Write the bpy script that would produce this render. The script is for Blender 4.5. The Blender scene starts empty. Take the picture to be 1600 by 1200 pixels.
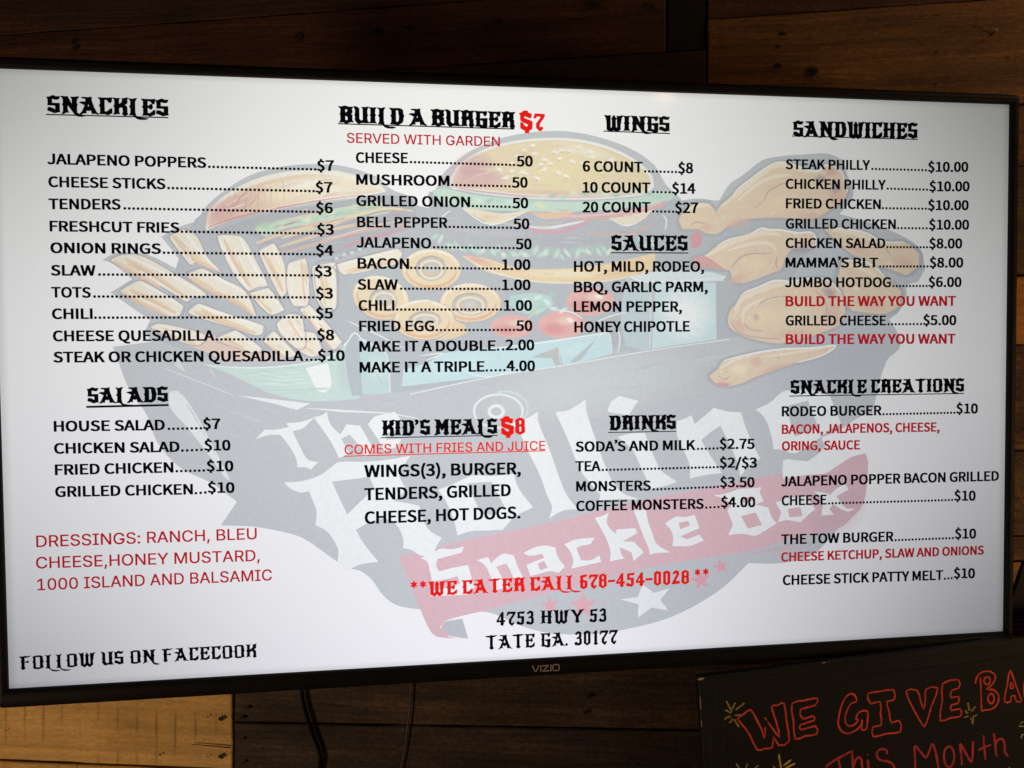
"""A television menu on a swung-out wall arm before a pallet-wood wall, with a chalkboard below it."""
import bpy, math, random
from mathutils import Vector, Matrix
from mathutils.geometry import tessellate_polygon

scene = bpy.context.scene
COL = scene.collection
rnd = random.Random(7)

# ------------------------------------------------------------------ camera, world, lamps, exposure
cam_data = bpy.data.cameras.new("camera"); cam = bpy.data.objects.new("camera", cam_data); COL.objects.link(cam)
cam.location = (0, 0, 1.6); cam.rotation_euler = (math.radians(90), 0, 0)
cam_data.sensor_width = 36.0; cam_data.lens = 27.0; cam_data.clip_start = 0.01; cam_data.clip_end = 50
scene.camera = cam

world = bpy.data.worlds.new("World"); scene.world = world; world.use_nodes = True
world.node_tree.nodes["Background"].inputs[0].default_value = (1.0, 0.72, 0.45, 1)
world.node_tree.nodes["Background"].inputs[1].default_value = 0.011


def lamp(name, loc, aim, energy, size, colour):
    d = bpy.data.lights.new(name, 'AREA'); d.shape = 'DISK'; d.size = size; d.energy = energy; d.color = colour
    o = bpy.data.objects.new(name, d); COL.objects.link(o); o.location = loc
    o.rotation_euler = (Vector(aim) - Vector(loc)).to_track_quat('-Z', 'Y').to_euler()
    return o


lamp("lamp", (-1.40, -0.10, 0.80), (-0.5, 1.05, 1.20), 11.5, 0.30, (1.0, 0.74, 0.46))
lamp("lamp", (1.90, 0.15, 1.35), (0.75, 1.0, 1.62), 10.0, 0.25, (1.0, 0.72, 0.40))
lamp("lamp", (1.42, 0.66, 2.60), (0.66, 0.99, 1.95), 2.4, 0.10, (1.0, 0.66, 0.34))
lamp("lamp", (0.85, -0.70, 0.42), (0.55, 0.85, 1.15), 2.6, 0.30, (1.0, 0.76, 0.5))
lamp("lamp", (-0.9, -0.5, 2.7), (-0.4, 1.05, 2.1), 1.3, 0.25, (1.0, 0.66, 0.38))
lamp("lamp", (0.944, -0.794, 2.486), (0.174, 0.848, 1.920), 1.0, 0.06, (1.0, 0.55, 0.22))

scene.view_settings.view_transform = 'Standard'; scene.view_settings.look = 'None'
scene.view_settings.exposure = 0; scene.view_settings.gamma = 1; scene.view_settings.use_curve_mapping = False
scene.render.engine = 'CYCLES'
scene.cycles.transparent_max_bounces = 48
scene.cycles.max_bounces = 6

# ------------------------------------------------------------------ measured data (millimetres on each flat surface)
GLYPHS = {
 'sans': {
  ' ': (30.6, []),
  '$': (75.7, [["34,-16.8 43,-16.8 43,-1.4 60.2,7.2 66.6,25.1 55.5,47.4 34.9,58.7 23.9,73.9 28.1,84.6 39.3,88.7 49.6,86.4 57.8,80.1 64.5,87.4 55.3,94.9 43,98.8 43,114.1 34,114.1 34,98.6 18,90.4 11.9,73.3 22.9,52.9 43.4,41.4 54.4,24.3 50.1,12.9 37.2,8.6 24.4,11.5 13.8,18.7 7.9,10.1 19.7,2.3 34,-1.6"]]),
  '(': (46.1, [["32.6,-26.7 40.2,-23.3 30.5,-2.8 24.8,19.4 22.9,42.4 24.8,65.4 30.5,87.5 40.2,108 32.6,111.6 21.8,90.5 15,67.7 12.6,42.4 15,17.1 21.8,-5.7"]]),
  ')': (46.1, [["13.5,-26.7 24.3,-5.7 31.2,17.1 33.6,42.4 31.2,67.7 24.3,90.5 13.5,111.6 5.7,108 15.5,87.5 21.4,65.4 23.3,42.4 21.4,19.4 15.5,-2.8 5.7,-23.3"]]),
  ',': (37.9, [["10.2,-25.9 24.8,-14.6 30.2,2.6 27.4,13.3 19.6,17.2 13,14.9 10.2,8.5 13,2 19.4,-0.3 20.9,-0.1 17.2,-11 7.2,-18.6"]]),
  '.': (37.9, [["19,-1.8 25.3,0.8 28,7.6 25.3,14.6 19,17.2 12.6,14.6 10,7.6 12.6,0.8"]]),
  '/': (53.5, [["1.5,-24.4 10.6,-24.4 51.4,108.3 42.4,108.3"]]),
  '0': (75.7, [["37.9,-1.8 54.4,4 65.2,21.3 69,50.3 65.2,79.1 54.4,96.1 37.9,101.8 21.4,96.1 10.6,79.1 6.8,50.3 10.6,21.3 21.4,4", "37.9,8.3 24.1,18.3 18.8,50.3 24.1,82.1 37.9,92 51.7,82.1 57,50.3 51.7,18.3"]]),
  '1': (75.7, [["12,0 66.8,0 66.8,10.4 46.8,10.4 46.8,100 37.2,100 28.2,95.9 16.5,92.9 16.5,85 34.4,85 34.4,10.4 12,10.4"]]),
  '2': (75.7, [["6,0 68.9,0 68.9,10.8 41.2,10.8 24.8,9.8 45.4,31.5 59.1,52.2 64.1,72.4 56.2,93.8 34.9,101.8 18.5,97.8 5.5,87.2 12.7,80.1 22.1,88.4 33.4,91.7 47.3,86.1 51.8,71.9 46.9,53.6 31.8,32.5 6,7.4"]]),
  '3': (75.7, [["35.9,-1.8 58.7,5.8 68.1,26.7 61.9,43.5 46.9,52.1 46.9,52.8 59.8,61.6 64.7,76.8 56.4,95.2 35.5,101.8 20.1,98.4 7.6,89.9 14.3,82 23.8,89 35.1,91.7 47.5,87.3 52,75.9 45.9,62.3 24.3,56.8 24.3,47.2 48.5,41.7 55.4,27.1 49.7,13.6 35.1,8.6 20.7,12.1 10.4,20.1 4,12 16.5,2.4"]]),
  '4': (75.7, [["46.4,0 58.1,0 58.1,27.6 71.5,27.6 71.5,37.5 58.1,37.5 58.1,100 44.3,100 2.7,35.7 2.7,27.6 46.4,27.6", "46.4,37.5 15.7,37.5 38.5,71.6 46.5,86.4 47.1,86.4 46.4,68.2"]]),
  '5': (75.7, [["35.7,-1.8 51.7,2.3 63.7,13.9 68.5,32.5 59.6,56.7 38.3,64.4 30.3,63.3 23.3,60.4 25.9,89.4 63.6,89.4 63.6,100 15,100 11.7,53.3 18.4,49.1 26.4,53.5 35.1,55 50.1,49 55.8,32.2 49.6,14.9 34.5,8.6 20,12 10,19.6 3.7,11.5 16.4,2.3"]]),
  '6': (75.7, [["41.1,-1.8 61.3,7.2 69.8,30.7 62.3,54.3 42,62.1 30.1,58.9 19.4,50.1 23.2,74.6 32.4,87.7 45.2,91.5 53.9,89.5 61,83.9 68.1,91.5 58.1,98.9 44.6,101.8 26.4,96.5 12.9,79.2 7.6,47.7 12.1,20.2 23.9,3.7", "19.6,40.1 30,49.9 40,52.8 53.5,46.8 58,30.7 53.1,14.3 41.1,8 26.2,16.3"]]),
  '7': (75.7, [["27,0 40,0 43.1,34.7 51.6,63.9 69.3,92.5 69.3,100 6.7,100 6.7,89.4 55.3,89.4 39.6,62.5 30.8,34"]]),
  '8': (75.7, [["38.2,-1.8 60.8,5.7 69.4,24 64.3,40.5 52.7,50.3 52.7,51 61.5,60.9 65.9,75.2 58.6,94.1 38.5,101.5 18.9,94.5 11.1,76.1 15.1,62.6 24.6,53.1 24.6,52.5 12,41.8 6.3,24.8 15.3,5.7", "45,54.3 29.2,62.5 22.4,76.1 26.9,87.8 38.3,92.2 50.8,87.1 55.3,74.5 52.6,63.9", "38.3,7.5 23.3,12.7 17.3,25.9 21.2,38.9 31.1,48.6 49.7,39.4 57.6,24.4 52.3,12.2"]]),
  'A': (82.9, [["0.5,0 13.2,0 22.9,30.6 59.5,30.6 69,0 82.4,0 48.4,100 34.4,100", "26.1,40.5 31,55.9 40.9,89.8 41.5,89.8 51.6,55.9 56.3,40.5"]]),
  'B': (89.6, [["13.8,0 45.6,0 65.3,3.2 78.6,13 83.5,29.3 77.8,45.5 63.2,53.2 63.2,53.9 74,62.1 77.8,75.6 68.1,94.4 43.4,100 13.8,100", "26.3,57.6 26.3,90 41.7,90 59.4,86.4 65.3,73.9 59.7,61.9 41.2,57.6", "26.3,10.1 26.3,47.7 43.8,47.7 64,43.4 71.1,29.7 63.9,14.9 43.8,10.1"]]),
  'C': (87, [["51.4,-1.8 68.7,2 82.1,12.6 75.2,20.6 64.8,12.3 52,9.3 35.4,14.3 24.7,28.5 20.9,50.3 24.9,71.9 35.8,85.8 52.4,90.7 63.8,88.1 72.9,81.3 79.7,89.5 68.4,98 52.3,101.8 29.5,95.5 13.8,77.7 7.9,49.9 13.6,22.1 29.1,4.4"]]),
  'D': (93.9, [["13.8,0 39.3,0 64.8,6 80.5,23.2 85.8,50.3 80.4,77.4 64.6,94.2 38.7,100 13.8,100", "26.3,10.4 26.3,89.8 37.7,89.8 57.3,85.2 69,71.8 72.9,50.3 69,28.8 57.3,15.1 37.7,10.4"]]),
  'E': (80.4, [["13.8,0 72.9,0 72.9,10.8 26.3,10.8 26.3,47.2 64.3,47.2 64.3,58 26.3,58 26.3,89.4 71.4,89.4 71.4,100 13.8,100"]]),
  'F': (75.3, [["13.8,0 26.3,0 26.3,44.9 64.5,44.9 64.5,55.5 26.3,55.5 26.3,89.4 71.4,89.4 71.4,100 13.8,100"]]),
  'G': (94, [["53.1,-1.8 71.1,1.5 83.9,9.8 83.9,51.8 51,51.8 51,41.3 72.3,41.3 72.3,15.1 64.5,10.8 54.3,9.3 36.1,14.3 24.8,28.5 20.9,50.3 25,71.9 36.6,85.8 54.2,90.7 66.8,88 75.7,81.3 82.5,89.5 71.2,97.9 53.8,101.8 30.1,95.5 13.9,77.7 7.9,49.9 13.8,22.1 29.7,4.4"]]),
  'H': (99.3, [["13.8,0 26.3,0 26.3,47.2 73,47.2 73,0 85.7,0 85.7,100 73,100 73,58.1 26.3,58.1 26.3,100 13.8,100"]]),
  'I': (40, [["13.8,0 26.3,0 26.3,100 13.8,100"]]),
  'J': (73, [["32.3,-1.8 53.4,7.3 59.9,29.3 59.9,100 47.2,100 47.2,30.6 43.2,14.2 31.1,9.3 21.4,11.9 13.8,20.6 4.8,14.1 16,2.3"]]),
  'K': (88.1, [["13.8,0 26.3,0 26.3,31.7 43.5,52.1 73.5,0 87.6,0 51.4,62.1 82.8,100 68.5,100 26.6,49.8 26.3,49.8 26.3,100 13.8,100"]]),
  'L': (74.1, [["13.8,0 70.1,0 70.1,10.8 26.3,10.8 26.3,100 13.8,100"]]),
  'M': (110.8, [["13.8,0 25.1,0 25.1,55.4 23.5,84.9 24,84.9 32.1,62.1 51,10.1 59.5,10.1 78.3,62.1 86.4,84.9 86.9,84.9 85.3,55.4 85.3,0 97,0 97,100 81.9,100 62.8,46.5 55.8,25.6 55.3,25.6 48,46.5 28.9,100 13.8,100"]]),
  'N': (98.6, [["13.8,0 25.6,0 25.6,52.5 24.1,83.8 24.7,83.8 35.5,63.2 71.9,0 84.9,0 84.9,100 72.9,100 72.9,48 74.6,16.4 73.9,16.4 63.2,37 26.6,100 13.8,100"]]),
  'O': (101.2, [["50.6,-1.8 72.8,4.6 87.8,22.6 93.3,50.3 87.8,77.9 72.8,95.6 50.6,101.8 28.4,95.6 13.4,77.9 7.9,50.3 13.4,22.6 28.4,4.6", "50.6,9.3 34.9,14.4 24.6,28.6 20.9,50.3 24.6,71.9 34.9,85.8 50.6,90.7 66.3,85.8 76.6,71.9 80.4,50.3 76.6,28.6 66.3,14.4"]]),
  'P': (86.4, [["13.8,0 26.3,0 26.3,39.8 42.8,39.8 62.1,43.1 75,53.3 79.7,70.7 75,88 61.9,97.2 42.3,100 13.8,100", "26.3,50.1 26.3,89.8 40.7,89.8 60.5,85.7 67.1,70.7 60.8,55 41.2,50.1"]]),
  'Q': (101.2, [["81.2,-25.1 89.5,-24.5 95.5,-22.8 93,-13.1 82.5,-14.6 67.9,-11.2 58,-1.2 76.5,7.4 88.9,25 93.3,50.3 87.8,77.9 72.8,95.6 50.6,101.8 28.4,95.6 13.4,77.9 7.9,50.3 12.5,24.6 25.3,6.9 44.5,-1.4 58,-18.3", "50.6,8.7 34.9,13.8 24.6,28.2 20.9,50.3 24.6,71.9 34.9,85.8 50.6,90.7 66.3,85.8 76.6,71.9 80.4,50.3 76.6,28.2 66.3,13.8"]]),
  'R': (86.6, [["68.6,0 82.8,0 57.4,43.8 73.8,53.3 79.9,72 70.1,93.8 45,100 13.8,100 13.8,0 26.3,0 26.3,42.4 44.3,42.4", "26.3,52.5 26.3,89.8 43.1,89.8 61.1,85.8 67.4,72 61.1,57.4 43.1,52.5"]]),
  'S': (81.3, [["41.5,-1.8 66.3,6.5 75.4,26.6 69.5,43.7 54.8,53.3 40.7,59.5 29.4,65.4 24,76.3 29.1,86.8 42.7,90.7 55.3,88.2 65.5,81.4 72,89.5 59.2,98.3 42.7,101.8 20.1,94.3 11.2,75.3 17.9,58.5 31.5,49.7 45.8,43.4 57.8,36.7 62.6,25.5 57.1,13.8 41.6,9.3 26.6,12.7 14.1,21.7 6.5,13 21.9,2.2"]]),
  'T': (81.7, [["34.5,0 47.2,0 47.2,89.4 77.5,89.4 77.5,100 4.2,100 4.2,89.4 34.5,89.4"]]),
  'U': (98.4, [["49.2,-1.8 67.6,2.2 80.3,15.8 85.1,41.2 85.1,100 73,100 73,40.9 66.1,16.1 49.2,9.3 32.7,16.1 25.9,40.9 25.9,100 13.4,100 13.4,41.2 18.1,15.8 30.9,2.2"]]),
  'W': (119.8, [["24.7,0 39.7,0 54.6,60.3 59.6,83.1 60.2,83.1 65.1,60.3 80.2,0 95.5,0 116.1,100 104.1,100 93.3,45.6 87.9,13.1 87,13.1 79.9,45.6 66,100 54.4,100 40.7,45.6 33.6,13.1 33,13.1 27,45.6 16.5,100 3.5,100"]]),
  'Y': (72.4, [["29.9,0 42.4,0 42.4,38.7 72.6,100 59.5,100 46.7,71.8 36.6,49.8 36,49.8 26.2,71.8 13.2,100 -0.1,100 29.9,38.7"]]),
  '’': (27, [["6.5,81.7 9.4,76.5 21.2,86.3 26.5,102 23.3,111.3 15.7,115 8.7,112.2 6.4,106.1 8.8,99.9 15,97.4 18.7,98.5 15.4,89.2"]]),
 },
 'thin': {
  ' ': (36.9, []),
  ',': (36.9, [["16.6,-23.5 26.9,14 13.3,14 7.4,-23.5"]]),
  '0': (89.1, [["54.9,0.2 63.6,4.7 70.5,12.2 75.5,22.3 77.8,30.5 79.2,39.7 79.7,49.9 79.2,60.2 77.8,69.4 75.5,77.6 70.4,87.8 63.5,95.2 54.8,99.8 44.6,101.3 34.3,99.8 25.6,95.2 18.7,87.8 13.6,77.6 11.3,69.4 9.9,60.2 9.4,49.9 9.9,39.7 11.2,30.5 13.5,22.3 18.6,12.2 25.5,4.7 34.2,0.2 44.6,-1.3", "37.7,10.9 32,14.5 27.5,20.3 24.2,28.3 22.2,38.2 21.5,49.9 22.2,61.8 24.2,71.7 27.5,79.7 32,85.5 37.7,89.1 44.6,90.3 51.3,89.1 57,85.5 61.6,79.7 64.9,71.7 66.9,61.8 67.6,49.9 66.9,38.2 64.9,28.3 61.6,20.3 57,14.5 51.3,10.9 44.6,9.7"]]),
  '1': (89.1, [["76.8,0 76.8,10.7 15,10.7 15,0"], ["39,100 16.9,83.9 16.9,70.3 41.1,88.1 41.7,88.1 41.7,0 54.2,0 54.2,100"]]),
  ':': (36.9, [["22.2,-0.2 25.1,1.7 27.1,4.6 27.7,8.1 27.1,11.5 25.1,14.4 22.2,16.4 18.7,17 15.3,16.4 12.4,14.4 10.4,11.5 9.7,8.1 10.4,4.6 12.4,1.7 15.3,-0.2 18.7,-0.9"], ["22.2,53.9 25.1,55.8 27.1,58.7 27.7,62.1 27.1,65.6 25.1,68.5 22.2,70.5 18.7,71.1 15.3,70.5 12.4,68.5 10.4,65.6 9.7,62.1 10.4,58.7 12.4,55.8 15.3,53.9 18.7,53.2"]]),
  'A': (94.3, [["16.7,0 37.4,59.5 41.8,72.9 48.2,94 45.6,94 51.9,73.2 56.4,59.5 77.7,0 91,0 54.3,100 39.6,100 3.2,0"], ["72.7,27.9 72.7,39.1 21.6,39.1 21.6,27.9"]]),
  'B': (89.7, [["48.5,0 59.2,0.9 67.7,3.5 74.2,7.7 78.7,13.1 81.3,19.6 82.1,26.8 81.4,34 79.1,39.9 75.6,44.7 71.4,48.3 66.7,50.6 61.9,51.5 61.9,52.4 66.1,54 70,56.2 73.4,59.1 76,62.9 77.7,67.7 78.3,73.5 77.4,80.5 74.9,86.9 70.6,92.3 64.6,96.4 56.9,99.1 47.4,100 11.8,100 11.8,0", "24.5,45.4 48.8,45.4 54.9,44.7 60.1,42.9 64.2,39.9 67.3,36.1 69.2,31.7 69.9,26.8 68.6,20.7 64.8,15.7 58.1,12.3 48.1,11.2 24.5,11.2", "24.5,88.8 47.2,88.8 55.6,87.7 61.4,84.3 64.9,79.3 66,73.2 65.4,68.3 63.5,64.2 60.5,60.8 56.6,58.2 52,56.6 46.8,56.1 24.5,56.1"]]),
  'C': (100.3, [["60,-0.8 66.9,0.9 73.4,3.7 79.1,7.4 84,12.2 88.1,17.8 91.1,24.3 93,31.5 80.3,31.5 78.8,26.7 76.5,22.5 73.7,18.8 70.2,15.8 66.3,13.5 62,11.8 57.4,10.7 52.6,10.4 43.9,11.6 36.1,15 29.6,20.7 24.6,28.4 21.4,38.2 20.3,49.9 21.4,61.7 24.6,71.5 29.6,79.3 36.1,85 43.8,88.4 52.6,89.6 57.4,89.3 62,88.3 66.3,86.6 70.2,84.2 73.7,81.2 76.5,77.6 78.8,73.3 80.3,68.5 93,68.5 91,75.8 88,82.2 84,87.9 79,92.6 73.3,96.4 66.9,99.1 59.9,100.8 52.6,101.3 44.2,100.6 36.6,98.6 29.5,95.1 23.3,90.3 18,84.4 13.7,77.3 10.5,69.1 8.6,60 7.9,49.9 8.6,39.9 10.5,30.8 13.7,22.7 18,15.6 23.3,9.6 29.5,4.9 36.6,1.4 44.2,-0.6 52.6,-1.3"]]),
  'D': (98.7, [["52.7,0.7 61.3,2.7 68.9,6 75.5,10.6 80.9,16.4 85.2,23.3 88.3,31.3 90.1,40.3 90.7,50.2 90.1,60.1 88.3,68.9 85.2,76.9 78.5,86.8 69.3,94 61.9,97.3 53.6,99.3 44.3,100 18.3,100 18.3,88.8 43.4,88.8 54.1,87.6 62.8,84.2 69.6,78.5 74.5,70.9 77.5,61.4 78.5,50.2 77.5,38.9 74.5,29.3 69.5,21.6 62.5,15.9 53.4,12.4 42.2,11.2 18.9,11.2 18.9,0 43,0"], ["11.8,100 11.8,0 24.5,0 24.5,100"]]),
  'E': (82.3, [["73.8,0 73.8,11.2 24.5,11.2 24.5,45 69.9,45 69.9,56.2 24.5,56.2 24.5,88.8 73.2,88.8 73.2,100 11.8,100 11.8,0"]]),
  'F': (80.6, [["24.5,0 24.5,43.5 68.1,43.5 68.1,54.7 24.5,54.7 24.5,88.8 72.6,88.8 72.6,100 11.8,100 11.8,0"]]),
  'G': (102.3, [["64.1,-0.1 74,3.7 82.3,9.7 88.6,17.9 92.6,27.8 94,39.3 94,50.3 55.6,50.3 55.6,39.1 85.4,39.1 81.5,39.8 80.6,31.4 77.9,24.2 73.5,18.3 67.8,14 60.8,11.3 52.8,10.4 44,11.6 36.2,15 29.6,20.7 24.6,28.5 21.4,38.2 20.3,49.9 21.4,61.7 24.6,71.5 29.5,79.3 36,85 43.6,88.4 52.1,89.6 57.3,89.2 62,88.2 66.2,86.4 70,83.9 73.3,80.9 76.1,77.3 78.4,73.2 80.2,68.5 93.2,68.5 91.3,75.5 88.3,81.8 84.2,87.4 79.3,92.2 73.5,96.1 66.9,99 59.7,100.8 52.1,101.3 43.8,100.6 36.2,98.6 29.3,95.1 23.1,90.3 17.9,84.4 13.6,77.3 10.4,69.1 8.5,60 7.9,49.9 8.5,39.9 10.4,30.9 13.6,22.7 17.9,15.6 23.1,9.7 29.4,4.9 36.5,1.4 44.3,-0.6 52.8,-1.3"]]),
  'H': (101.6, [["24.5,0 24.5,45.6 77.1,45.6 77.1,0 89.8,0 89.8,100 77.1,100 77.1,56.8 24.5,56.8 24.5,100 11.8,100 11.8,0"]]),
  'I': (59.1, [["53,0 53,11.2 35.9,11.2 35.9,88.8 53,88.8 53,100 6.1,100 6.1,88.8 23.2,88.8 23.2,11.2 6.1,11.2 6.1,0"]]),
  'J': (77.9, [["48.3,0.6 57.8,6.4 62.4,12.4 65.2,19.7 66.1,28.6 66.1,100 53.4,100 53.4,28.6 52.2,20.5 48.7,14.6 43.3,11 36.4,9.8 29.4,11 23.9,14.6 20.4,20.5 19.2,28.6 19.2,34 6.5,34 6.5,28.6 7.4,19.7 10.2,12.4 14.8,6.4 24.4,0.6 36.4,-1.3"]]),
  'L': (77.2, [["71,0 71,11.2 24.5,11.2 24.5,100 11.8,100 11.8,0"]]),
  'M': (123.5, [["24,0 24,57.2 23.9,64.6 23.8,73.1 23.6,81.8 23.4,89.9 22,89.9 25.4,80.1 28.5,71 31.3,63.1 33.5,57.2 56.2,0 67.2,0 89.6,57.2 91.9,63.3 94.7,71.3 97.8,80.5 100.8,89.9 99.7,89.9 99.5,81.2 99.3,72.5 99.2,64.3 99.1,57.2 99.1,0 111.6,0 111.6,100 93.6,100 69.3,36.8 67.2,31.1 64.9,23.8 62.5,16.2 60.4,9.6 63.2,9.6 61.2,16.5 58.8,24.1 56.5,31.2 54.5,36.8 29.8,100 11.8,100 11.8,0"]]),
  'N': (102.9, [["24.6,0 24.6,57.2 24.4,64.5 24,75.4 23.4,89.2 21.1,88.9 29.1,74.9 34.9,65 39.7,57 76,0 91.1,0 91.1,100 78.4,100 78.4,38.3 78.5,30.9 78.8,21.3 79.6,10.5 81.3,10.8 76.2,21 71.3,29.6 67.4,35.9 26.8,100 11.8,100 11.8,0"]]),
  'O': (104.8, [["60.8,-0.6 68.4,1.4 75.4,4.9 81.6,9.6 86.9,15.6 91.2,22.7 94.4,30.8 96.3,39.9 96.9,49.9 96.3,60 94.4,69.1 91.2,77.3 86.9,84.4 81.6,90.3 75.4,95.1 68.4,98.6 60.8,100.6 52.5,101.3 44.2,100.6 36.6,98.6 29.6,95.1 23.3,90.3 18.1,84.4 13.7,77.3 10.5,69.1 8.6,60 7.9,49.9 8.6,39.9 10.5,30.8 13.7,22.7 18.1,15.6 23.3,9.6 29.6,4.9 36.6,1.4 44.2,-0.6 52.5,-1.3", "43.9,11.5 36.2,15 29.7,20.6 24.6,28.4 21.4,38.2 20.3,49.9 21.4,61.8 24.6,71.6 29.7,79.4 36.2,85 43.9,88.5 52.5,89.6 61,88.5 68.7,85.1 75.2,79.5 80.3,71.7 83.5,61.8 84.6,49.9 83.5,38.2 80.3,28.3 75.2,20.5 68.7,14.9 61,11.5 52.5,10.4"]]),
  'R': (88.3, [["24.5,88.9 45.8,88.9 52.9,88.2 58.5,86.4 62.7,83.5 65.6,79.6 67.3,74.8 67.9,69.2 67.3,63.7 65.6,59.1 62.7,55.3 58.5,52.4 53,50.7 24.5,50.1 24.5,38.9 18.9,38.9 46.4,38.9 56.9,39.8 65.4,42.7 72.1,47.3 76.7,53.4 79.5,60.7 80.5,69.2 79.5,77.7 76.7,85.1 72.1,91.3 65.5,96 56.9,99 46.4,100 11.8,100 11.8,88.9"], ["24.5,0 24.5,100 11.8,100 11.8,0"], ["84.1,0 59.5,45 45.2,45 69.4,0"]]),
  'S': (87.8, [["54.6,-0.8 63.6,2.1 70.7,6.6 76,12.5 79.2,19.5 80.3,27.2 79.6,33.6 77.6,38.8 74.4,43.2 70.5,46.7 66,49.6 61.2,51.8 51.9,54.9 41.7,57.7 33.3,60.6 29.2,62.7 25.7,65.6 23.4,69.2 22.6,73.8 23.3,78.3 25.3,82.2 28.5,85.5 32.9,88 38.2,89.6 44.2,90.1 52.6,89.1 59.4,86 64.2,81 66.3,74.3 78.8,74.3 77.5,81.7 74.1,88.2 68.9,93.6 62.1,97.8 54,100.5 44.6,101.3 35.3,100.5 27,97.9 20.1,93.6 14.7,88 11.3,81.1 10.2,73.2 11.9,64.1 16.9,56.8 25.1,51.2 36.1,47 48.1,43.7 58.2,40.2 62.2,37.9 65.3,35.2 67.3,31.7 67.9,27.4 67.1,22.4 64.8,18.1 61,14.5 56.2,11.8 50.4,10.2 44,9.7 38.1,10.1 32.7,11.5 28,13.9 24.3,17.2 21.7,21.6 20.5,26.8 7.5,26.8 9,18.8 12.6,11.8 17.9,6.1 25.1,1.8 33.8,-0.9 44,-1.7"]]),
  'T': (88.2, [["37.9,88.8 37.9,0 50.5,0 50.5,88.8 81.9,88.8 81.9,100 6.2,100 6.2,88.8"]]),
  'U': (101.7, [["61.9,-0.5 71.4,3 79.2,8.5 85,15.7 88.7,24.3 89.9,34 89.9,100 77.2,100 77.2,35 76.4,28.2 74,22.2 70.2,17.2 65,13.4 58.5,10.9 50.9,10.1 43.3,10.9 36.8,13.4 31.5,17.2 27.7,22.2 25.2,28.2 24.4,35 24.4,100 11.8,100 11.8,34 13,24.3 16.6,15.7 22.5,8.5 30.3,3 39.8,-0.5 50.9,-1.6"]]),
  'V': (94.3, [["54.6,0 91,100 77.6,100 56.9,40.5 52.5,27.1 46.1,6 48.7,6 42.3,27 37.8,40.5 16.6,100 3.2,100 40.1,0"]]),
  'W': (134.9, [["45.3,0 62.5,63.5 65.8,77.6 68.7,93.4 66,93.4 69.1,76.9 72.3,63.5 89.5,0 104.2,0 131.6,100 118.6,100 102.8,38.5 100.3,28.6 98.1,18.4 96,7.8 97.7,7.8 95.6,18.4 93.3,28.6 90.7,38.5 74.6,100 60.2,100 44,38.5 41.5,28.6 39.3,18.4 37.2,7.8 38.7,7.8 36.7,18.4 34.5,28.6 32.1,38.5 16.2,100 3.2,100 30.5,0"]]),
  'Y': (92.8, [["52.7,0 52.7,40.9 89.5,100 74.9,100 55.1,67.7 49.4,57.6 44,45.3 49.1,45.3 43.7,57.4 37.8,67.7 17.9,100 3.2,100 40,40.9 40,0"]]),
 },
 'metal': {
  ' ': (36, []),
  '$': (90, [["14,98 0,94 8,84 8,56 14,46 54,30 54,18 44,10 26,22 22,34 8,40 8,4 22,-4 36,-10 36,-24 56,-24 56,-10 76,4 78,46 70,52 26,66 26,76 34,80 52,74 68,68 74,94 50,102 50,112 30,112"]]),
  "'": (34, [["8,82 2,64 18,78 20,90 12,100 0,98"]]),
  '*': (62, [["21,90 8,97 5,91 17,82 5,73 8,67 21,74 22,58 28,58 29,74 42,67 45,73 33,82 45,91 42,97 29,90 28,106 22,106"]]),
  '-': (58, [["-2,37 44,37 50,52 2,52"]]),
  '.': (34, [["0,8 10,-3 20,8 10,18"]]),
  '0': (68, [["4,92 4,10 28,-6 52,10 52,92 28,104", "20,80 30,88 36,82 36,16 28,8 20,14"]]),
  '1': (56, [["16,84 16,12 10,2 26,-6 42,2 34,12 34,98 28,104 16,92 0,78"]]),
  '2': (70, [["4,82 14,74 28,86 34,82 34,70 8,22 0,4 10,-2 30,4 52,0 56,26 50,20 24,22 50,72 50,92 28,104"]]),
  '3': (68, [["4,84 14,74 28,86 36,80 34,60 20,56 16,44 32,46 38,42 38,16 28,12 12,24 0,14 6,0 38,-4 54,10 54,44 46,52 52,60 50,92 28,102"]]),
  '4': (74, [["34,90 2,34 0,22 32,22 28,6 42,-6 52,8 50,22 60,22 64,36 50,36 50,94 44,100", "32,74 32,36 14,36"]]),
  '5': (70, [["8,84 8,46 36,48 36,16 28,12 10,26 0,12 4,2 38,-4 52,8 54,54 50,62 22,62 22,82 52,80 60,98 14,94 6,92"]]),
  '6': (66, [["5,84 6,60 0,50 6,40 4,8 26,-6 36,-2 52,10 52,50 34,58 22,60 22,86 34,82 44,86 52,98 30,100 14,94 2,94", "22,48 36,42 36,16 28,10 22,14"]]),
  '7': (72, [["8,70 14,82 44,82 44,76 16,36 16,12 30,-2 40,-8 54,12 50,20 36,10 32,20 34,40 56,72 66,92 60,98 8,98 0,70"]]),
  '8': (68, [["4,90 2,58 8,52 2,46 2,10 28,-6 54,10 54,46 48,52 54,58 52,90 28,102", "20,84 30,88 38,82 38,62 28,56 20,60", "20,44 28,50 38,44 38,16 28,8 20,14"]]),
  'A': (104, [["26,90 36,88 36,76 32,66 16,70 0,63 14,60 24,54 32,50 24,30 14,8 0,-6 22,3 34,2 32,10 36,26 48,16 62,26 66,16 70,-1 86,2 106,-5 90,8 78,32 66,66 62,86 64,100 52,96 40,96 24,97 10,94", "47,70 57,46 50,38 40,42"]]),
  'B': (90, [["13,86 13,60 9,52 13,40 12,10 4,0 30,2 42,-5 66,4 84,4 76,14 76,36 78,48 58,52 72,56 78,66 74,84 82,96 52,96 38,102 16,95 0,98", "34,84 54,82 54,66 34,56", "34,42 50,40 56,34 56,16 46,9 34,16"]]),
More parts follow.
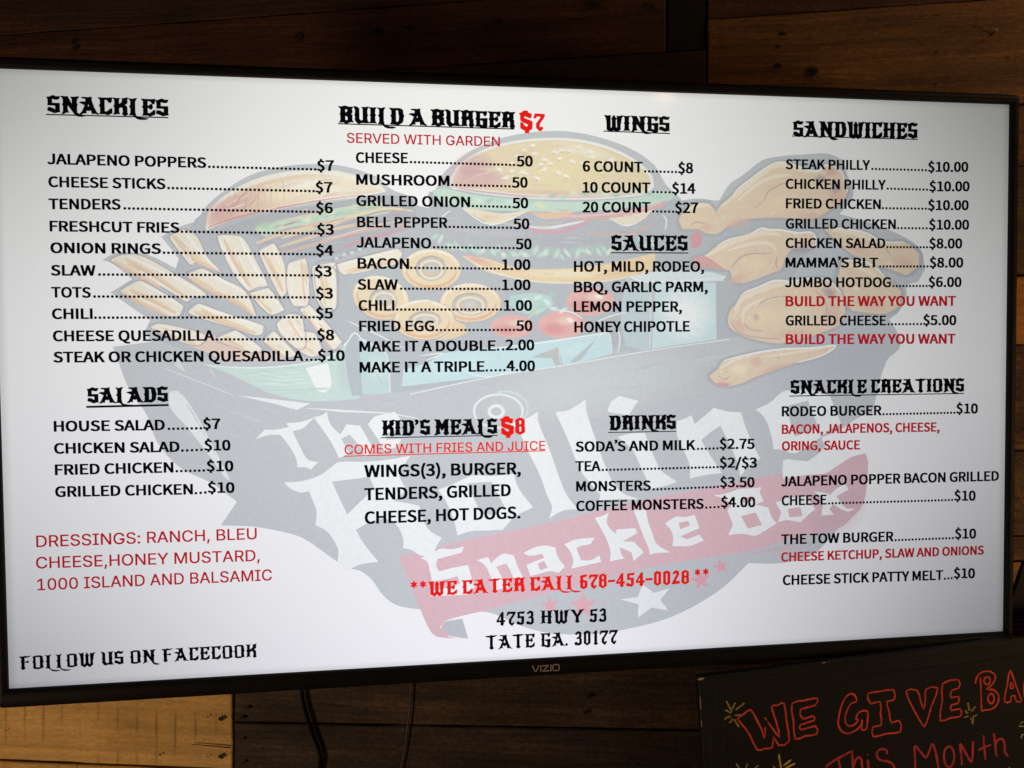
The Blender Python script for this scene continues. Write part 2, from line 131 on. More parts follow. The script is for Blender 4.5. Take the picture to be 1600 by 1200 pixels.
  'C': (80, [["12,86 12,58 6,50 12,42 12,12 8,0 40,0 50,-5 62,2 72,8 72,36 58,22 48,14 30,14 30,86 50,86 54,80 63,66 71,82 73,100 62,97 14,96 0,98"]]),
  'D': (92, [["14,84 14,58 8,50 14,42 13,10 6,-1 38,-2 50,-4 72,10 78,20 80,42 84,50 82,56 76,78 78,86 66,94 56,98 14,96 0,99", "34,86 50,88 56,82 56,66 60,50 58,20 48,10 34,14"]]),
  'E': (82, [["12,86 12,58 6,50 12,42 12,10 6,-1 36,0 46,-5 60,2 72,6 74,34 60,20 50,12 30,12 30,46 46,44 52,34 60,50 54,70 46,58 30,56 30,86 52,86 58,78 66,66 72,80 74,99 64,96 14,96 0,98"]]),
  'F': (90, [["10,88 18,84 18,62 13,56 18,50 18,30 18,16 14,8 20,2 28,-4 34,0 45,7 40,12 38,22 38,50 52,50 60,46 69,54 60,63 52,57 38,57 38,86 50,86 66,88 84,99 55,95 45,100 30,95 14,97 0,93"]]),
  'G': (82, [["11,84 11,58 6,50 11,42 11,12 4,2 30,0 52,-8 66,-6 72,0 72,30 74,54 42,52 34,46 40,40 52,38 52,10 44,8 28,14 28,86 50,86 56,78 62,66 70,82 72,98 62,96 12,96 0,99"]]),
  'H': (96, [["12,88 12,58 6,50 12,42 10,10 0,0 20,4 38,3 31,14 31,48 56,48 56,12 50,5 58,0 67,-6 74,0 84,4 77,14 77,42 82,50 77,60 80,88 90,100 68,95 50,97 56,88 56,60 31,60 31,88 36,98 14,96 0,100"]]),
  'I': (48, [["10,88 11,58 6,50 11,42 9,10 2,1 22,3 40,1 32,10 30,42 35,50 30,60 32,88 40,99 30,96 10,96 0,98"]]),
  'K': (86, [["12,88 12,58 6,50 12,40 10,8 2,-1 20,4 36,3 30,12 30,38 48,48 58,36 58,14 54,6 58,0 66,-7 72,-2 80,2 76,10 76,42 72,50 60,58 74,66 78,76 76,90 82,102 62,96 52,96 56,84 50,70 30,56 30,88 36,97 12,96 0,100"]]),
  'L': (74, [["10,92 15,82 15,58 8,50 15,40 14,8 6,-2 28,-2 48,-21 66,-27 88,-27 108,-20 66,-17 62,-13 56,-16 46,-11 34,0 38,4 34,14 34,78 38,90 46,101 30,95 14,95 0,98"]]),
  'M': (106, [["13,86 13,58 8,50 13,42 10,10 0,-6 22,2 36,6 30,22 32,58 50,26 68,58 68,16 62,8 68,2 78,-6 84,0 96,6 90,14 88,40 92,50 88,60 90,92 96,101 72,98 50,60 30,98 12,98 0,101"]]),
  'N': (103, [["10,92 15,80 15,58 10,50 15,42 15,30 14,8 6,-8 22,2 30,6 42,2 36,8 32,24 34,58 64,14 78,-7 92,-17 108,-19 128,-15 110,-9 92,-4 84,4 84,42 88,50 84,58 84,78 90,90 98,99 72,95 56,96 64,86 64,36 34,98 14,97 0,100"]]),
  'O': (88, [["9,84 10,58 4,50 10,40 10,14 8,4 28,-3 48,-3 62,2 80,6 76,14 74,40 80,52 76,64 74,84 72,93 52,98 30,98 16,93 6,92", "24,86 56,86 56,10 26,10"]]),
  'R': (90, [["13,86 13,60 8,52 13,42 12,10 2,0 20,3 40,2 34,12 34,38 50,46 57,38 58,16 54,8 60,-1 68,-9 74,0 82,8 76,18 76,46 64,54 74,58 72,66 72,86 84,98 52,95 38,102 16,94 0,97", "34,84 52,84 52,66 34,54"]]),
  'S': (74, [["5,80 6,60 4,44 46,43 46,18 44,14 20,28 6,31 2,13 28,4 38,-2 50,3 67,5 63,10 64,56 22,56 22,82 36,82 46,78 58,80 66,96 42,95 33,102 14,92 0,92"]]),
  'T': (94, [["16,86 36,84 36,14 30,8 38,1 46,-5 54,0 64,6 56,12 54,24 54,84 70,88 88,99 54,97 46,101 34,96 14,96 0,92"]]),
  'U': (92, [["10,84 10,58 6,50 10,40 8,18 18,4 28,-4 38,0 56,2 72,0 88,2 80,10 76,20 76,42 80,50 76,56 76,78 78,88 86,100 62,96 48,98 56,88 56,16 40,12 28,24 28,88 14,98 0,101"]]),
  'W': (122, [["8,90 14,70 16,40 16,6 28,0 36,-4 42,-10 48,-2 59,6 70,-4 77,-10 82,-4 92,2 100,8 98,36 102,50 104,70 108,88 118,101 96,94 80,96 82,84 84,24 80,8 68,24 68,72 74,78 66,86 59,102 52,86 46,78 50,72 50,24 40,8 34,20 34,84 36,101 22,96 12,97 0,102"]]),
  'Y': (110, [["16,86 44,44 44,16 38,8 46,2 54,-5 62,0 72,6 64,16 64,44 96,90 108,102 84,95 70,97 72,88 54,56 32,98 14,97 0,100"]]),
 },
}
TEXT = [
 ('snacks', 'sans', 'JALAPENO POPPERS', -502.6, 218.0, -349.7, 217.6, 10.8, 'k', 5.0, 3.2),
 ('snacks', 'sans', '$7', -239.0, 216.9, -221.3, 217.4, 11.2, 'k', 5.0, 3.2),
 ('snacks', 'sans', 'CHEESE STICKS', -502.2, 195.3, -390.1, 195.2, 10.8, 'k', 5.0, 3.2),
 ('snacks', 'sans', '$7', -240.9, 194.4, -223.3, 194.8, 11.2, 'k', 5.0, 3.2),
 ('snacks', 'sans', 'TENDERS', -502.5, 173.2, -433.9, 173.8, 10.8, 'k', 5.0, 3.2),
 ('snacks', 'sans', '$6', -240.8, 173.1, -223.2, 173.3, 11.2, 'k', 5.0, 3.2),
 ('snacks', 'sans', 'FRESHCUT FRIES', -502.1, 151.1, -377.5, 151.0, 10.8, 'k', 5.0, 3.2),
 ('snacks', 'sans', '$3', -240.1, 150.7, -222.4, 150.9, 11.2, 'k', 5.0, 3.2),
 ('snacks', 'sans', 'ONION RINGS', -502.0, 129.4, -395.9, 129.4, 10.8, 'k', 5.0, 3.2),
 ('snacks', 'sans', '$4', -241.6, 129.0, -223.2, 129.1, 11.2, 'k', 5.0, 3.2),
 ('snacks', 'sans', 'SLAW', -502.2, 106.9, -459.6, 106.9, 10.8, 'k', 5.0, 3.2),
 ('snacks', 'sans', '$3', -243.1, 107.0, -225.4, 107.1, 11.2, 'k', 5.0, 3.2),
 ('snacks', 'sans', 'TOTS', -502.3, 84.9, -464.7, 84.7, 10.8, 'k', 5.0, 3.2),
 ('snacks', 'sans', '$3', -242.3, 84.1, -224.4, 84.1, 11.3, 'k', 5.0, 3.2),
 ('snacks', 'sans', 'CHILI', -502.3, 63.2, -463.5, 63.3, 10.8, 'k', 5.0, 3.2),
 ('snacks', 'sans', '$5', -242.7, 63.3, -224.9, 63.2, 11.3, 'k', 5.0, 3.2),
 ('snacks', 'sans', 'CHEESE QUESADILLA', -502.0, 40.8, -345.3, 40.6, 11.0, 'k', 5.0, 3.2),
 ('snacks', 'sans', '$8', -241.9, 40.5, -223.9, 40.4, 11.3, 'k', 5.0, 3.2),
 ('snacks', 'sans', 'STEAK OR CHICKEN QUESADILLA', -502.1, 19.4, -256.0, 18.7, 11.1, 'k', 5.0, 3.2),
 ('snacks', 'sans', '$10', -241.5, 18.9, -213.3, 18.6, 11.3, 'k', 5.0, 3.2),
 ('salads', 'sans', 'HOUSE SALAD', -503.5, -50.5, -396.2, -51.1, 11.0, 'k', 5.0, 3.2),
 ('salads', 'sans', '$7', -358.8, -50.8, -341.2, -51.2, 11.2, 'k', 5.0, 3.2),
 ('salads', 'sans', 'CHICKEN SALAD', -503.9, -73.0, -382.2, -73.9, 11.0, 'k', 5.0, 3.2),
 ('salads', 'sans', '$10', -357.9, -73.0, -331.5, -73.7, 11.2, 'k', 5.0, 3.2),
 ('salads', 'sans', 'FRIED CHICKEN', -503.6, -94.7, -388.8, -95.1, 11.0, 'k', 5.0, 3.2),
 ('salads', 'sans', '$10', -356.1, -94.7, -329.0, -95.5, 11.2, 'k', 5.0, 3.2),
 ('salads', 'sans', 'GRILLED CHICKEN', -504.0, -117.1, -370.0, -118.4, 11.1, 'k', 5.0, 3.2),
 ('salads', 'sans', '$10', -355.3, -117.2, -328.3, -118.1, 11.2, 'k', 5.0, 3.2),
 ('burger', 'sans', 'CHEESE', -198.9, 226.3, -144.6, 227.0, 11.2, 'k', 5.0, 3.2),
 ('burger', 'sans', '50', -28.7, 226.3, -10.9, 226.7, 11.5, 'k', 5.0, 3.2),
 ('burger', 'sans', 'MUSHROOM', -198.8, 203.4, -101.0, 203.9, 11.3, 'k', 5.0, 3.2),
 ('burger', 'sans', '50', -34.0, 203.4, -16.7, 203.8, 11.5, 'k', 5.0, 3.2),
 ('burger', 'sans', 'GRILLED ONION', -199.1, 181.4, -79.2, 181.9, 11.3, 'k', 5.0, 3.2),
 ('burger', 'sans', '50', -33.8, 181.4, -16.2, 181.7, 11.5, 'k', 5.0, 3.2),
 ('burger', 'sans', 'BELL PEPPER', -198.5, 159.1, -103.5, 159.4, 11.3, 'k', 5.0, 3.2),
 ('burger', 'sans', '50', -33.0, 159.0, -15.1, 159.3, 11.6, 'k', 5.0, 3.2),
 ('burger', 'sans', 'JALAPENO', -199.6, 137.8, -121.1, 137.5, 11.3, 'k', 5.0, 3.2),
 ('burger', 'sans', '50', -30.5, 137.4, -12.8, 137.6, 11.6, 'k', 5.0, 3.2),
 ('burger', 'sans', 'BACON', -198.7, 115.7, -144.8, 115.5, 11.3, 'k', 5.0, 3.2),
 ('burger', 'sans', '1.00', -45.6, 115.1, -14.3, 115.3, 11.6, 'k', 5.0, 3.2),
 ('burger', 'sans', 'SLAW', -199.1, 93.5, -156.9, 93.4, 11.3, 'k', 5.0, 3.2),
 ('burger', 'sans', '1.00', -45.8, 93.4, -14.4, 93.5, 11.6, 'k', 5.0, 3.2),
 ('burger', 'sans', 'CHILI', -198.5, 71.3, -160.8, 71.3, 11.4, 'k', 5.0, 3.2),
 ('burger', 'sans', '1.00', -44.0, 71.2, -12.9, 71.2, 11.6, 'k', 5.0, 3.2),
 ('burger', 'sans', 'FRIED EGG', -198.1, 49.5, -119.1, 49.4, 11.4, 'k', 5.0, 3.2),
 ('burger', 'sans', '50', -30.8, 49.3, -12.8, 49.2, 11.7, 'k', 5.0, 3.2),
 ('burger', 'sans', 'MAKE IT A DOUBLE', -198.2, 27.9, -53.0, 28.0, 11.5, 'k', 5.0, 3.2),
 ('burger', 'sans', '2.00', -42.5, 28.5, -10.8, 28.2, 11.7, 'k', 5.0, 3.2),
 ('burger', 'sans', 'MAKE IT A TRIPLE', -198.3, 5.9, -65.3, 5.6, 11.5, 'k', 5.0, 3.2),
 ('burger', 'sans', '4.00', -41.7, 5.9, -10.2, 5.5, 11.7, 'k', 5.0, 3.2),
 ('kids', 'sans', 'WINGS(3), BURGER,', -195.0, -105.6, -26.7, -106.9, 13.3, 'k', 5.0, 3.2),
 ('kids', 'sans', 'TENDERS, GRILLED', -195.4, -130.3, -38.0, -130.4, 13.3, 'k', 5.0, 3.2),
 ('kids', 'sans', 'CHEESE, HOT DOGS.', -195.3, -155.5, -27.6, -155.3, 13.4, 'k', 5.0, 3.2),
 ('wings', 'sans', '6 COUNT', 43.9, 222.4, 111.3, 222.9, 11.7, 'k', 5.0, 3.2),
 ('wings', 'sans', '$8', 151.6, 222.7, 169.1, 223.1, 11.8, 'k', 5.0, 3.2),
 ('wings', 'sans', '10 COUNT', 43.7, 199.6, 120.1, 200.5, 11.7, 'k', 5.0, 3.2),
 ('wings', 'sans', '$14', 144.4, 200.2, 171.7, 200.7, 11.8, 'k', 5.0, 3.2),
 ('wings', 'sans', '20 COUNT', 43.6, 178.2, 120.0, 179.1, 11.7, 'k', 5.0, 3.2),
 ('wings', 'sans', '$27', 147.9, 179.0, 174.8, 179.4, 11.9, 'k', 5.0, 3.2),
 ('sauces', 'sans', 'HOT, MILD, RODEO,', 33.5, 113.6, 181.7, 114.4, 11.8, 'k', 5.0, 3.2),
 ('sauces', 'sans', 'BBQ, GARLIC PARM,', 33.4, 91.2, 185.9, 92.0, 11.8, 'k', 5.0, 3.2),
 ('sauces', 'sans', 'LEMON PEPPER,', 33.2, 69.9, 156.0, 69.8, 11.8, 'k', 5.0, 3.2),
 ('sauces', 'sans', 'HONEY CHIPOTLE', 33.6, 47.5, 165.0, 47.9, 11.9, 'k', 5.0, 3.2),
 ('drinks', 'sans', 'SODA’S AND MILK', 34.0, -83.8, 171.3, -85.0, 11.5, 'k', 5.0, 3.2),
 ('drinks', 'sans', '$2.75', 199.4, -84.4, 241.1, -85.4, 11.7, 'k', 5.0, 3.2),
 ('drinks', 'sans', 'TEA', 33.9, -105.3, 62.2, -105.8, 11.4, 'k', 5.0, 3.2),
 ('drinks', 'sans', '$2/$3', 199.4, -105.7, 244.0, -106.9, 11.7, 'k', 5.0, 3.2),
 ('drinks', 'sans', 'MONSTERS', 34.5, -127.7, 119.6, -129.2, 11.5, 'k', 5.0, 3.2),
 ('drinks', 'sans', '$3.50', 200.0, -127.8, 241.1, -129.1, 11.7, 'k', 5.0, 3.2),
 ('drinks', 'sans', 'COFFEE MONSTERS', 34.4, -149.5, 181.0, -151.7, 11.6, 'k', 5.0, 3.2),
 ('drinks', 'sans', '$4.00', 201.0, -150.5, 242.0, -151.9, 11.8, 'k', 5.0, 3.2),
 ('sandwiches', 'sans', 'STEAK PHILLY', 277.2, 230.1, 379.1, 231.4, 11.3, 'k', 5.0, 3.2),
 ('sandwiches', 'sans', '$10.00', 450.6, 230.8, 501.4, 231.9, 11.6, 'k', 5.0, 3.2),
 ('sandwiches', 'sans', 'CHICKEN PHILLY', 277.3, 208.1, 398.5, 209.3, 11.4, 'k', 5.0, 3.2),
 ('sandwiches', 'sans', '$10.00', 452.5, 208.5, 503.3, 209.5, 11.6, 'k', 5.0, 3.2),
 ('sandwiches', 'sans', 'FRIED CHICKEN', 277.6, 186.3, 392.6, 187.0, 11.4, 'k', 5.0, 3.2),
 ('sandwiches', 'sans', '$10.00', 451.0, 186.9, 502.4, 187.7, 11.6, 'k', 5.0, 3.2),
 ('sandwiches', 'sans', 'GRILLED CHICKEN', 277.4, 163.6, 411.3, 164.5, 11.4, 'k', 5.0, 3.2),
 ('sandwiches', 'sans', '$10.00', 452.4, 164.5, 503.2, 165.1, 11.6, 'k', 5.0, 3.2),
 ('sandwiches', 'sans', 'CHICKEN SALAD', 277.4, 141.7, 398.5, 142.6, 11.4, 'k', 5.0, 3.2),
 ('sandwiches', 'sans', '$8.00', 452.8, 142.8, 494.7, 143.2, 11.7, 'k', 5.0, 3.2),
 ('sandwiches', 'sans', 'MAMMA’S BLT', 277.5, 119.7, 389.8, 120.4, 11.4, 'k', 5.0, 3.2),
 ('sandwiches', 'sans', '$8.00', 453.6, 120.8, 496.3, 121.1, 11.7, 'k', 5.0, 3.2),
 ('sandwiches', 'sans', 'JUMBO HOTDOG', 276.8, 97.5, 405.7, 97.9, 11.5, 'k', 5.0, 3.2),
 ('sandwiches', 'sans', '$6.00', 452.4, 98.3, 494.3, 98.4, 11.7, 'k', 5.0, 3.2),
 ('sandwich_note', 'sans', 'BUILD THE WAY YOU WANT', 277.6, 76.0, 487.4, 76.5, 11.6, 'd', 5.0, 3.2),
 ('sandwiches', 'sans', 'GRILLED CHEESE', 277.7, 54.2, 400.0, 54.0, 11.5, 'k', 5.0, 3.2),
 ('sandwiches', 'sans', '$5.00', 446.1, 54.2, 488.2, 54.0, 11.7, 'k', 5.0, 3.2),
 ('sandwich_note', 'sans', 'BUILD THE WAY YOU WANT', 277.8, 33.0, 487.3, 32.4, 11.6, 'd', 5.0, 3.2),
 ('creations', 'sans', 'RODEO BURGER', 273.4, -49.0, 395.2, -49.9, 11.6, 'k', 5.0, 3.2),
 ('creations', 'sans', '$10', 489.0, -49.5, 516.9, -50.0, 11.9, 'k', 5.0, 3.2),
 ('creation_note', 'sans', 'BACON, JALAPENOS, CHEESE,', 273.5, -69.2, 468.2, -70.2, 10.9, 'd', 5.0, 3.2),
 ('creation_note', 'sans', 'ORING, SAUCE', 273.5, -88.2, 368.8, -88.9, 10.8, 'd', 5.0, 3.2),
 ('creations', 'sans', 'JALAPENO POPPER BACON GRILLED', 272.8, -129.2, 545.0, -130.3, 11.8, 'k', 5.0, 3.2),
 ('creations', 'sans', 'CHEESE', 273.4, -151.1, 328.1, -151.6, 11.6, 'k', 5.0, 3.2),
 ('creations', 'sans', '$10', 487.6, -152.2, 515.2, -153.2, 12.0, 'k', 5.0, 3.2),
 ('creations', 'sans', 'THE TOW BURGER', 273.0, -195.8, 411.3, -197.5, 11.7, 'k', 5.0, 3.2),
 ('creations', 'sans', '$10', 488.9, -197.2, 516.3, -198.3, 12.0, 'k', 5.0, 3.2),
 ('creation_note', 'sans', 'CHEESE KETCHUP, SLAW AND ONIONS', 273.0, -215.7, 526.6, -217.7, 10.8, 'd', 5.0, 3.2),
 ('creations', 'sans', 'CHEESE STICK PATTY MELT', 275.0, -243.0, 474.5, -245.7, 11.8, 'k', 5.0, 3.2),
 ('creations', 'sans', '$10', 487.9, -244.2, 515.4, -245.6, 12.0, 'k', 5.0, 3.2),
 ('H:snacks', 'metal', 'SNACKLES', -501.7, 269.1, -385.2, 269.1, 17.4, 'k', 4.18, 2.2),
 ('H:burger', 'metal', 'BUILD A BURGER', -216.3, 267.7, -29.4, 267.2, 17.6, 'k', 4.18, 2.2),
 ('H:burger_price', 'metal', '$7', -25.7, 266.6, 2.9, 265.7, 17.9, 'r', 3.3120000000000003, 1.71),
 ('H:wings', 'metal', 'WINGS', 68.1, 267.3, 142.5, 268.2, 17.0, 'k', 4.18, 2.2),
 ('H:sandwiches', 'metal', 'SANDWICHES', 285.6, 266.6, 437.7, 268.7, 18.2, 'k', 4.18, 2.2),
 ('H:sauces', 'metal', 'SAUCES', 75.0, 137.1, 163.0, 137.7, 17.2, 'k', 2.94, 1.5),
 ('H:salads', 'metal', 'SALADS', -471.0, -22.1, -392.1, -21.8, 16.0, 'k', 4.18, 2.2),
 ('H:kids', 'metal', "KID'S MEALS", -176.3, -61.5, -51.9, -61.9, 16.9, 'k', 4.18, 2.2),
 ('H:kids_price', 'metal', '$8', -49.4, -62.7, -21.9, -62.6, 17.6, 'r', 3.3120000000000003, 1.71),
 ('H:drinks', 'metal', 'DRINKS', 71.5, -60.5, 149.0, -60.9, 16.5, 'k', 4.18, 2.2),
 ('H:creations', 'metal', 'SNACKLE CREATIONS', 283.3, -23.6, 499.3, -23.9, 16.1, 'k', 4.18, 2.2),
 ('H:follow', 'metal', 'FOLLOW US ON FACECOOK', -543.2, -292.1, -309.0, -292.3, 14.1, 'k', 1.7, 0.8),
 ('H:cater', 'metal', '**WE CATER CALL 678-454-0028 **', -147.7, -235.6, 186.7, -235.9, 15.5, 'r', 2.63, 1.325),
 ('H:address', 'metal', '4753 HWY 53', -55.3, -272.1, 67.9, -274.1, 15.0, 'k', 1.7, 0.8),
 ('H:address', 'metal', 'TATE GA. 30177', -67.9, -298.0, 81.1, -299.3, 15.5, 'k', 1.7, 0.8),
 ('burger_note', 'thin', 'SERVED WITH GARDEN', -207.8, 247.0, -46.5, 247.2, 10.4, 'd', 1.7, 1.1),
 ('kids_note', 'thin', 'COMES WITH FRIES AND JUICE', -215.2, -80.5, 0.3, -81.0, 10.2, 'r', 1.7, 1.1),
 ('dressings', 'thin', 'DRESSINGS: RANCH, BLEU', -523.2, -167.5, -306.9, -167.5, 11.9, 'd', 1.7, 1.1),
 ('dressings', 'thin', 'CHEESE,HONEY MUSTARD,', -524.0, -189.4, -304.3, -190.6, 11.9, 'd', 1.7, 1.1),
 ('dressings', 'thin', '1000 ISLAND AND BALSAMIC', -523.4, -211.7, -292.2, -211.8, 11.9, 'd', 1.7, 1.1),
]
DOTS = [
 ('snacks', -347.9, 217.6, -239.6, 217.3, 26),
 ('snacks', -388.3, 195.2, -241.6, 194.7, 35),
 ('snacks', -431.1, 173.9, -242.4, 173.2, 45),
 ('snacks', -376.2, 151.0, -240.7, 150.8, 32),
 ('snacks', -394.2, 129.4, -242.2, 129.1, 36),
 ('snacks', -457.0, 106.9, -244.9, 107.1, 50),
 ('snacks', -462.3, 84.7, -243.9, 84.1, 52),
 ('snacks', -462.0, 63.3, -243.8, 63.3, 52),
 ('snacks', -343.8, 40.6, -243.5, 40.5, 24),
 ('snacks', -253.7, 18.7, -242.2, 18.7, 3),
 ('salads', -393.4, -51.1, -359.7, -51.1, 8),
 ('salads', -380.6, -73.9, -359.5, -73.5, 5),
 ('salads', -386.6, -95.1, -357.7, -95.1, 7),
 ('salads', -368.2, -118.5, -356.6, -118.1, 3),
 ('burger', -142.5, 227.1, -30.4, 226.6, 27),
 ('burger', -99.1, 203.9, -35.5, 203.7, 15),
 ('burger', -77.3, 181.9, -35.7, 181.6, 10),
 ('burger', -102.3, 159.4, -34.2, 159.2, 16),
 ('burger', -119.2, 137.6, -31.7, 137.5, 21),
 ('burger', -143.7, 115.5, -47.8, 115.3, 23),
 ('burger', -154.6, 93.4, -47.5, 93.5, 26),
 ('burger', -159.1, 71.3, -46.0, 71.2, 27),
 ('burger', -117.4, 49.4, -32.0, 49.2, 20),
 ('burger', -51.7, 28.0, -43.9, 28.1, 2),
 ('burger', -64.1, 5.6, -42.7, 5.7, 5),
 ('wings', 113.1, 222.9, 150.3, 222.9, 9),
 ('wings', 122.2, 200.5, 143.1, 200.5, 5),
 ('wings', 122.1, 179.2, 146.9, 179.2, 6),
 ('drinks', 173.2, -85.1, 198.1, -85.0, 6),
 ('drinks', 63.7, -105.9, 198.1, -106.2, 32),
 ('drinks', 121.7, -129.3, 198.6, -128.6, 18),
 ('drinks', 182.8, -151.7, 199.4, -151.5, 4),
 ('sandwiches', 380.8, 231.4, 449.2, 231.4, 16),
 ('sandwiches', 399.9, 209.4, 450.8, 209.1, 12),
 ('sandwiches', 394.0, 187.0, 449.6, 187.2, 13),
 ('sandwiches', 413.0, 164.5, 450.7, 164.7, 9),
 ('sandwiches', 399.9, 142.6, 451.4, 142.9, 13),
 ('sandwiches', 391.2, 120.4, 452.2, 120.8, 15),
 ('sandwiches', 407.7, 97.9, 451.3, 98.2, 11),
 ('sandwiches', 401.9, 54.0, 444.7, 54.1, 10),
 ('creations', 396.5, -50.0, 487.9, -49.8, 22),
 ('creations', 330.0, -151.7, 486.1, -152.6, 37),
 ('creations', 412.8, -197.5, 487.5, -197.8, 18),
 ('creations', 475.6, -245.7, 486.5, -245.4, 3),
]
RULES = [
 ('H:snacks', -502.6, 267.3, -385.9, 267.7, 1.2, 'k'),
 ('H:burger', -216.7, 266.5, -30.6, 266.2, 1.2, 'k'),
 ('H:wings', 67.3, 266.8, 142.5, 266.2, 1.2, 'k'),
 ('H:sandwiches', 284.6, 267.4, 437.7, 267.7, 1.2, 'k'),
 ('H:sauces', 74.5, 134.7, 163.3, 135.2, 1.2, 'k'),
 ('H:salads', -471.9, -25.8, -392.1, -25.2, 2.1, 'k'),
 ('H:kids', -177.2, -63.6, -51.9, -63.7, 1.0, 'k'),
 ('H:drinks', 70.7, -63.0, 149.0, -63.4, 1.0, 'k'),
 ('H:creations', 282.2, -25.9, 498.8, -26.0, 1.1, 'k'),
 ('kids_note', -215.7, -82.4, 0.3, -81.7, 1.0, 'r'),
]
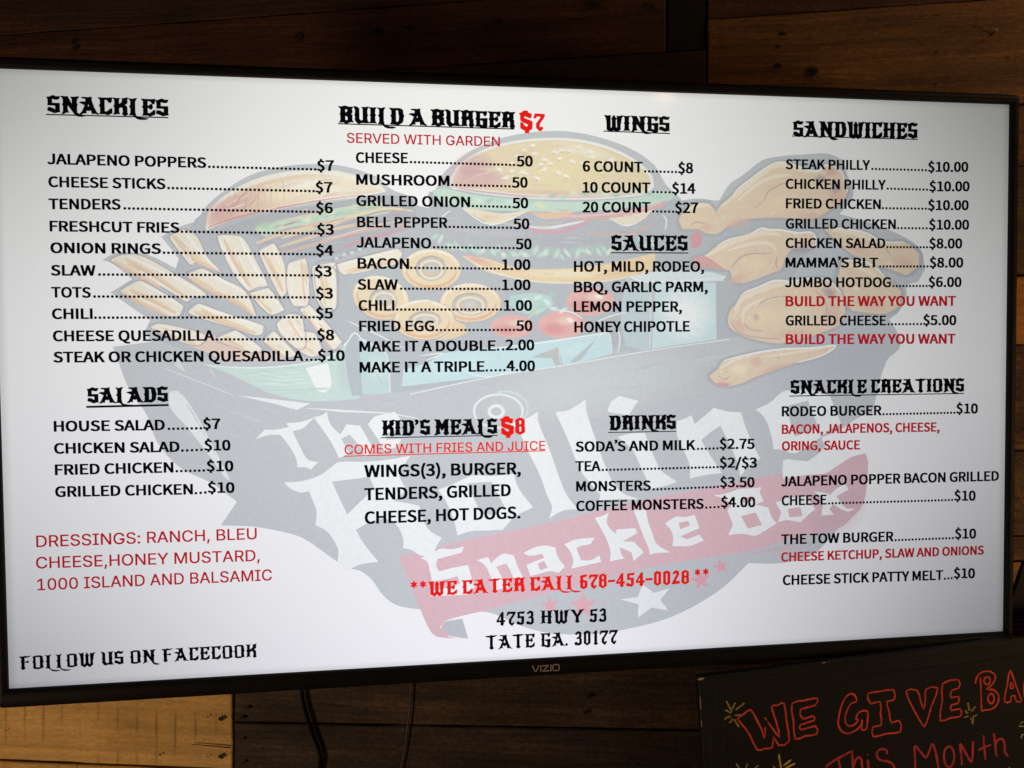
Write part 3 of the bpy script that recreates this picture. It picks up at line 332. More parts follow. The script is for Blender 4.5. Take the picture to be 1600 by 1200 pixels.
PICTURES = {
 'snack_box_picture': [
  ('P', (201, 205, 208), "-445.5,35 -408.1,40 -414.1,50.5 -408.8,62.2 -446.6,90.2 -425.3,103.9 -443.4,119.4 -453.2,123.2 -441.9,129.8 -433.3,131.1 -411,129.4 -378.9,113.3 -372.6,116 -395.7,147.1 -383,155.7 -364,162.5 -360.2,164.5 -352.3,177.7 -333,195 -307.2,211.3 -281.3,219.7 -255.4,223.6 -222.7,224.3 -201.7,220.8 -175.3,211.3 -162.1,199.5 -143.4,193.1 -136.7,187.8 -134.2,174.4 -130.3,155.4 -120.6,174.6 -124.4,194.8 -116.2,200.4 -109.3,215.4 -88.6,234.8 -74.8,244 -61,249.8 -43.6,257 -8.8,264.1 26.4,265.8 61.9,260.6 97.7,249 124.5,232.2 137.6,211.4 150.1,199.7 156.7,193.5 174.4,195.9 192.2,194.1 199.7,194.2 211.6,212.2 226.6,222.4 250.7,240 271.9,244.8 302.4,247.7 328.6,249.1 347.2,242.3 352,226.5 359.9,206.3 355.3,194.6 342.9,181.4 380.4,171.7 420.9,156.9 443.4,141.6 449.2,119.5 440.5,104.7 424.5,100.2 426.2,89.8 416.8,69.9 404.9,61 413,49.2 418.7,38.1 417.2,27 401.3,12.3 383.5,-50.5 374,-48.8 344.2,-66 322.3,-74.4 327,-86.3 309.9,-102.1 272.8,-114.4 234.6,-193.9 343.2,-180.2 311.9,-209.5 273.1,-217.6 234.6,-215.9 200.4,-245.3 143.9,-273.2 88.3,-284.9 51.7,-288 6.2,-284.8 -23.8,-276.1 -37.9,-269.6 -64.6,-257.6 -138.8,-250.4 -162.7,-245 -176.2,-234.7 -189.4,-215.4 -201.4,-205.8 -212.8,-202.6 -224.7,-195.2 -258.8,-169.2 -278.4,-161.7 -310.9,-154.4 -343.2,-151.9 -326.6,-127.6 -351.9,-107.3 -383.3,-89.8 -404.8,-62.8 -413.6,-36.2 -431.6,-6.3 -437.4,10.1", []),
  ('P', (240, 241, 240), "275.7,-99.4 282.4,-98.1 303.7,-102.4 317.3,-93.5 323.1,-87.2 350.6,-90.6 360.5,-99.2 336.9,-112.5 323.3,-119.5 274.8,-117.2", []),
  ('P', (192, 197, 201), "-365.3,160.5 -346.1,173.8 -143.5,183.7 -102.9,177.5 137.6,195.3 204.1,182.2 333.6,176.9 241.9,46.3 211.7,40.6 -49.5,3.2 -152.9,-14.8 -199.8,-6 -252.3,21.6 -349.2,22.4 -405.5,42.6", []),
  ('B', (213, 219, 217), 56.8, -9.3, 137.1, 43.3, 0.15, 0.8),
  ('B', (190, 194, 204), 334.4, 16.5, 85.9, 46.9, 0.3, 0.6),
  ('P', (208, 228, 221), "-355.7,15.9 -323.8,12.9 -285.1,13.2 -242.5,18.5 -219.2,29.7 -207.4,43.2 -195.9,31.3 -193.2,-9.5 -200,-21.3 -223.4,-23.5 -253.1,-23 -285.6,-16.7 -311.3,-4.6 -333.6,7.3", []),
  ('B', (222, 238, 230), -272.3, -0.1, 32.7, 11.4, -0.15, 0.8),
  ('B', (198, 214, 212), -212.9, 7.7, 11.6, 31.6, 0, 0.7),
  ('P', (244, 248, 246), "-254.1,11.5 -231,16.3 -227.7,-5.7 -230.6,-12.4 -236.4,-14.8 -242.7,-11.9 -248.6,-0.3", []),
  ('L', (235, 246, 242), 1.5, "-355.7,15.9 -323.8,12.7 -285.1,13 -242.5,18.5 -219.2,29.4 -207.4,43.2", 1, 1),
  ('L', (190, 210, 206), 1.1, "-301.3,10.3 -278.7,5.1 -254.2,6.1", 0.5, 1),
  ('L', (190, 210, 206), 1.1, "-301.4,5.1 -278.8,0.9 -254.3,1.9", 0.5, 1),
  ('L', (190, 210, 206), 1.1, "-301.5,-0 -278.9,-3.3 -254.3,-2.3", 0.5, 1),
  ('L', (190, 210, 206), 1.1, "-301.6,-5.2 -279,-7.5 -254.4,-6.5", 0.5, 1),
  ('L', (190, 210, 206), 1.1, "-301.7,-10.4 -279,-11.7 -254.5,-10.7", 0.5, 1),
  ('L', (190, 210, 206), 1.1, "-301.8,-15.6 -279.1,-15.9 -254.6,-14.9", 0.5, 1),
  ('P', (200, 222, 222), "-201.7,42.8 -188.4,40 -169.9,25 -166.4,-16 -189.3,-17 -209.2,-12.7 -210,26.6", []),
  ('P', (190, 200, 204), "-212.5,32.1 -203.6,48.2 -199.1,40.1 -196,-18.3 -206.7,-18.8 -211.6,7.7", []),
  ('B', (215, 235, 232), -180.8, 10.1, 13.4, 17.5, 0, 0.7),
  ('L', (242, 248, 246), 1.5, "-219.1,32.8 -211.1,38.1 -203,48.2 -193.8,40.1 -169.9,25 -166.4,-16", 1, 1),
  ('L', (238, 246, 244), 1.3, "-209.4,60.4 -194.9,53.6 -177.6,45.4 -148.2,30.2", 1, 1),
  ('L', (226, 236, 228), 1.7, "-169.9,25 -167.4,7.2 -167.1,-16", 1, 1),
  ('P', (192, 200, 204), "-167.2,26.3 -145.5,27.5 -127.9,20.5 -151.2,11.1 -154.2,-14.8 -165,-16", []),
  ('P', (205, 231, 234), "-154.1,-9.3 -152.5,9.1 -125.3,16.4 -110.1,25.9 -35.2,33.6 14.2,40.3 68,46.3 73.7,44.2 75.8,23.7 21.1,11.5 -49.5,1.8", []),
  ('B', (216, 240, 242), -91, 13.3, 41.4, 11, 0.15, 0.8),
  ('B', (212, 236, 238), 35.5, 29.6, 28.6, 8.6, 0.15, 0.8),
  ('L', (242, 249, 248), 1.5, "-59.7,30.3 -14.1,35.2 30.2,41.1 64.3,46.2 73.4,44.9 76,24.1", 1, 1),
  ('P', (196, 203, 200), "-14.3,20.9 16.3,31.9 20.8,11.9 12.2,11.3 8.7,19.3", []),
  ('L', (236, 244, 238), 1.4, "16.3,31.5 18.3,11.5", 1, 1),
  ('L', (240, 248, 247), 1.7, "64.3,45.3 39,18.7", 1, 1),
  ('P', (196, 204, 206), "28.3,14.8 60.7,42.7 42.6,19 35.4,14.7", []),
  ('L', (240, 248, 246), 1.4, "-128,18.5 -110.1,25.9 -134.7,23.3", 1, 1),
  ('L', (240, 248, 246), 1.1, "-91.1,7.8 -63.5,-0.1 -35.5,5.8", 1, 1),
  ('L', (190, 215, 222), 1, "-60.5,17.2 -46.6,18.1", 0.7, 1),
  ('L', (232, 238, 238), 1.3, "-146.1,-17.8 -49.5,1.5 21.1,11.3 118.8,26.9 211.7,39.2", 1, 0),
  ('P', (224, 234, 236), "91.8,109.5 100.8,113 122.7,114.4 178,116.1 207.9,110 204.2,104.6 120.9,101.7", []),
  ('P', (200, 216, 218), "91.7,107.7 119.9,101.7 118.8,28.2 111.5,27.3 91.4,32.8 86.1,62.8 89.9,92.8", []),
  ('P', (212, 231, 232), "125.4,100.8 195.7,102.8 196.6,39.3 121.6,29", []),
  ('P', (203, 208, 210), "119.9,101.7 126,100.8 121.6,29 117,28.2", []),
  ('B', (244, 248, 247), 161.3, 68, 35.2, 35.2, 0, 1),
  ('L', (202, 226, 228), 1.4, "174.3,68 189.2,68", 0.75, 1),
  ('L', (238, 246, 246), 1.4, "173.9,65 195.2,60", 0.75, 1),
  ('L', (202, 226, 228), 1.4, "172.8,62.2 195.2,49", 0.75, 1),
  ('L', (238, 246, 246), 1.4, "171,59.7 182.1,51.1", 0.75, 1),
  ('L', (202, 226, 228), 1.4, "168.6,57.7 181.8,40.7", 0.75, 1),
  ('L', (238, 246, 246), 1.4, "165.9,56.3 177.1,39.4", 0.75, 1),
  ('L', (202, 226, 228), 1.4, "162.8,55.6 164.6,42.8", 0.75, 1),
  ('L', (238, 246, 246), 1.4, "159.7,55.6 156.9,39.5", 0.75, 1),
  ('L', (202, 226, 228), 1.4, "156.7,56.4 145.5,39.6", 0.75, 1),
  ('L', (238, 246, 246), 1.4, "153.9,57.8 145.5,47.2", 0.75, 1),
  ('L', (202, 226, 228), 1.4, "151.6,59.8 134.3,46.2", 0.75, 1),
  ('L', (238, 246, 246), 1.4, "149.8,62.2 127.1,49.3", 0.75, 1),
  ('L', (202, 226, 228), 1.4, "148.7,65 134.4,62", 0.75, 1),
  ('L', (238, 246, 246), 1.4, "148.3,68 127.2,68.1", 0.75, 1),
  ('L', (202, 226, 228), 1.4, "148.7,71 127.2,77.7", 0.75, 1),
  ('L', (238, 246, 246), 1.4, "149.8,73.8 136.8,79.8", 0.75, 1),
  ('L', (202, 226, 228), 1.4, "151.6,76.3 134.4,89.8", 0.75, 1),
  ('L', (238, 246, 246), 1.4, "153.9,78.3 136.2,99.6", 0.75, 1),
  ('L', (202, 226, 228), 1.4, "156.7,79.7 151.5,91.7", 0.75, 1),
  ('L', (238, 246, 246), 1.4, "159.7,80.4 157,99.7", 0.75, 1),
  ('L', (202, 226, 228), 1.4, "162.9,80.4 166.7,99.7", 0.75, 1),
  ('L', (238, 246, 246), 1.4, "165.9,79.7 171.2,91.7", 0.75, 1),
  ('L', (202, 226, 228), 1.4, "168.7,78.3 181.9,95.2", 0.75, 1),
  ('L', (238, 246, 246), 1.4, "171,76.3 194.7,95", 0.75, 1),
  ('L', (202, 226, 228), 1.4, "172.8,73.8 186,79.8", 0.75, 1),
  ('L', (238, 246, 246), 1.4, "173.9,71 195.2,75.9", 0.75, 1),
  ('L', (240, 248, 247), 1.7, "93.6,110.4 120.9,102.6 206,108.2", 1, 1),
  ('L', (240, 248, 246), 2.1, "120.9,102.6 118.8,29.1", 1, 1),
  ('L', (238, 246, 245), 1.4, "78.8,54 85.1,43.4 82.7,24", 1, 1),
  ('L', (240, 246, 245), 1.4, "57.2,58.5 75.3,65.5 93.4,69.9", 1, 1),
  ('L', (196, 203, 206), 2.1, "179.9,116.1 209.8,111.8 211.7,106.5", 1, 1),
  ('P', (234, 236, 238), "-391.9,-14.3 -389.5,-10.5 -382.4,-11.1 -373.9,-21.2 -363.2,-40.4 -351,-65.6 -332.6,-105.4 -337.4,-102.7 -357.5,-72.1 -377.6,-45.1 -390.7,-28.3", []),
  ('L', (208, 211, 216), 1.7, "-374.8,-23.6 -361.8,-47.1 -344.9,-80.8", 1, 1),
  ('L', (240, 242, 243), 1.1, "-370.9,-27 -352.6,-63.9 -333.4,-104.5", 1, 1),
  ('L', (222, 225, 228), 1.4, "-396.8,13 -376.5,4.5 -349.8,-6.6 -327.6,-16.4", 1, 1),
  ('P', (240, 243, 243), "-323.6,-16.4 -301.9,-18.9 -249.8,-25.9 -263.9,-32.5 -285.8,-25.9", []),
  ('P', (240, 243, 243), "-254.8,-30.6 -220.2,-32.9 -183.5,-37.2 -220.2,-35.4", []),
  ('L', (240, 243, 243), 1.5, "-253.2,-31 -210.2,-34.4 -168.4,-38 -137.1,-43.9", 1, 1),
  ('P', (220, 224, 226), "-388.7,26 -380.9,21 -374.9,7.8 -384.2,14.5", []),
  ('P', (220, 226, 226), "-351.8,10.8 -349.5,10 -344.9,1.6", []),
  ('L', (212, 216, 220), 1.1, "-437.1,21.5 -418.5,23 -396.5,26.1", 0.6, 1),
  ('L', (236, 241, 241), 2.5, "-24.1,-37.9 -24.4,-40.8 -25.4,-43.5 -27.1,-46.2 -29.3,-48.5 -32.1,-50.7 -35.3,-52.5 -38.9,-53.9 -42.8,-54.9 -46.9,-55.5 -51,-55.6 -55.2,-55.3 -59.2,-54.5 -63.1,-53.3 -66.6,-51.8 -69.7,-49.8 -72.4,-47.6 -74.5,-45.1 -76,-42.5 -76.9,-39.7 -77.2,-36.9 -76.8,-34 -75.8,-31.3 -74.1,-28.7 -71.9,-26.4 -69.1,-24.3 -65.9,-22.5 -62.4,-21.1 -58.5,-20.1 -54.4,-19.5 -50.2,-19.4 -46.1,-19.7 -42,-20.5 -38.2,-21.7 -34.7,-23.2 -31.5,-25.2 -28.9,-27.4 -26.7,-29.9 -25.2,-32.6 -24.3,-35.4 -24.1,-38.2", 1, 0),
  ('L', (240, 244, 244), 3.6, "-45.3,-37.9 -45.4,-38.9 -45.7,-39.9 -46.2,-40.8 -46.8,-41.6 -47.6,-42.3 -48.6,-42.9 -49.6,-43.4 -50.7,-43.8 -51.9,-44 -53.1,-44 -54.3,-43.9 -55.5,-43.7 -56.6,-43.3 -57.6,-42.7 -58.5,-42.1 -59.3,-41.3 -59.9,-40.5 -60.4,-39.5 -60.6,-38.6 -60.7,-37.6 -60.6,-36.6 -60.3,-35.7 -59.8,-34.8 -59.1,-33.9 -58.3,-33.2 -57.4,-32.6 -56.4,-32.1 -55.2,-31.8 -54.1,-31.6 -52.9,-31.5 -51.7,-31.6 -50.5,-31.9 -49.4,-32.3 -48.4,-32.8 -47.5,-33.5 -46.7,-34.3 -46.1,-35.1 -45.6,-36.1 -45.4,-37 -45.3,-38", 1, 0),
  ('L', (214, 230, 228), 2.1, "-51.8,-17.1 -50.2,-16.7 -48.6,-16.5 -46.9,-16.3 -45.3,-16.2 -43.7,-16.2 -42,-16.2 -40.4,-16.4 -38.7,-16.6 -37.1,-16.9 -35.6,-17.2 -34,-17.7 -32.5,-18.2 -31,-18.8 -29.6,-19.5 -28.3,-20.2 -27,-21 -25.8,-21.8 -24.6,-22.7 -23.6,-23.7 -22.6,-24.7 -21.7,-25.7 -20.9,-26.8 -20.2,-27.9 -19.6,-29.1 -19.2,-30.3 -18.8,-31.5 -18.5,-32.7 -18.3,-33.9 -18.2,-35.1 -18.3,-36.4 -18.4,-37.6 -18.7,-38.8 -19,-40 -19.5,-41.1 -20.1,-42.3 -20.7,-43.4 -21.5,-44.5 -22.4,-45.5 -23.3,-46.5 -24.4,-47.5", 1, 0),
  ('L', (212, 216, 218), 1.5, "-333.5,-31.9 -315.3,-38.2 -297,-44.5", 0.60117, 1),
  ('L', (212, 216, 218), 2.5, "-320.1,-38.3 -310.6,-41.2 -301,-44.8", 0.568032, 1),
  ('L', (206, 209, 212), 1.9, "-314.9,-38.1 -301.6,-43.3 -288.3,-48.5", 0.52538, 1),
  ('L', (206, 209, 212), 2.4, "-333.4,-56.2 -324.5,-59.4 -315.5,-63.5", 0.413303, 1),
  ('L', (212, 216, 218), 1.8, "-302.7,-27.9 -293.1,-31.4 -283.4,-35.8", 0.478456, 1),
  ('L', (212, 216, 218), 1.6, "-294.9,-52.2 -282.9,-54.9 -270.8,-58.1", 0.540385, 1),
  ('L', (206, 209, 212), 1.5, "-350.3,-25.1 -331.8,-31.6 -313.2,-38", 0.406241, 1),
  ('L', (186, 191, 196), 1.4, "-242.7,-38.1 -231.8,-42.7 -220.8,-48", 0.483428, 1),
  ('L', (212, 216, 218), 2.1, "-400.6,-8 -388.3,-12.1 -375.8,-15.7", 0.402104, 1),
  ('L', (200, 222, 214), 1.9, "-252.7,-9.1 -240,-10.6 -227.3,-12.5", 0.62133, 1),
  ('L', (232, 242, 236), 1.9, "-304.1,-5.3 -293.2,-4.7 -282.3,-3.8", 0.578462, 1),
  ('L', (192, 214, 208), 1.9, "-308.8,-8.1 -301.6,-8.6 -294.3,-8.4", 0.475326, 1),
  ('L', (222, 238, 230), 1.7, "-269.7,7.4 -263,6.9 -256.2,7", 0.645, 1),
  ('L', (200, 222, 214), 1.3, "-298.4,-6.7 -288.6,-7 -278.7,-6.5", 0.608618, 1),
  ('L', (232, 242, 236), 1.2, "-264.5,-4.1 -253.2,-3.9 -241.8,-4.3", 0.402262, 1),
  ('L', (192, 214, 208), 1.3, "-321,6.8 -309.4,6.3 -297.8,6", 0.59758, 1),
  ('L', (232, 242, 236), 1.4, "-296.2,-6.6 -282.6,-6.7 -269,-6.7", 0.555397, 1),
  ('L', (222, 238, 230), 1, "-245.3,8.3 -231.5,6.9 -217.8,5.1", 0.462616, 1),
  ('L', (200, 222, 214), 1.8, "-300.8,8.8 -287.2,9 -273.5,9.9", 0.411869, 1),
  ('L', (222, 238, 230), 1.7, "-253.9,-15.3 -242.1,-17 -230.4,-18.7", 0.491827, 1),
  ('L', (232, 242, 236), 1.3, "-277.6,-16.8 -267,-16.3 -256.4,-15.8", 0.474365, 1),
  ('L', (200, 222, 214), 1, "-279.3,-4.1 -272,-4.4 -264.7,-4.7", 0.650821, 1),
  ('L', (192, 214, 208), 1, "-285.7,4.1 -273.1,3.5 -260.4,2.9", 0.521615, 1),
  ('L', (222, 238, 230), 1.8, "-313,5.2 -302,5.6 -291,6.6", 0.547058, 1),
  ('L', (192, 214, 208), 1.5, "-256.4,-11.8 -242.9,-10.8 -229.4,-9.5", 0.619152, 1),
  ('L', (192, 214, 208), 1.2, "-277.7,12.1 -270.3,11.7 -262.8,11.5", 0.582231, 1),
  ('L', (214, 219, 218), 1.9, "183.4,10.2 196.4,11.7 209.4,13", 0.320556, 1),
  ('L', (214, 219, 218), 2.9, "170.5,13.9 182.9,17.8 195.4,20.7", 0.42102, 1),
  ('L', (206, 212, 212), 3.2, "32.1,-24.7 52.9,-19.3 73.8,-13.5", 0.305365, 1),
  ('L', (214, 219, 218), 1.8, "93.2,-10.5 111.7,-7.1 130.3,-4.7", 0.280054, 1),
  ('L', (206, 212, 212), 2.7, "75.4,3.3 92.8,4.6 110.2,6.3", 0.243084, 1),
  ('L', (191, 196, 200), 2.2, "71.9,-15.3 91.6,-14.3 111.4,-12.6", 0.263255, 1),
  ('L', (214, 219, 218), 3, "173.8,11.9 201.8,19.6 230,27", 0.393454, 1),
  ('L', (191, 196, 200), 1.9, "184.9,-6.9 209.2,0 233.6,6.7", 0.41761, 1),
  ('L', (214, 219, 218), 1.7, "112.3,-10.4 127.1,-6.3 142,-2.4", 0.363079, 1),
  ('L', (191, 196, 200), 1.7, "182,6.5 200.4,12.1 219,17.1", 0.291712, 1),
  ('L', (191, 196, 200), 3, "102.6,6.3 120.6,10.3 138.7,14.5", 0.352129, 1),
  ('L', (206, 212, 212), 2.9, "37.1,-27.2 53,-22.2 69,-17.8", 0.321761, 1),
  ('L', (191, 196, 200), 3.6, "169.7,0.6 195.3,6.6 221,13.2", 0.288742, 1),
  ('L', (206, 212, 212), 3.4, "212.9,-18.1 226.3,-16 239.8,-14.1", 0.311339, 1),
  ('L', (206, 212, 212), 3.5, "150.1,-23.6 167.8,-21.8 185.5,-19.3", 0.386857, 1),
  ('L', (182, 194, 196), 1.6, "-184.7,11.2 -179.7,2.3 -174.8,-7.5", 0.408257, 1),
  ('L', (226, 238, 236), 1.2, "-178.8,19 -172.4,6.8 -165.9,-5.5", 0.565598, 1),
 ],
 'left_burger_picture': [
  ('P', (244, 240, 228), "-351.4,160.7 -348.6,173.8 -333.1,189.8 -307.3,205.3 -281.4,213.8 -255.5,217.6 -222.8,218.3 -201.8,214.1 -178,205.9 -167.5,197.4 -196.8,190.8 -236.4,185.5 -282.1,176.1 -314.4,169.1 -333.7,162.2 -351.6,154.1", []),
  ('P', (238, 218, 190), "-348.9,162 -342.2,176.5 -326.7,189.9 -300.9,202.2 -275.1,210 -249,213.8 -216.3,212.5 -196.6,208.2 -171.5,198 -196.8,192.2 -236.4,186.8 -282.1,177.5 -314.4,170.4 -333.6,163.5 -349,156.8", []),
  ('B', (222, 180, 178), -332.1, 174.1, 29.3, 14, 0.5, 0.95),
  ('B', (222, 186, 180), -307.7, 184.3, 32.1, 16.7, 0.35, 0.6),
  ('B', (248, 242, 226), -236.2, 200.8, 59, 14.4, 0.1, 1),
  ('B', (248, 244, 234), -196.6, 205.6, 33.2, 10.6, -0.1, 0.9),
  ('B', (246, 236, 206), -268.9, 194.9, 38.9, 11.7, 0.2, 0.9),
  ('B', (246, 228, 200), -209.9, 204.6, 33, 6.6, -0.1, 0.8),
  ('B', (250, 246, 238), -255.7, 203.1, 26, 5.2, 0.1, 0.7),
  ('L', (236, 200, 180), 1.1, "-333.6,166.2 -329.5,180.7 -327.9,195.1", 0.5, 1),
  ('L', (206, 158, 160), 1.1, "-326.9,168.2 -323.3,182.9 -322.2,196.5", 0.5, 1),
  ('L', (236, 200, 180), 1.1, "-320.2,170.3 -317.1,185.1 -316.4,197.9", 0.5, 1),
  ('L', (206, 158, 160), 1.1, "-313.6,172.4 -311,187.3 -310.6,199.4", 0.5, 1),
  ('L', (236, 200, 180), 1.1, "-306.9,174.4 -304.8,189.5 -304.8,200.8", 0.5, 1),
  ('L', (206, 158, 160), 1.1, "-300.1,176.5 -298.6,191.7 -299,202.2", 0.5, 1),
  ('L', (236, 200, 180), 1.1, "-293.4,178.6 -292.4,193.9 -293.2,203.7", 0.5, 1),
  ('L', (206, 158, 160), 1.1, "-286.7,180.7 -286.1,196.1 -287.4,205.1", 0.5, 1),
  ('L', (236, 200, 180), 1.1, "-279.9,182.8 -279.9,198.4 -281.6,206.5", 0.5, 1),
  ('L', (206, 158, 160), 1.1, "-273.2,184.9 -273.7,200.6 -275.7,208", 0.5, 1),
  ('L', (236, 200, 180), 1.1, "-266.4,187 -267.4,202.8 -269.9,209.4", 0.5, 1),
  ('L', (216, 150, 152), 2.1, "-349.6,156.8 -332.3,164.2 -314.4,169.7 -282.1,177.5 -236.4,186.8 -196.8,192.8", 0.8, 1),
  ('L', (246, 244, 240), 1.4, "-275.6,180.2 -236.4,188.2 -170.2,196.7", 0.8, 1),
  ('P', (186, 188, 194), "-349.1,150.2 -314.5,164.5 -275.7,174.9 -223.3,185 -163.5,193.4 -140.1,189.1 -135.6,170.3 -170.8,148.2 -211,132.4 -257,127.3 -276.5,131.8 -295.6,142.9 -321.1,153.2", []),
  ('P', (206, 224, 204), "-301.9,153.4 -281,164.9 -256.3,169.9 -223.4,178.4 -183.6,185.7 -170.3,184.6 -197.1,173.4 -236.8,163.5 -269.5,157.8 -292.3,148.2", []),
  ('B', (232, 240, 214), -298.6, 156.8, 5.2, 3.2, 0.3, 0.8),
  ('B', (190, 222, 192), -290.5, 157.9, 5.2, 3.2, 0.3, 0.8),
  ('B', (190, 222, 192), -282.4, 159.1, 5.2, 3.2, 0.3, 0.8),
  ('B', (232, 240, 214), -274.3, 160.2, 5.2, 3.2, 0.3, 0.8),
  ('B', (190, 222, 192), -266.2, 164.1, 5.2, 3.3, 0.3, 0.8),
  ('B', (190, 222, 192), -258, 165.2, 5.2, 3.3, 0.3, 0.8),
  ('B', (232, 240, 214), -249.8, 166.4, 5.2, 3.3, 0.3, 0.8),
  ('B', (190, 222, 192), -241.7, 167.6, 5.2, 3.3, 0.3, 0.8),
  ('B', (190, 222, 192), -233.4, 171.4, 5.3, 3.3, 0.3, 0.8),
  ('B', (232, 240, 214), -225.2, 172.6, 5.3, 3.3, 0.3, 0.8),
  ('B', (190, 222, 192), -216.9, 173.8, 5.3, 3.3, 0.3, 0.8),
  ('B', (190, 222, 192), -208.7, 175, 5.3, 3.3, 0.3, 0.8),
  ('B', (232, 240, 214), -200.3, 178.9, 5.3, 3.3, 0.3, 0.8),
  ('B', (190, 222, 192), -192, 180.1, 5.3, 3.3, 0.3, 0.8),
  ('B', (190, 222, 192), -183.7, 181.3, 5.3, 3.3, 0.3, 0.8),
  ('B', (232, 240, 214), -175.4, 182.5, 5.3, 3.3, 0.3, 0.8),
  ('B', (186, 216, 186), -294, 160.1, 10.3, 4.5, 0.3, 0.9),
  ('L', (238, 228, 186), 3.5, "-276.2,147.1 -243.4,158.1 -210.4,167.9 -170.4,179.2 -140.2,177", 0.9, 1),
  ('L', (240, 216, 184), 4.2, "-302.1,141.5 -276.1,151.7 -236.9,160.9 -203.8,169.3", 0.9, 1),
  ('L', (240, 214, 176), 3.5, "-278.9,137.8 -250.2,147.4 -217.2,158.4 -177.3,165.7", 0.8, 1),
  ('L', (230, 196, 176), 3.5, "-276.5,131.2 -243.7,140.8 -197.4,154.7 -143.8,163.4", 0.7, 1),
  ('L', (224, 160, 170), 2.8, "-217.5,137 -184.2,148.1 -143.8,159.3", 0.75, 1),
  ('L', (236, 214, 200), 2.1, "-223.9,147.7 -184,160.2 -136.9,170.3", 0.7, 1),
  ('B', (168, 172, 180), -224.3, 125.6, 2.6, 2, 0, 0.8),
  ('B', (232, 236, 236), -220.3, 126.5, 2.6, 2, 0, 0.8),
  ('B', (168, 172, 180), -216.3, 127.5, 2.6, 2, 0, 0.8),
  ('B', (232, 236, 236), -212.3, 130.5, 2.6, 2, 0, 0.8),
  ('B', (168, 172, 180), -208.3, 131.5, 2.7, 2, 0, 0.8),
  ('B', (232, 236, 236), -204.4, 132.4, 2.7, 2, 0, 0.8),
  ('B', (168, 172, 180), -200.3, 135.4, 2.7, 2, 0, 0.8),
  ('B', (232, 236, 236), -196.3, 136.4, 2.7, 2, 0, 0.8),
  ('B', (168, 172, 180), -192.3, 137.4, 2.7, 2, 0, 0.8),
  ('B', (232, 236, 236), -188.3, 140.4, 2.7, 2, 0, 0.8),
  ('B', (168, 172, 180), -184.3, 141.4, 2.7, 2, 0, 0.8),
  ('B', (232, 236, 236), -180.3, 142.3, 2.7, 2, 0, 0.8),
  ('L', (230, 196, 170), 1, "-273.4,198.4 -262.6,202.1 -251.8,205.4", 0.569542, 1),
  ('L', (244, 224, 186), 2, "-256.3,183.9 -248.8,185.5 -241.2,188.1", 0.389304, 1),
  ('L', (248, 238, 214), 1.2, "-217.3,202.9 -210.8,203.4 -204.3,204.1", 0.417033, 1),
  ('L', (244, 224, 186), 2.1, "-304.2,181.9 -297.3,185.2 -290.4,187.6", 0.405652, 1),
  ('L', (226, 190, 174), 1.3, "-244.6,197.8 -236.3,198.4 -228.1,199.4", 0.49585, 1),
  ('L', (248, 238, 214), 1.4, "-298.6,196.7 -286.3,200.9 -274,206.1", 0.360802, 1),
  ('L', (226, 190, 174), 1.6, "-263.4,188.6 -253.2,191.5 -242.9,194.8", 0.419255, 1),
  ('L', (226, 190, 174), 2.1, "-233.6,191.2 -224.8,193.2 -216,195.3", 0.629566, 1),
  ('L', (248, 238, 214), 1.7, "-331.9,180.1 -320.3,185.4 -308.7,190.6", 0.598636, 1),
  ('L', (248, 238, 214), 1.7, "-293.9,200.5 -286,202.3 -278.1,203.5", 0.517834, 1),
  ('L', (230, 196, 170), 1.2, "-297.4,176.2 -289,178.7 -280.6,182.1", 0.423431, 1),
  ('L', (226, 190, 174), 1.3, "-280.7,198.4 -268.7,202.1 -256.6,206.2", 0.516827, 1),
  ('L', (248, 238, 214), 1.8, "-300.1,174.3 -290.1,176.5 -280,178.8", 0.511092, 1),
  ('L', (226, 190, 174), 1.7, "-243.5,199.7 -230.7,202 -217.9,205.2", 0.582451, 1),
  ('L', (230, 196, 170), 2.1, "-341.2,163.6 -335.3,166.1 -329.4,169.3", 0.462574, 1),
  ('L', (252, 248, 238), 1.4, "-334.7,174.7 -323.1,178 -311.5,182.2", 0.578044, 1),
  ('L', (226, 190, 174), 1.6, "-237,207.1 -229.6,208.2 -222.1,208.9", 0.530311, 1),
  ('L', (212, 160, 160), 1.2, "-308.1,179.5 -303.4,186 -298.7,192", 0.716775, 1),
  ('L', (240, 214, 190), 1.4, "-307.6,182.1 -300.3,191.3 -293,199.4", 0.594028, 1),
  ('L', (240, 214, 190), 1.5, "-334.2,172.2 -327,181.5 -319.8,190", 0.441611, 1),
  ('L', (228, 190, 176), 1.6, "-336,169.3 -328,179.4 -319.9,189.9", 0.654193, 1),
  ('L', (204, 150, 156), 1.8, "-322.5,181 -316.7,188.3 -310.8,194.6", 0.643693, 1),
  ('L', (228, 190, 176), 1.1, "-318.9,181.2 -313.2,189.1 -307.6,196.3", 0.63641, 1),
  ('L', (190, 220, 190), 1, "-229.3,167.6 -215.3,171.4 -201.2,175", 0.469564, 1),
  ('L', (190, 220, 190), 2, "-257.8,153.6 -243.8,157.3 -229.7,160.8", 0.746121, 1),
  ('L', (168, 172, 182), 1.7, "-211.1,162.2 -205.4,164.2 -199.6,165.5", 0.518869, 1),
  ('L', (190, 220, 190), 1, "-228.2,141.2 -220.4,143 -212.5,144.2", 0.716438, 1),
  ('L', (160, 164, 174), 2.1, "-244.3,159.4 -237.8,160.3 -231.3,161.9", 0.777659, 1),
  ('L', (176, 178, 186), 1.5, "-275.8,159.3 -268.4,161.8 -261,165.1", 0.627581, 1),
  ('L', (160, 164, 174), 1.5, "-183.7,163.7 -171.9,165.6 -160.1,167", 0.695028, 1),
  ('L', (190, 220, 190), 1, "-275.6,140.7 -265.3,143.2 -254.9,145.4", 0.60605, 1),
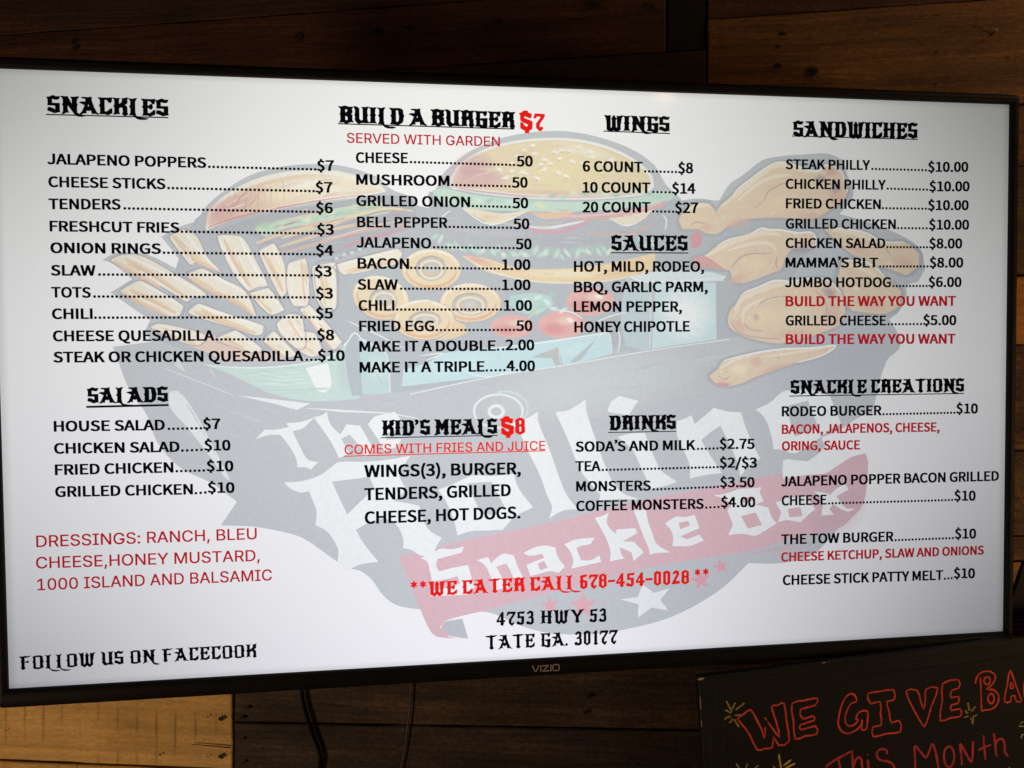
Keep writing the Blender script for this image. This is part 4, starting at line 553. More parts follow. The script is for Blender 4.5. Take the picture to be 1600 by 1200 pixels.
  ('L', (244, 230, 204), 1.8, "-186.3,171 -175.1,173.7 -163.8,176.1", 0.612612, 1),
  ('L', (214, 150, 160), 1.9, "-269.4,144.9 -260.2,148.7 -251,151.5", 0.640878, 1),
  ('L', (168, 172, 182), 1.1, "-216.1,161.1 -210.2,162.7 -204.4,164.2", 0.562646, 1),
  ('L', (236, 214, 180), 1.9, "-249.1,154.9 -243.3,156.5 -237.5,158.4", 0.684892, 1),
  ('L', (214, 150, 160), 1.8, "-214.5,147.6 -206.2,149.6 -197.9,151.8", 0.576397, 1),
  ('L', (226, 170, 172), 1.7, "-166.2,174.3 -156.1,176.3 -146.1,178.1", 0.820128, 1),
  ('L', (236, 214, 180), 1.5, "-255.4,160 -246,161.7 -236.6,164.3", 0.676728, 1),
  ('L', (168, 172, 182), 1.2, "-253.6,141.4 -245.2,143.3 -236.7,145.1", 0.719461, 1),
  ('L', (232, 196, 170), 1.9, "-211.6,181 -205.6,182 -199.6,184.1", 0.473494, 1),
  ('L', (226, 170, 172), 1, "-218.3,165.1 -209.5,167.7 -200.6,169.9", 0.586596, 1),
  ('L', (232, 196, 170), 1.2, "-240.5,175.4 -233.3,178.1 -226.2,180", 0.654385, 1),
  ('L', (232, 196, 170), 2.1, "-271.1,137.5 -262.3,140.5 -253.5,143.4", 0.751221, 1),
  ('L', (168, 172, 182), 1.7, "-170.2,170.7 -161.8,172.1 -153.4,173.8", 0.557072, 1),
  ('L', (244, 230, 204), 1, "-188.2,160.5 -178.9,161.8 -169.6,163.9", 0.542597, 1),
  ('L', (190, 220, 190), 1.6, "-288.8,160.3 -277.6,164.6 -266.4,169", 0.654988, 1),
  ('L', (232, 196, 170), 1.1, "-210.7,171.8 -202.3,173.7 -193.8,176.4", 0.68881, 1),
  ('L', (168, 172, 182), 1.8, "-271.3,137.5 -259.3,141.1 -247.3,143.7", 0.718359, 1),
  ('L', (214, 150, 160), 1.5, "-203.3,179.2 -191.9,181.1 -180.5,183.4", 0.47208, 1),
  ('L', (214, 150, 160), 1.6, "-231.4,162.4 -221,166.2 -210.6,169", 0.595995, 1),
  ('L', (168, 172, 182), 1.4, "-273.9,158.9 -265,162.3 -256.1,165.4", 0.475161, 1),
  ('L', (236, 214, 180), 1.1, "-270.3,147.5 -256.8,151.9 -243.2,156.6", 0.4675, 1),
  ('L', (236, 214, 180), 1, "-261.3,174 -254.7,176.1 -248.2,178.5", 0.75993, 1),
  ('L', (168, 172, 182), 1.5, "-180.1,163.7 -170.9,165.3 -161.8,166.2", 0.464908, 1),
  ('L', (190, 220, 190), 1.3, "-209.1,174.4 -200.4,176.6 -191.7,179.6", 0.557236, 1),
  ('L', (176, 178, 186), 2, "-204.9,177.1 -192.1,178.5 -179.1,180.9", 0.465323, 1),
  ('L', (236, 214, 180), 1.7, "-267.4,167.4 -255.2,170.2 -242.9,173.5", 0.774429, 1),
  ('L', (214, 150, 160), 1.6, "-256.3,169.3 -245.7,173 -235.2,176.6", 0.703752, 1),
  ('L', (176, 178, 186), 1.1, "-233.1,169.2 -222.4,172.3 -211.6,175.4", 0.742784, 1),
  ('L', (214, 150, 160), 1.5, "-283.7,158.3 -270.6,161.7 -257.4,164.5", 0.677098, 1),
  ('L', (176, 178, 186), 1, "-221.6,170.8 -212.6,172.5 -203.5,174.8", 0.450734, 1),
  ('L', (244, 230, 204), 1.9, "-262.4,167.8 -248,172 -233.5,175.4", 0.516718, 1),
  ('L', (244, 230, 204), 1.3, "-237.6,157.1 -225.9,160.4 -214.3,163.9", 0.728121, 1),
  ('L', (244, 230, 204), 1.1, "-233.1,146.9 -226.1,147.8 -219.1,149.8", 0.67462, 1),
  ('L', (214, 150, 160), 2.1, "-202.1,161.4 -188.8,164.3 -175.5,166.6", 0.471848, 1),
  ('L', (176, 178, 186), 1.4, "-225.3,178.4 -214.2,180.7 -203.2,182.6", 0.693639, 1),
  ('L', (232, 196, 170), 2.1, "-252.3,159.5 -241,163.5 -229.7,166.6", 0.557623, 1),
 ],
 'fries_picture': [
  ('P', (232, 208, 196), "-409,54.4 -398.9,58.3 -355,48.9 -336.1,42.2 -297.7,30 -270.6,23.1 -297.9,20 -336.5,20.7 -355.4,29.7 -374.3,37.1", []),
  ('P', (242, 235, 220), "-409,54.4 -398.9,58.9 -361.3,50.2 -352.6,43.6 -361.6,35.7 -376.8,38.5 -386.7,43.8", []),
  ('L', (176, 172, 176), 1.4, "-409,54.4 -398.9,58.9 -361.3,50.2 -352.6,43.6 -361.6,35.7 -376.8,38.5 -386.7,43.8 -409,54.4", 0.75, 0),
  ('L', (250, 244, 228), 2.9, "-392.6,47.6 -385.4,45.1 -378.3,42", 0.75, 1),
  ('L', (226, 200, 176), 1.7, "-398.9,55.1 -391.3,52.5 -383.3,49.1", 0.75, 1),
  ('L', (244, 226, 186), 1.9, "-389.9,46.3 -384.6,44.3 -378.7,42", 0.75, 1),
  ('L', (250, 244, 228), 2.6, "-386,50.8 -377.5,47.2 -369,44.3", 0.75, 1),
  ('L', (250, 244, 228), 2.3, "-393.4,51.5 -383.3,47.4 -373.1,43.6", 0.75, 1),
  ('L', (250, 244, 228), 1.8, "-392.2,46.5 -385.2,43.6 -377.6,40.8", 0.75, 1),
  ('L', (238, 214, 182), 4.9, "-405.3,53.1 -364.1,37.1", 0.95, 1),
  ('L', (228, 196, 182), 1.5, "-404.6,51.2 -363.4,35.2", 0.8, 1),
  ('L', (248, 246, 238), 2.8, "-401.5,56.3 -363.9,47.6", 0.9, 1),
  ('P', (242, 235, 220), "-345,42.2 -324.4,51.7 -297.7,32.6 -304.2,27.4 -323.4,32.8", []),
  ('L', (176, 172, 176), 1.4, "-345,42.2 -324.4,51.7 -297.7,32.6 -304.2,27.4 -323.4,32.8 -345,42.2", 0.75, 0),
  ('L', (244, 226, 186), 2.2, "-332.4,39.7 -327.8,38 -323.5,36.1", 0.75, 1),
  ('L', (226, 200, 176), 2.2, "-335.1,44.6 -329.8,42.6 -324.9,40.4", 0.75, 1),
  ('L', (226, 200, 176), 2.3, "-337.6,43.2 -331.7,40.4 -325.6,38.3", 0.75, 1),
  ('L', (226, 200, 176), 2.8, "-329.8,39.4 -323.2,36.3 -316.1,33.8", 0.75, 1),
  ('L', (246, 232, 200), 3, "-322.9,40.9 -316.3,38.4 -309.6,35.5", 0.75, 1),
  ('L', (232, 206, 172), 3, "-335.2,44.3 -330.3,42.7 -325.9,40.5", 0.75, 1),
  ('L', (250, 244, 228), 2.8, "-330.1,43 -325.7,41.1 -321.9,39.6", 0.75, 1),
  ('L', (238, 214, 182), 4.9, "-341.2,41.6 -313.2,30.1", 0.95, 1),
  ('L', (228, 196, 182), 1.5, "-340.5,39.7 -312.5,28.2", 0.8, 1),
  ('L', (248, 246, 238), 2.8, "-328.3,48.8 -300.3,31.3", 0.9, 1),
  ('P', (242, 235, 220), "-296.9,40 -285.7,50.6 -262.7,25.7 -271.9,22.4 -282.2,27.2", []),
  ('L', (176, 172, 176), 1.4, "-296.9,40 -285.7,50.6 -262.7,25.7 -271.9,22.4 -282.2,27.2 -296.9,40", 0.75, 0),
  ('L', (246, 232, 200), 1.5, "-287,32.8 -282.3,29.3 -277.9,25.8", 0.75, 1),
  ('L', (246, 232, 200), 1.8, "-292.9,39.9 -288.9,36.7 -284.9,33.6", 0.75, 1),
  ('L', (226, 200, 176), 1.9, "-284.1,30.6 -280.7,27.8 -277.3,25.4", 0.75, 1),
  ('L', (244, 226, 186), 2.5, "-287.9,36.9 -284.3,33.9 -279.9,30.6", 0.75, 1),
  ('L', (250, 244, 228), 3, "-288.6,33.9 -286.5,31.9 -283.8,30.1", 0.75, 1),
  ('L', (250, 244, 228), 1.7, "-281.7,31.1 -278.9,29.2 -276.5,27", 0.75, 1),
  ('L', (244, 226, 186), 1.6, "-287.1,33.1 -282.6,30 -278.4,26.3", 0.75, 1),
  ('L', (244, 226, 186), 1.6, "-285.4,32.8 -282,29.5 -277.8,26.9", 0.75, 1),
  ('L', (226, 200, 176), 1.6, "-282.7,35.7 -279.5,33.3 -275.8,30.4", 0.75, 1),
  ('L', (238, 214, 182), 4.9, "-293.7,38 -274.5,23.1", 0.95, 1),
  ('L', (228, 196, 182), 1.5, "-293,36.1 -273.7,21.2", 0.8, 1),
  ('L', (248, 246, 238), 2.8, "-285.8,47.3 -265.3,25.7", 0.9, 1),
  ('P', (242, 235, 220), "-251.3,77.9 -246.1,75.2 -215.7,38.8 -225.1,30.1 -238.7,48.4 -259.3,72.6", []),
  ('L', (176, 172, 176), 1.4, "-251.3,77.9 -246.1,75.2 -215.7,38.8 -225.1,30.1 -238.7,48.4 -259.3,72.6 -251.3,77.9", 0.75, 0),
  ('L', (244, 226, 186), 1.9, "-239.1,55.3 -233.6,47.5 -227.7,39.5", 0.75, 1),
  ('L', (244, 226, 186), 2.5, "-248.6,62.6 -242.6,53.7 -236,45.2", 0.75, 1),
  ('L', (250, 244, 228), 3.1, "-244.9,63.1 -240.9,57.3 -236.9,51.9", 0.75, 1),
  ('L', (250, 244, 228), 1.8, "-242.5,63.5 -236.1,54.6 -229.9,46.1", 0.75, 1),
  ('L', (226, 200, 176), 1.5, "-235.6,57.5 -229.8,50.2 -224.6,42.4", 0.75, 1),
  ('L', (232, 206, 172), 1.8, "-239.9,59.2 -235.3,52.7 -230.7,46.6", 0.75, 1),
  ('L', (250, 244, 228), 1.9, "-245.3,59 -240.2,52 -235.3,45.3", 0.75, 1),
  ('L', (238, 214, 182), 4.9, "-255.4,71.2 -227.1,32.2", 0.95, 1),
  ('L', (228, 196, 182), 1.5, "-254.6,69.4 -226.3,30.3", 0.8, 1),
  ('L', (248, 246, 238), 2.8, "-248.8,73.9 -220.4,37.5", 0.9, 1),
  ('P', (242, 235, 220), "-267.8,35.1 -259.7,49.8 -244,48.4 -235.1,26.8 -249.6,22.9", []),
  ('L', (176, 172, 176), 1.4, "-267.8,35.1 -259.7,49.8 -244,48.4 -235.1,26.8 -249.6,22.9 -267.8,35.1", 0.75, 0),
  ('L', (246, 232, 200), 2.2, "-252.5,33.8 -249.9,31.9 -246.8,29.8", 0.75, 1),
  ('L', (232, 206, 172), 1.5, "-261,38.5 -257,35.6 -253.4,33.2", 0.75, 1),
  ('L', (226, 200, 176), 3, "-260.6,39.8 -257.3,37.6 -254.1,35.2", 0.75, 1),
  ('L', (232, 206, 172), 2.3, "-256.9,43.8 -252.2,40.2 -247.4,37.2", 0.75, 1),
  ('L', (246, 232, 200), 2.4, "-251.3,38.4 -247.6,36.2 -244.4,33.6", 0.75, 1),
  ('L', (244, 226, 186), 2.2, "-260.7,35.1 -256.5,31.6 -251.6,28.8", 0.75, 1),
  ('L', (246, 232, 200), 2.4, "-249.9,35.8 -246.6,34.1 -243.9,31.7", 0.75, 1),
  ('L', (238, 214, 182), 4.9, "-263.8,40.5 -244.3,26.9", 0.95, 1),
  ('L', (228, 196, 182), 1.5, "-263,38.6 -243.6,25", 0.8, 1),
  ('P', (242, 235, 220), "-445.8,123.3 -432.1,129.2 -412.3,126.8 -380.3,108.1 -356.6,93.1 -352.3,87.1 -365.7,84.5 -372.7,80.3 -390.7,92.3 -419,107.9 -437.3,116.9", []),
  ('L', (176, 172, 176), 1.4, "-445.8,123.3 -432.1,129.2 -412.3,126.8 -380.3,108.1 -356.6,93.1 -352.3,87.1 -365.7,84.5 -372.7,80.3 -390.7,92.3 -419,107.9 -437.3,116.9 -445.8,123.3", 0.75, 0),
  ('L', (250, 244, 228), 2.7, "-409.1,110.8 -400.6,104.9 -391.4,98.4", 0.75, 1),
  ('L', (226, 200, 176), 1.8, "-431.9,116.4 -425.7,112.4 -419.2,108.4", 0.75, 1),
  ('L', (246, 232, 200), 2.9, "-427.3,113.7 -413.5,105.4 -399.3,97.6", 0.75, 1),
  ('L', (250, 244, 228), 2.5, "-422.5,116.2 -413.2,110.4 -404.2,104.7", 0.75, 1),
  ('L', (232, 206, 172), 3.1, "-429.6,120 -423.4,116.2 -416.8,112.2", 0.75, 1),
  ('L', (250, 244, 228), 1.8, "-411.5,108.9 -400.2,100.9 -388.4,93.1", 0.75, 1),
  ('L', (232, 206, 172), 2.1, "-418.5,115.3 -409.8,109.6 -401.4,104.4", 0.75, 1),
  ('L', (250, 244, 228), 2.5, "-420.3,118.1 -413.4,113.3 -406,109.4", 0.75, 1),
  ('L', (226, 200, 176), 1.9, "-422.9,118.5 -416.8,114.5 -410.3,111", 0.75, 1),
  ('L', (238, 214, 182), 4.9, "-431,124.7 -407.7,110.5 -370.7,84.5", 0.95, 1),
  ('L', (238, 214, 182), 4.9, "-442.1,122.7 -434.8,117.5 -419,107.9 -398.1,96.2", 0.95, 1),
  ('L', (228, 196, 182), 1.5, "-430.3,122.9 -407,108.7 -370,82.6", 0.8, 1),
  ('L', (228, 196, 182), 1.5, "-441.4,120.8 -434.1,115.7 -418.3,106 -397.4,94.4", 0.8, 1),
  ('L', (248, 246, 238), 2.8, "-429.7,127.3 -385.3,106.7 -355.5,88.5", 0.9, 1),
  ('P', (242, 235, 220), "-437.3,91.6 -417.9,102.9 -398.2,92.3 -375.3,76.6 -379.9,66.1 -391.3,65.9 -404.9,71.6 -423.3,82.5", []),
  ('L', (176, 172, 176), 1.4, "-437.3,91.6 -417.9,102.9 -398.2,92.3 -375.3,76.6 -379.9,66.1 -391.3,65.9 -404.9,71.6 -423.3,82.5 -437.3,91.6", 0.75, 0),
  ('L', (244, 226, 186), 1.7, "-421.8,92.6 -410.7,87 -399.7,81.6", 0.75, 1),
  ('L', (226, 200, 176), 2.7, "-425.9,93.3 -418.4,89.5 -410.8,85.8", 0.75, 1),
  ('L', (232, 206, 172), 2.8, "-419.5,82 -410.8,77.7 -402.6,72.9", 0.75, 1),
  ('L', (250, 244, 228), 2.4, "-410.9,82.8 -403.6,79 -396.7,75.4", 0.75, 1),
  ('L', (226, 200, 176), 2.2, "-419.3,81.1 -409.6,75.5 -399.5,70.4", 0.75, 1),
  ('L', (250, 244, 228), 2.5, "-420.1,85.1 -411.8,80.5 -402.8,75.8", 0.75, 1),
  ('L', (246, 232, 200), 1.6, "-404.4,81.9 -394.7,77 -385.3,71.5", 0.75, 1),
  ('L', (238, 214, 182), 4.9, "-435.5,90.9 -411,76.6 -391.2,66.8", 0.95, 1),
  ('L', (238, 214, 182), 4.9, "-428,93.5 -404.7,81.8 -383.6,70", 0.95, 1),
  ('L', (228, 196, 182), 1.5, "-434.8,89.1 -410.3,74.8 -390.5,64.9", 0.8, 1),
  ('L', (228, 196, 182), 1.5, "-427.3,91.7 -403.9,80 -382.9,68.2", 0.8, 1),
  ('L', (248, 246, 238), 2.8, "-417.9,100.7 -398.2,89.7 -377.2,76.6", 0.9, 1),
  ('P', (242, 235, 220), "-388.2,147.2 -374.2,155.4 -360.5,148.1 -350.9,127.9 -334.7,108.3 -343.5,113.5 -362.4,120.6 -368.1,118.3 -377.3,130.3", []),
  ('L', (176, 172, 176), 1.4, "-388.2,147.2 -374.2,155.4 -360.5,148.1 -350.9,127.9 -334.7,108.3 -343.5,113.5 -362.4,120.6 -368.1,118.3 -377.3,130.3 -388.2,147.2", 0.75, 0),
  ('L', (246, 232, 200), 1.5, "-370.7,133.2 -362,126.7 -353.2,119.9", 0.75, 1),
  ('L', (226, 200, 176), 3.1, "-377.5,140.8 -369.2,130.6 -360.3,120.3", 0.75, 1),
  ('L', (226, 200, 176), 1.9, "-375.3,137.2 -369.9,131.6 -364.3,125.3", 0.75, 1),
  ('L', (232, 206, 172), 1.8, "-361,123.5 -351.4,118.9 -341.9,113.8", 0.75, 1),
  ('L', (226, 200, 176), 1.8, "-378.9,144.2 -369,134.4 -358.6,124.8", 0.75, 1),
  ('L', (244, 226, 186), 1.8, "-365.3,130 -357.6,125.3 -349.6,120.1", 0.75, 1),
  ('L', (246, 232, 200), 2.2, "-370.1,135.7 -360.1,128.1 -350.8,120.7", 0.75, 1),
  ('L', (232, 206, 172), 3.1, "-382.6,148.1 -374.2,138.2 -366,128.3", 0.75, 1),
  ('L', (238, 214, 182), 4.9, "-384.4,148.5 -364.8,125.2 -341,113.5", 0.95, 1),
  ('L', (228, 196, 182), 1.5, "-383.7,146.7 -364.1,123.3 -340.3,111.7", 0.8, 1),
  ('L', (248, 246, 238), 2.8, "-373,152.6 -353.4,126.6 -339.7,113.5", 0.9, 1),
  ('L', (248, 246, 238), 2.8, "-372.1,136.9 -365,118.6", 0.9, 1),
  ('P', (242, 235, 220), "-373,108.1 -356.2,115.7 -334.8,104.3 -313.9,92.5 -302.9,64.6 -325.1,79.2 -354.1,93.5", []),
  ('L', (176, 172, 176), 1.4, "-373,108.1 -356.2,115.7 -334.8,104.3 -313.9,92.5 -302.9,64.6 -325.1,79.2 -354.1,93.5 -373,108.1", 0.75, 0),
  ('L', (244, 226, 186), 2, "-332.3,85.8 -325,81.3 -317.2,77.4", 0.75, 1),
  ('L', (232, 206, 172), 2.9, "-329.8,86.8 -323.7,82.5 -317.6,78.8", 0.75, 1),
  ('L', (250, 244, 228), 1.5, "-344.9,92.7 -334,87.8 -322.9,82.7", 0.75, 1),
  ('L', (246, 232, 200), 1.7, "-360.2,101.8 -352,96.7 -343.4,91.2", 0.75, 1),
  ('L', (232, 206, 172), 2, "-326.8,84.9 -320.3,80.8 -313.9,76.1", 0.75, 1),
  ('L', (232, 206, 172), 2.6, "-365.1,106.8 -355.6,100.2 -345.3,94.2", 0.75, 1),
  ('L', (246, 232, 200), 3, "-343.2,90.7 -335.7,87 -327.8,83.7", 0.75, 1),
  ('L', (238, 214, 182), 4.9, "-370.2,106.8 -347.8,92.4 -312.4,75.3", 0.95, 1),
  ('L', (238, 214, 182), 4.9, "-354.1,95 -325,81.9 -306.1,67.3", 0.95, 1),
  ('L', (228, 196, 182), 1.5, "-369.5,105 -347.1,90.6 -311.6,73.4", 0.8, 1),
  ('L', (228, 196, 182), 1.5, "-353.3,93.2 -324.3,80 -305.3,65.4", 0.8, 1),
  ('L', (248, 246, 238), 2.8, "-356.2,113.4 -334.9,101.7 -313.4,89.9", 0.9, 1),
  ('P', (242, 235, 220), "-340.9,149 -321.2,149.5 -312.9,145.1 -302.4,124.3 -290.7,97.9 -310.7,91.8 -324.5,108.3 -334.3,128", []),
  ('L', (176, 172, 176), 1.4, "-340.9,149 -321.2,149.5 -312.9,145.1 -302.4,124.3 -290.7,97.9 -310.7,91.8 -324.5,108.3 -334.3,128 -340.9,149", 0.75, 0),
  ('L', (250, 244, 228), 2.3, "-327,131.2 -322.6,122.1 -318.6,113.7", 0.75, 1),
  ('L', (244, 226, 186), 3, "-318.7,120.9 -315.1,113.9 -310.9,107.5", 0.75, 1),
  ('L', (232, 206, 172), 3, "-320.6,119.8 -317,113.5 -312.7,106.4", 0.75, 1),
  ('L', (250, 244, 228), 2.5, "-324.1,136.3 -318.2,124 -312.1,111.3", 0.75, 1),
  ('L', (244, 226, 186), 2.5, "-331.9,136.1 -328,127.8 -324,119.2", 0.75, 1),
  ('L', (246, 232, 200), 1.5, "-328.1,131.4 -321.9,119 -315.2,106.6", 0.75, 1),
  ('L', (232, 206, 172), 1.8, "-330.9,144.8 -324.8,132.4 -319.1,119.5", 0.75, 1),
  ('L', (226, 200, 176), 1.5, "-327.6,140.1 -321.7,127.6 -316.3,115.7", 0.75, 1),
  ('L', (250, 244, 228), 2.6, "-332.7,148.7 -326,134.2 -319.5,120.3", 0.75, 1),
  ('L', (238, 214, 182), 4.9, "-334,145.1 -319.3,113.6 -308.1,96.5", 0.95, 1),
  ('L', (228, 196, 182), 1.5, "-333.3,143.3 -318.6,111.8 -307.4,94.6", 0.8, 1),
  ('L', (248, 246, 238), 2.8, "-318.6,147.9 -306.3,121.7 -295.2,97.9", 0.9, 1),
  ('L', (248, 246, 238), 2.8, "-339.1,146.4 -329.3,124.1 -310.7,93.8", 0.9, 1),
  ('P', (242, 235, 220), "-299.7,133.3 -284,142 -274,121.9 -271.3,93.9 -277.3,84.6 -283.6,95.2", []),
  ('L', (176, 172, 176), 1.4, "-299.7,133.3 -284,142 -274,121.9 -271.3,93.9 -277.3,84.6 -283.6,95.2 -299.7,133.3", 0.75, 0),
  ('L', (232, 206, 172), 2.1, "-289.7,119.4 -285.6,110.8 -281.3,102.5", 0.75, 1),
  ('L', (226, 200, 176), 2.7, "-291,127.3 -287.1,119.9 -283.7,113.3", 0.75, 1),
  ('L', (246, 232, 200), 1.5, "-279,114.2 -275.7,107.2 -272.6,100.1", 0.75, 1),
  ('L', (246, 232, 200), 1.8, "-290.3,122.9 -285.6,113.6 -281.1,104.1", 0.75, 1),
  ('L', (250, 244, 228), 2.4, "-293.1,123.7 -288.3,114.2 -283.3,105.1", 0.75, 1),
  ('L', (250, 244, 228), 2.5, "-285.6,127.4 -280.6,118.2 -276.2,108.9", 0.75, 1),
  ('L', (246, 232, 200), 3, "-291.7,128.8 -286.3,119.5 -281.7,109.5", 0.75, 1),
  ('L', (244, 226, 186), 2.1, "-285.3,127.1 -280.5,118.1 -276.3,109.6", 0.75, 1),
  ('L', (232, 206, 172), 1.8, "-290.1,126.5 -285.1,116.7 -280.3,106.7", 0.75, 1),
  ('L', (238, 214, 182), 4.9, "-295.8,132.3 -283.4,108.5 -275.9,91.3", 0.95, 1),
  ('L', (228, 196, 182), 1.5, "-295.1,130.5 -282.6,106.7 -275.1,89.4", 0.8, 1),
  ('L', (248, 246, 238), 2.8, "-284.7,139 -278,117.9", 0.9, 1),
  ('P', (242, 235, 220), "-371.7,70 -360.7,79.5 -335.5,70 -296,56.6 -297.4,47.3 -305.2,45.8 -328.2,54.1 -354.8,62.1", []),
  ('L', (176, 172, 176), 1.4, "-371.7,70 -360.7,79.5 -335.5,70 -296,56.6 -297.4,47.3 -305.2,45.8 -328.2,54.1 -354.8,62.1 -371.7,70", 0.75, 0),
  ('L', (250, 244, 228), 2.2, "-339.9,65.1 -327.4,60.7 -315.3,56.3", 0.75, 1),
  ('L', (232, 206, 172), 2.4, "-355.8,70.4 -342.7,65.3 -329,60.3", 0.75, 1),
  ('L', (226, 200, 176), 1.5, "-358.9,73.6 -348.5,69.2 -337.4,65.4", 0.75, 1),
  ('L', (250, 244, 228), 3.1, "-352.3,73 -344.5,70.4 -336.5,67", 0.75, 1),
  ('L', (226, 200, 176), 1.8, "-359,71.8 -348.5,67.9 -337.5,63.6", 0.75, 1),
  ('L', (250, 244, 228), 2.9, "-335.9,63.1 -321.3,58 -307.3,52.9", 0.75, 1),
  ('L', (246, 232, 200), 1.4, "-349.5,70.5 -342.1,67.2 -334.2,64.7", 0.75, 1),
  ('L', (246, 232, 200), 2.1, "-354.1,71.2 -339.8,65.7 -326,60.7", 0.75, 1),
  ('L', (226, 200, 176), 1.4, "-336.2,62.6 -324.6,58.7 -313,54.4", 0.75, 1),
  ('L', (238, 214, 182), 4.9, "-366,71.3 -338.2,60.7 -303.8,48.7", 0.95, 1),
  ('L', (228, 196, 182), 1.5, "-365.2,69.5 -337.5,58.9 -303.1,46.8", 0.8, 1),
  ('L', (248, 246, 238), 2.8, "-359.5,76.6 -329.2,66 -298.6,54", 0.9, 1),
  ('P', (242, 235, 220), "-309.5,89.9 -290.1,95.5 -274.3,72.6 -286.7,67 -293.1,69.9", []),
  ('L', (176, 172, 176), 1.4, "-309.5,89.9 -290.1,95.5 -274.3,72.6 -286.7,67 -293.1,69.9 -309.5,89.9", 0.75, 0),
  ('L', (246, 232, 200), 2, "-298.4,85.9 -294.2,81 -289.6,76.6", 0.75, 1),
  ('L', (244, 226, 186), 2.7, "-300,89.1 -297.4,86.2 -294.8,83.6", 0.75, 1),
  ('L', (244, 226, 186), 1.4, "-300.7,88.7 -298.1,86.1 -295.4,83.3", 0.75, 1),
  ('L', (250, 244, 228), 2, "-292.3,77.9 -289.8,75.8 -287.8,73.1", 0.75, 1),
  ('L', (250, 244, 228), 2.8, "-301.5,81.6 -298.7,78.4 -295.3,75", 0.75, 1),
  ('L', (246, 232, 200), 3, "-295,80.7 -293.1,78.3 -290.5,76", 0.75, 1),
  ('L', (226, 200, 176), 3, "-294,78.9 -291,75.2 -287.3,71.9", 0.75, 1),
  ('L', (246, 232, 200), 2.5, "-295.9,81.1 -292.5,77.6 -289.2,74.1", 0.75, 1),
  ('L', (244, 226, 186), 3, "-300,86.4 -298,84 -295.4,81.6", 0.75, 1),
  ('L', (238, 214, 182), 4.9, "-305.7,88.5 -287.9,69.9", 0.95, 1),
  ('L', (228, 196, 182), 1.5, "-304.9,86.7 -287.2,68.1", 0.8, 1),
  ('L', (248, 246, 238), 2.8, "-291.4,93.2 -277.5,72.6", 0.9, 1),
  ('P', (242, 235, 220), "-283,57.9 -271.1,68.6 -256.8,65.9 -253.4,35 -263.9,32.4 -278,45.9", []),
  ('L', (176, 172, 176), 1.4, "-283,57.9 -271.1,68.6 -256.8,65.9 -253.4,35 -263.9,32.4 -278,45.9 -283,57.9", 0.75, 0),
  ('L', (246, 232, 200), 1.5, "-261.5,57 -258,52.1 -255.2,47.6", 0.75, 1),
  ('L', (250, 244, 228), 2.9, "-265.6,56.6 -262.6,52.4 -259.9,48.2", 0.75, 1),
  ('L', (232, 206, 172), 2.2, "-267.5,51.3 -265.5,48 -263.5,45.4", 0.75, 1),
  ('L', (246, 232, 200), 2.8, "-266.9,54.7 -265.2,52.3 -263.4,49.5", 0.75, 1),
  ('L', (250, 244, 228), 2.8, "-261.8,53.8 -259,49.5 -255.7,44.9", 0.75, 1),
  ('L', (226, 200, 176), 2.1, "-262.5,62.2 -260,58.8 -258,55.5", 0.75, 1),
  ('L', (250, 244, 228), 2.4, "-270.7,54.7 -267.7,51 -265.5,47.1", 0.75, 1),
  ('L', (250, 244, 228), 2.6, "-260.6,49.3 -258.2,45.7 -255.3,41.5", 0.75, 1),
  ('L', (226, 200, 176), 2, "-270.5,61.8 -268.6,58.3 -266.2,55.5", 0.75, 1),
  ('L', (238, 214, 182), 4.9, "-271.2,61.9 -258.5,43.1", 0.95, 1),
  ('L', (228, 196, 182), 1.5, "-270.5,60 -257.7,41.2", 0.8, 1),
  ('L', (248, 246, 238), 2.8, "-281.7,57.9 -275.4,47.2", 0.9, 1),
  ('P', (242, 235, 220), "-270.2,120.6 -251.8,126.3 -248.5,92.7 -251.4,76.6 -265.7,76.6 -271.9,95.3", []),
  ('L', (176, 172, 176), 1.4, "-270.2,120.6 -251.8,126.3 -248.5,92.7 -251.4,76.6 -265.7,76.6 -271.9,95.3 -270.2,120.6", 0.75, 0),
  ('L', (250, 244, 228), 1.5, "-251.7,117.3 -251.3,110.4 -250.5,103.2", 0.75, 1),
  ('L', (226, 200, 176), 2.6, "-255.8,123.4 -255.6,117.9 -254.9,112.5", 0.75, 1),
  ('L', (246, 232, 200), 1.8, "-255.9,98.9 -255.5,93.8 -255,88.1", 0.75, 1),
  ('L', (232, 206, 172), 2.4, "-253.2,121.3 -252.5,114.4 -252.1,107.1", 0.75, 1),
  ('L', (232, 206, 172), 2.1, "-252,116.5 -251.7,111.2 -251.1,105.2", 0.75, 1),
  ('L', (232, 206, 172), 1.4, "-252.3,108.4 -252.2,102.8 -251.4,97.5", 0.75, 1),
  ('L', (226, 200, 176), 1.5, "-253.7,114.2 -253.3,108 -252.6,101", 0.75, 1),
  ('L', (244, 226, 186), 1.5, "-253.8,114.1 -253.4,108.6 -252.9,103", 0.75, 1),
  ('L', (238, 214, 182), 4.9, "-257.1,122 -253.9,81.9", 0.95, 1),
  ('L', (228, 196, 182), 1.5, "-256.4,120.1 -253.1,80.1", 0.8, 1),
  ('L', (248, 246, 238), 2.8, "-267.6,119.3 -266.9,81.9", 0.9, 1),
  ('P', (242, 235, 220), "-245.4,118.1 -221.7,122.2 -219.6,87.3 -221.1,73.9 -234.4,71.2 -243.3,88.6", []),
  ('L', (176, 172, 176), 1.4, "-245.4,118.1 -221.7,122.2 -219.6,87.3 -221.1,73.9 -234.4,71.2 -243.3,88.6 -245.4,118.1", 0.75, 0),
  ('L', (226, 200, 176), 2.1, "-235.3,105.2 -233.5,97 -232,88.1", 0.75, 1),
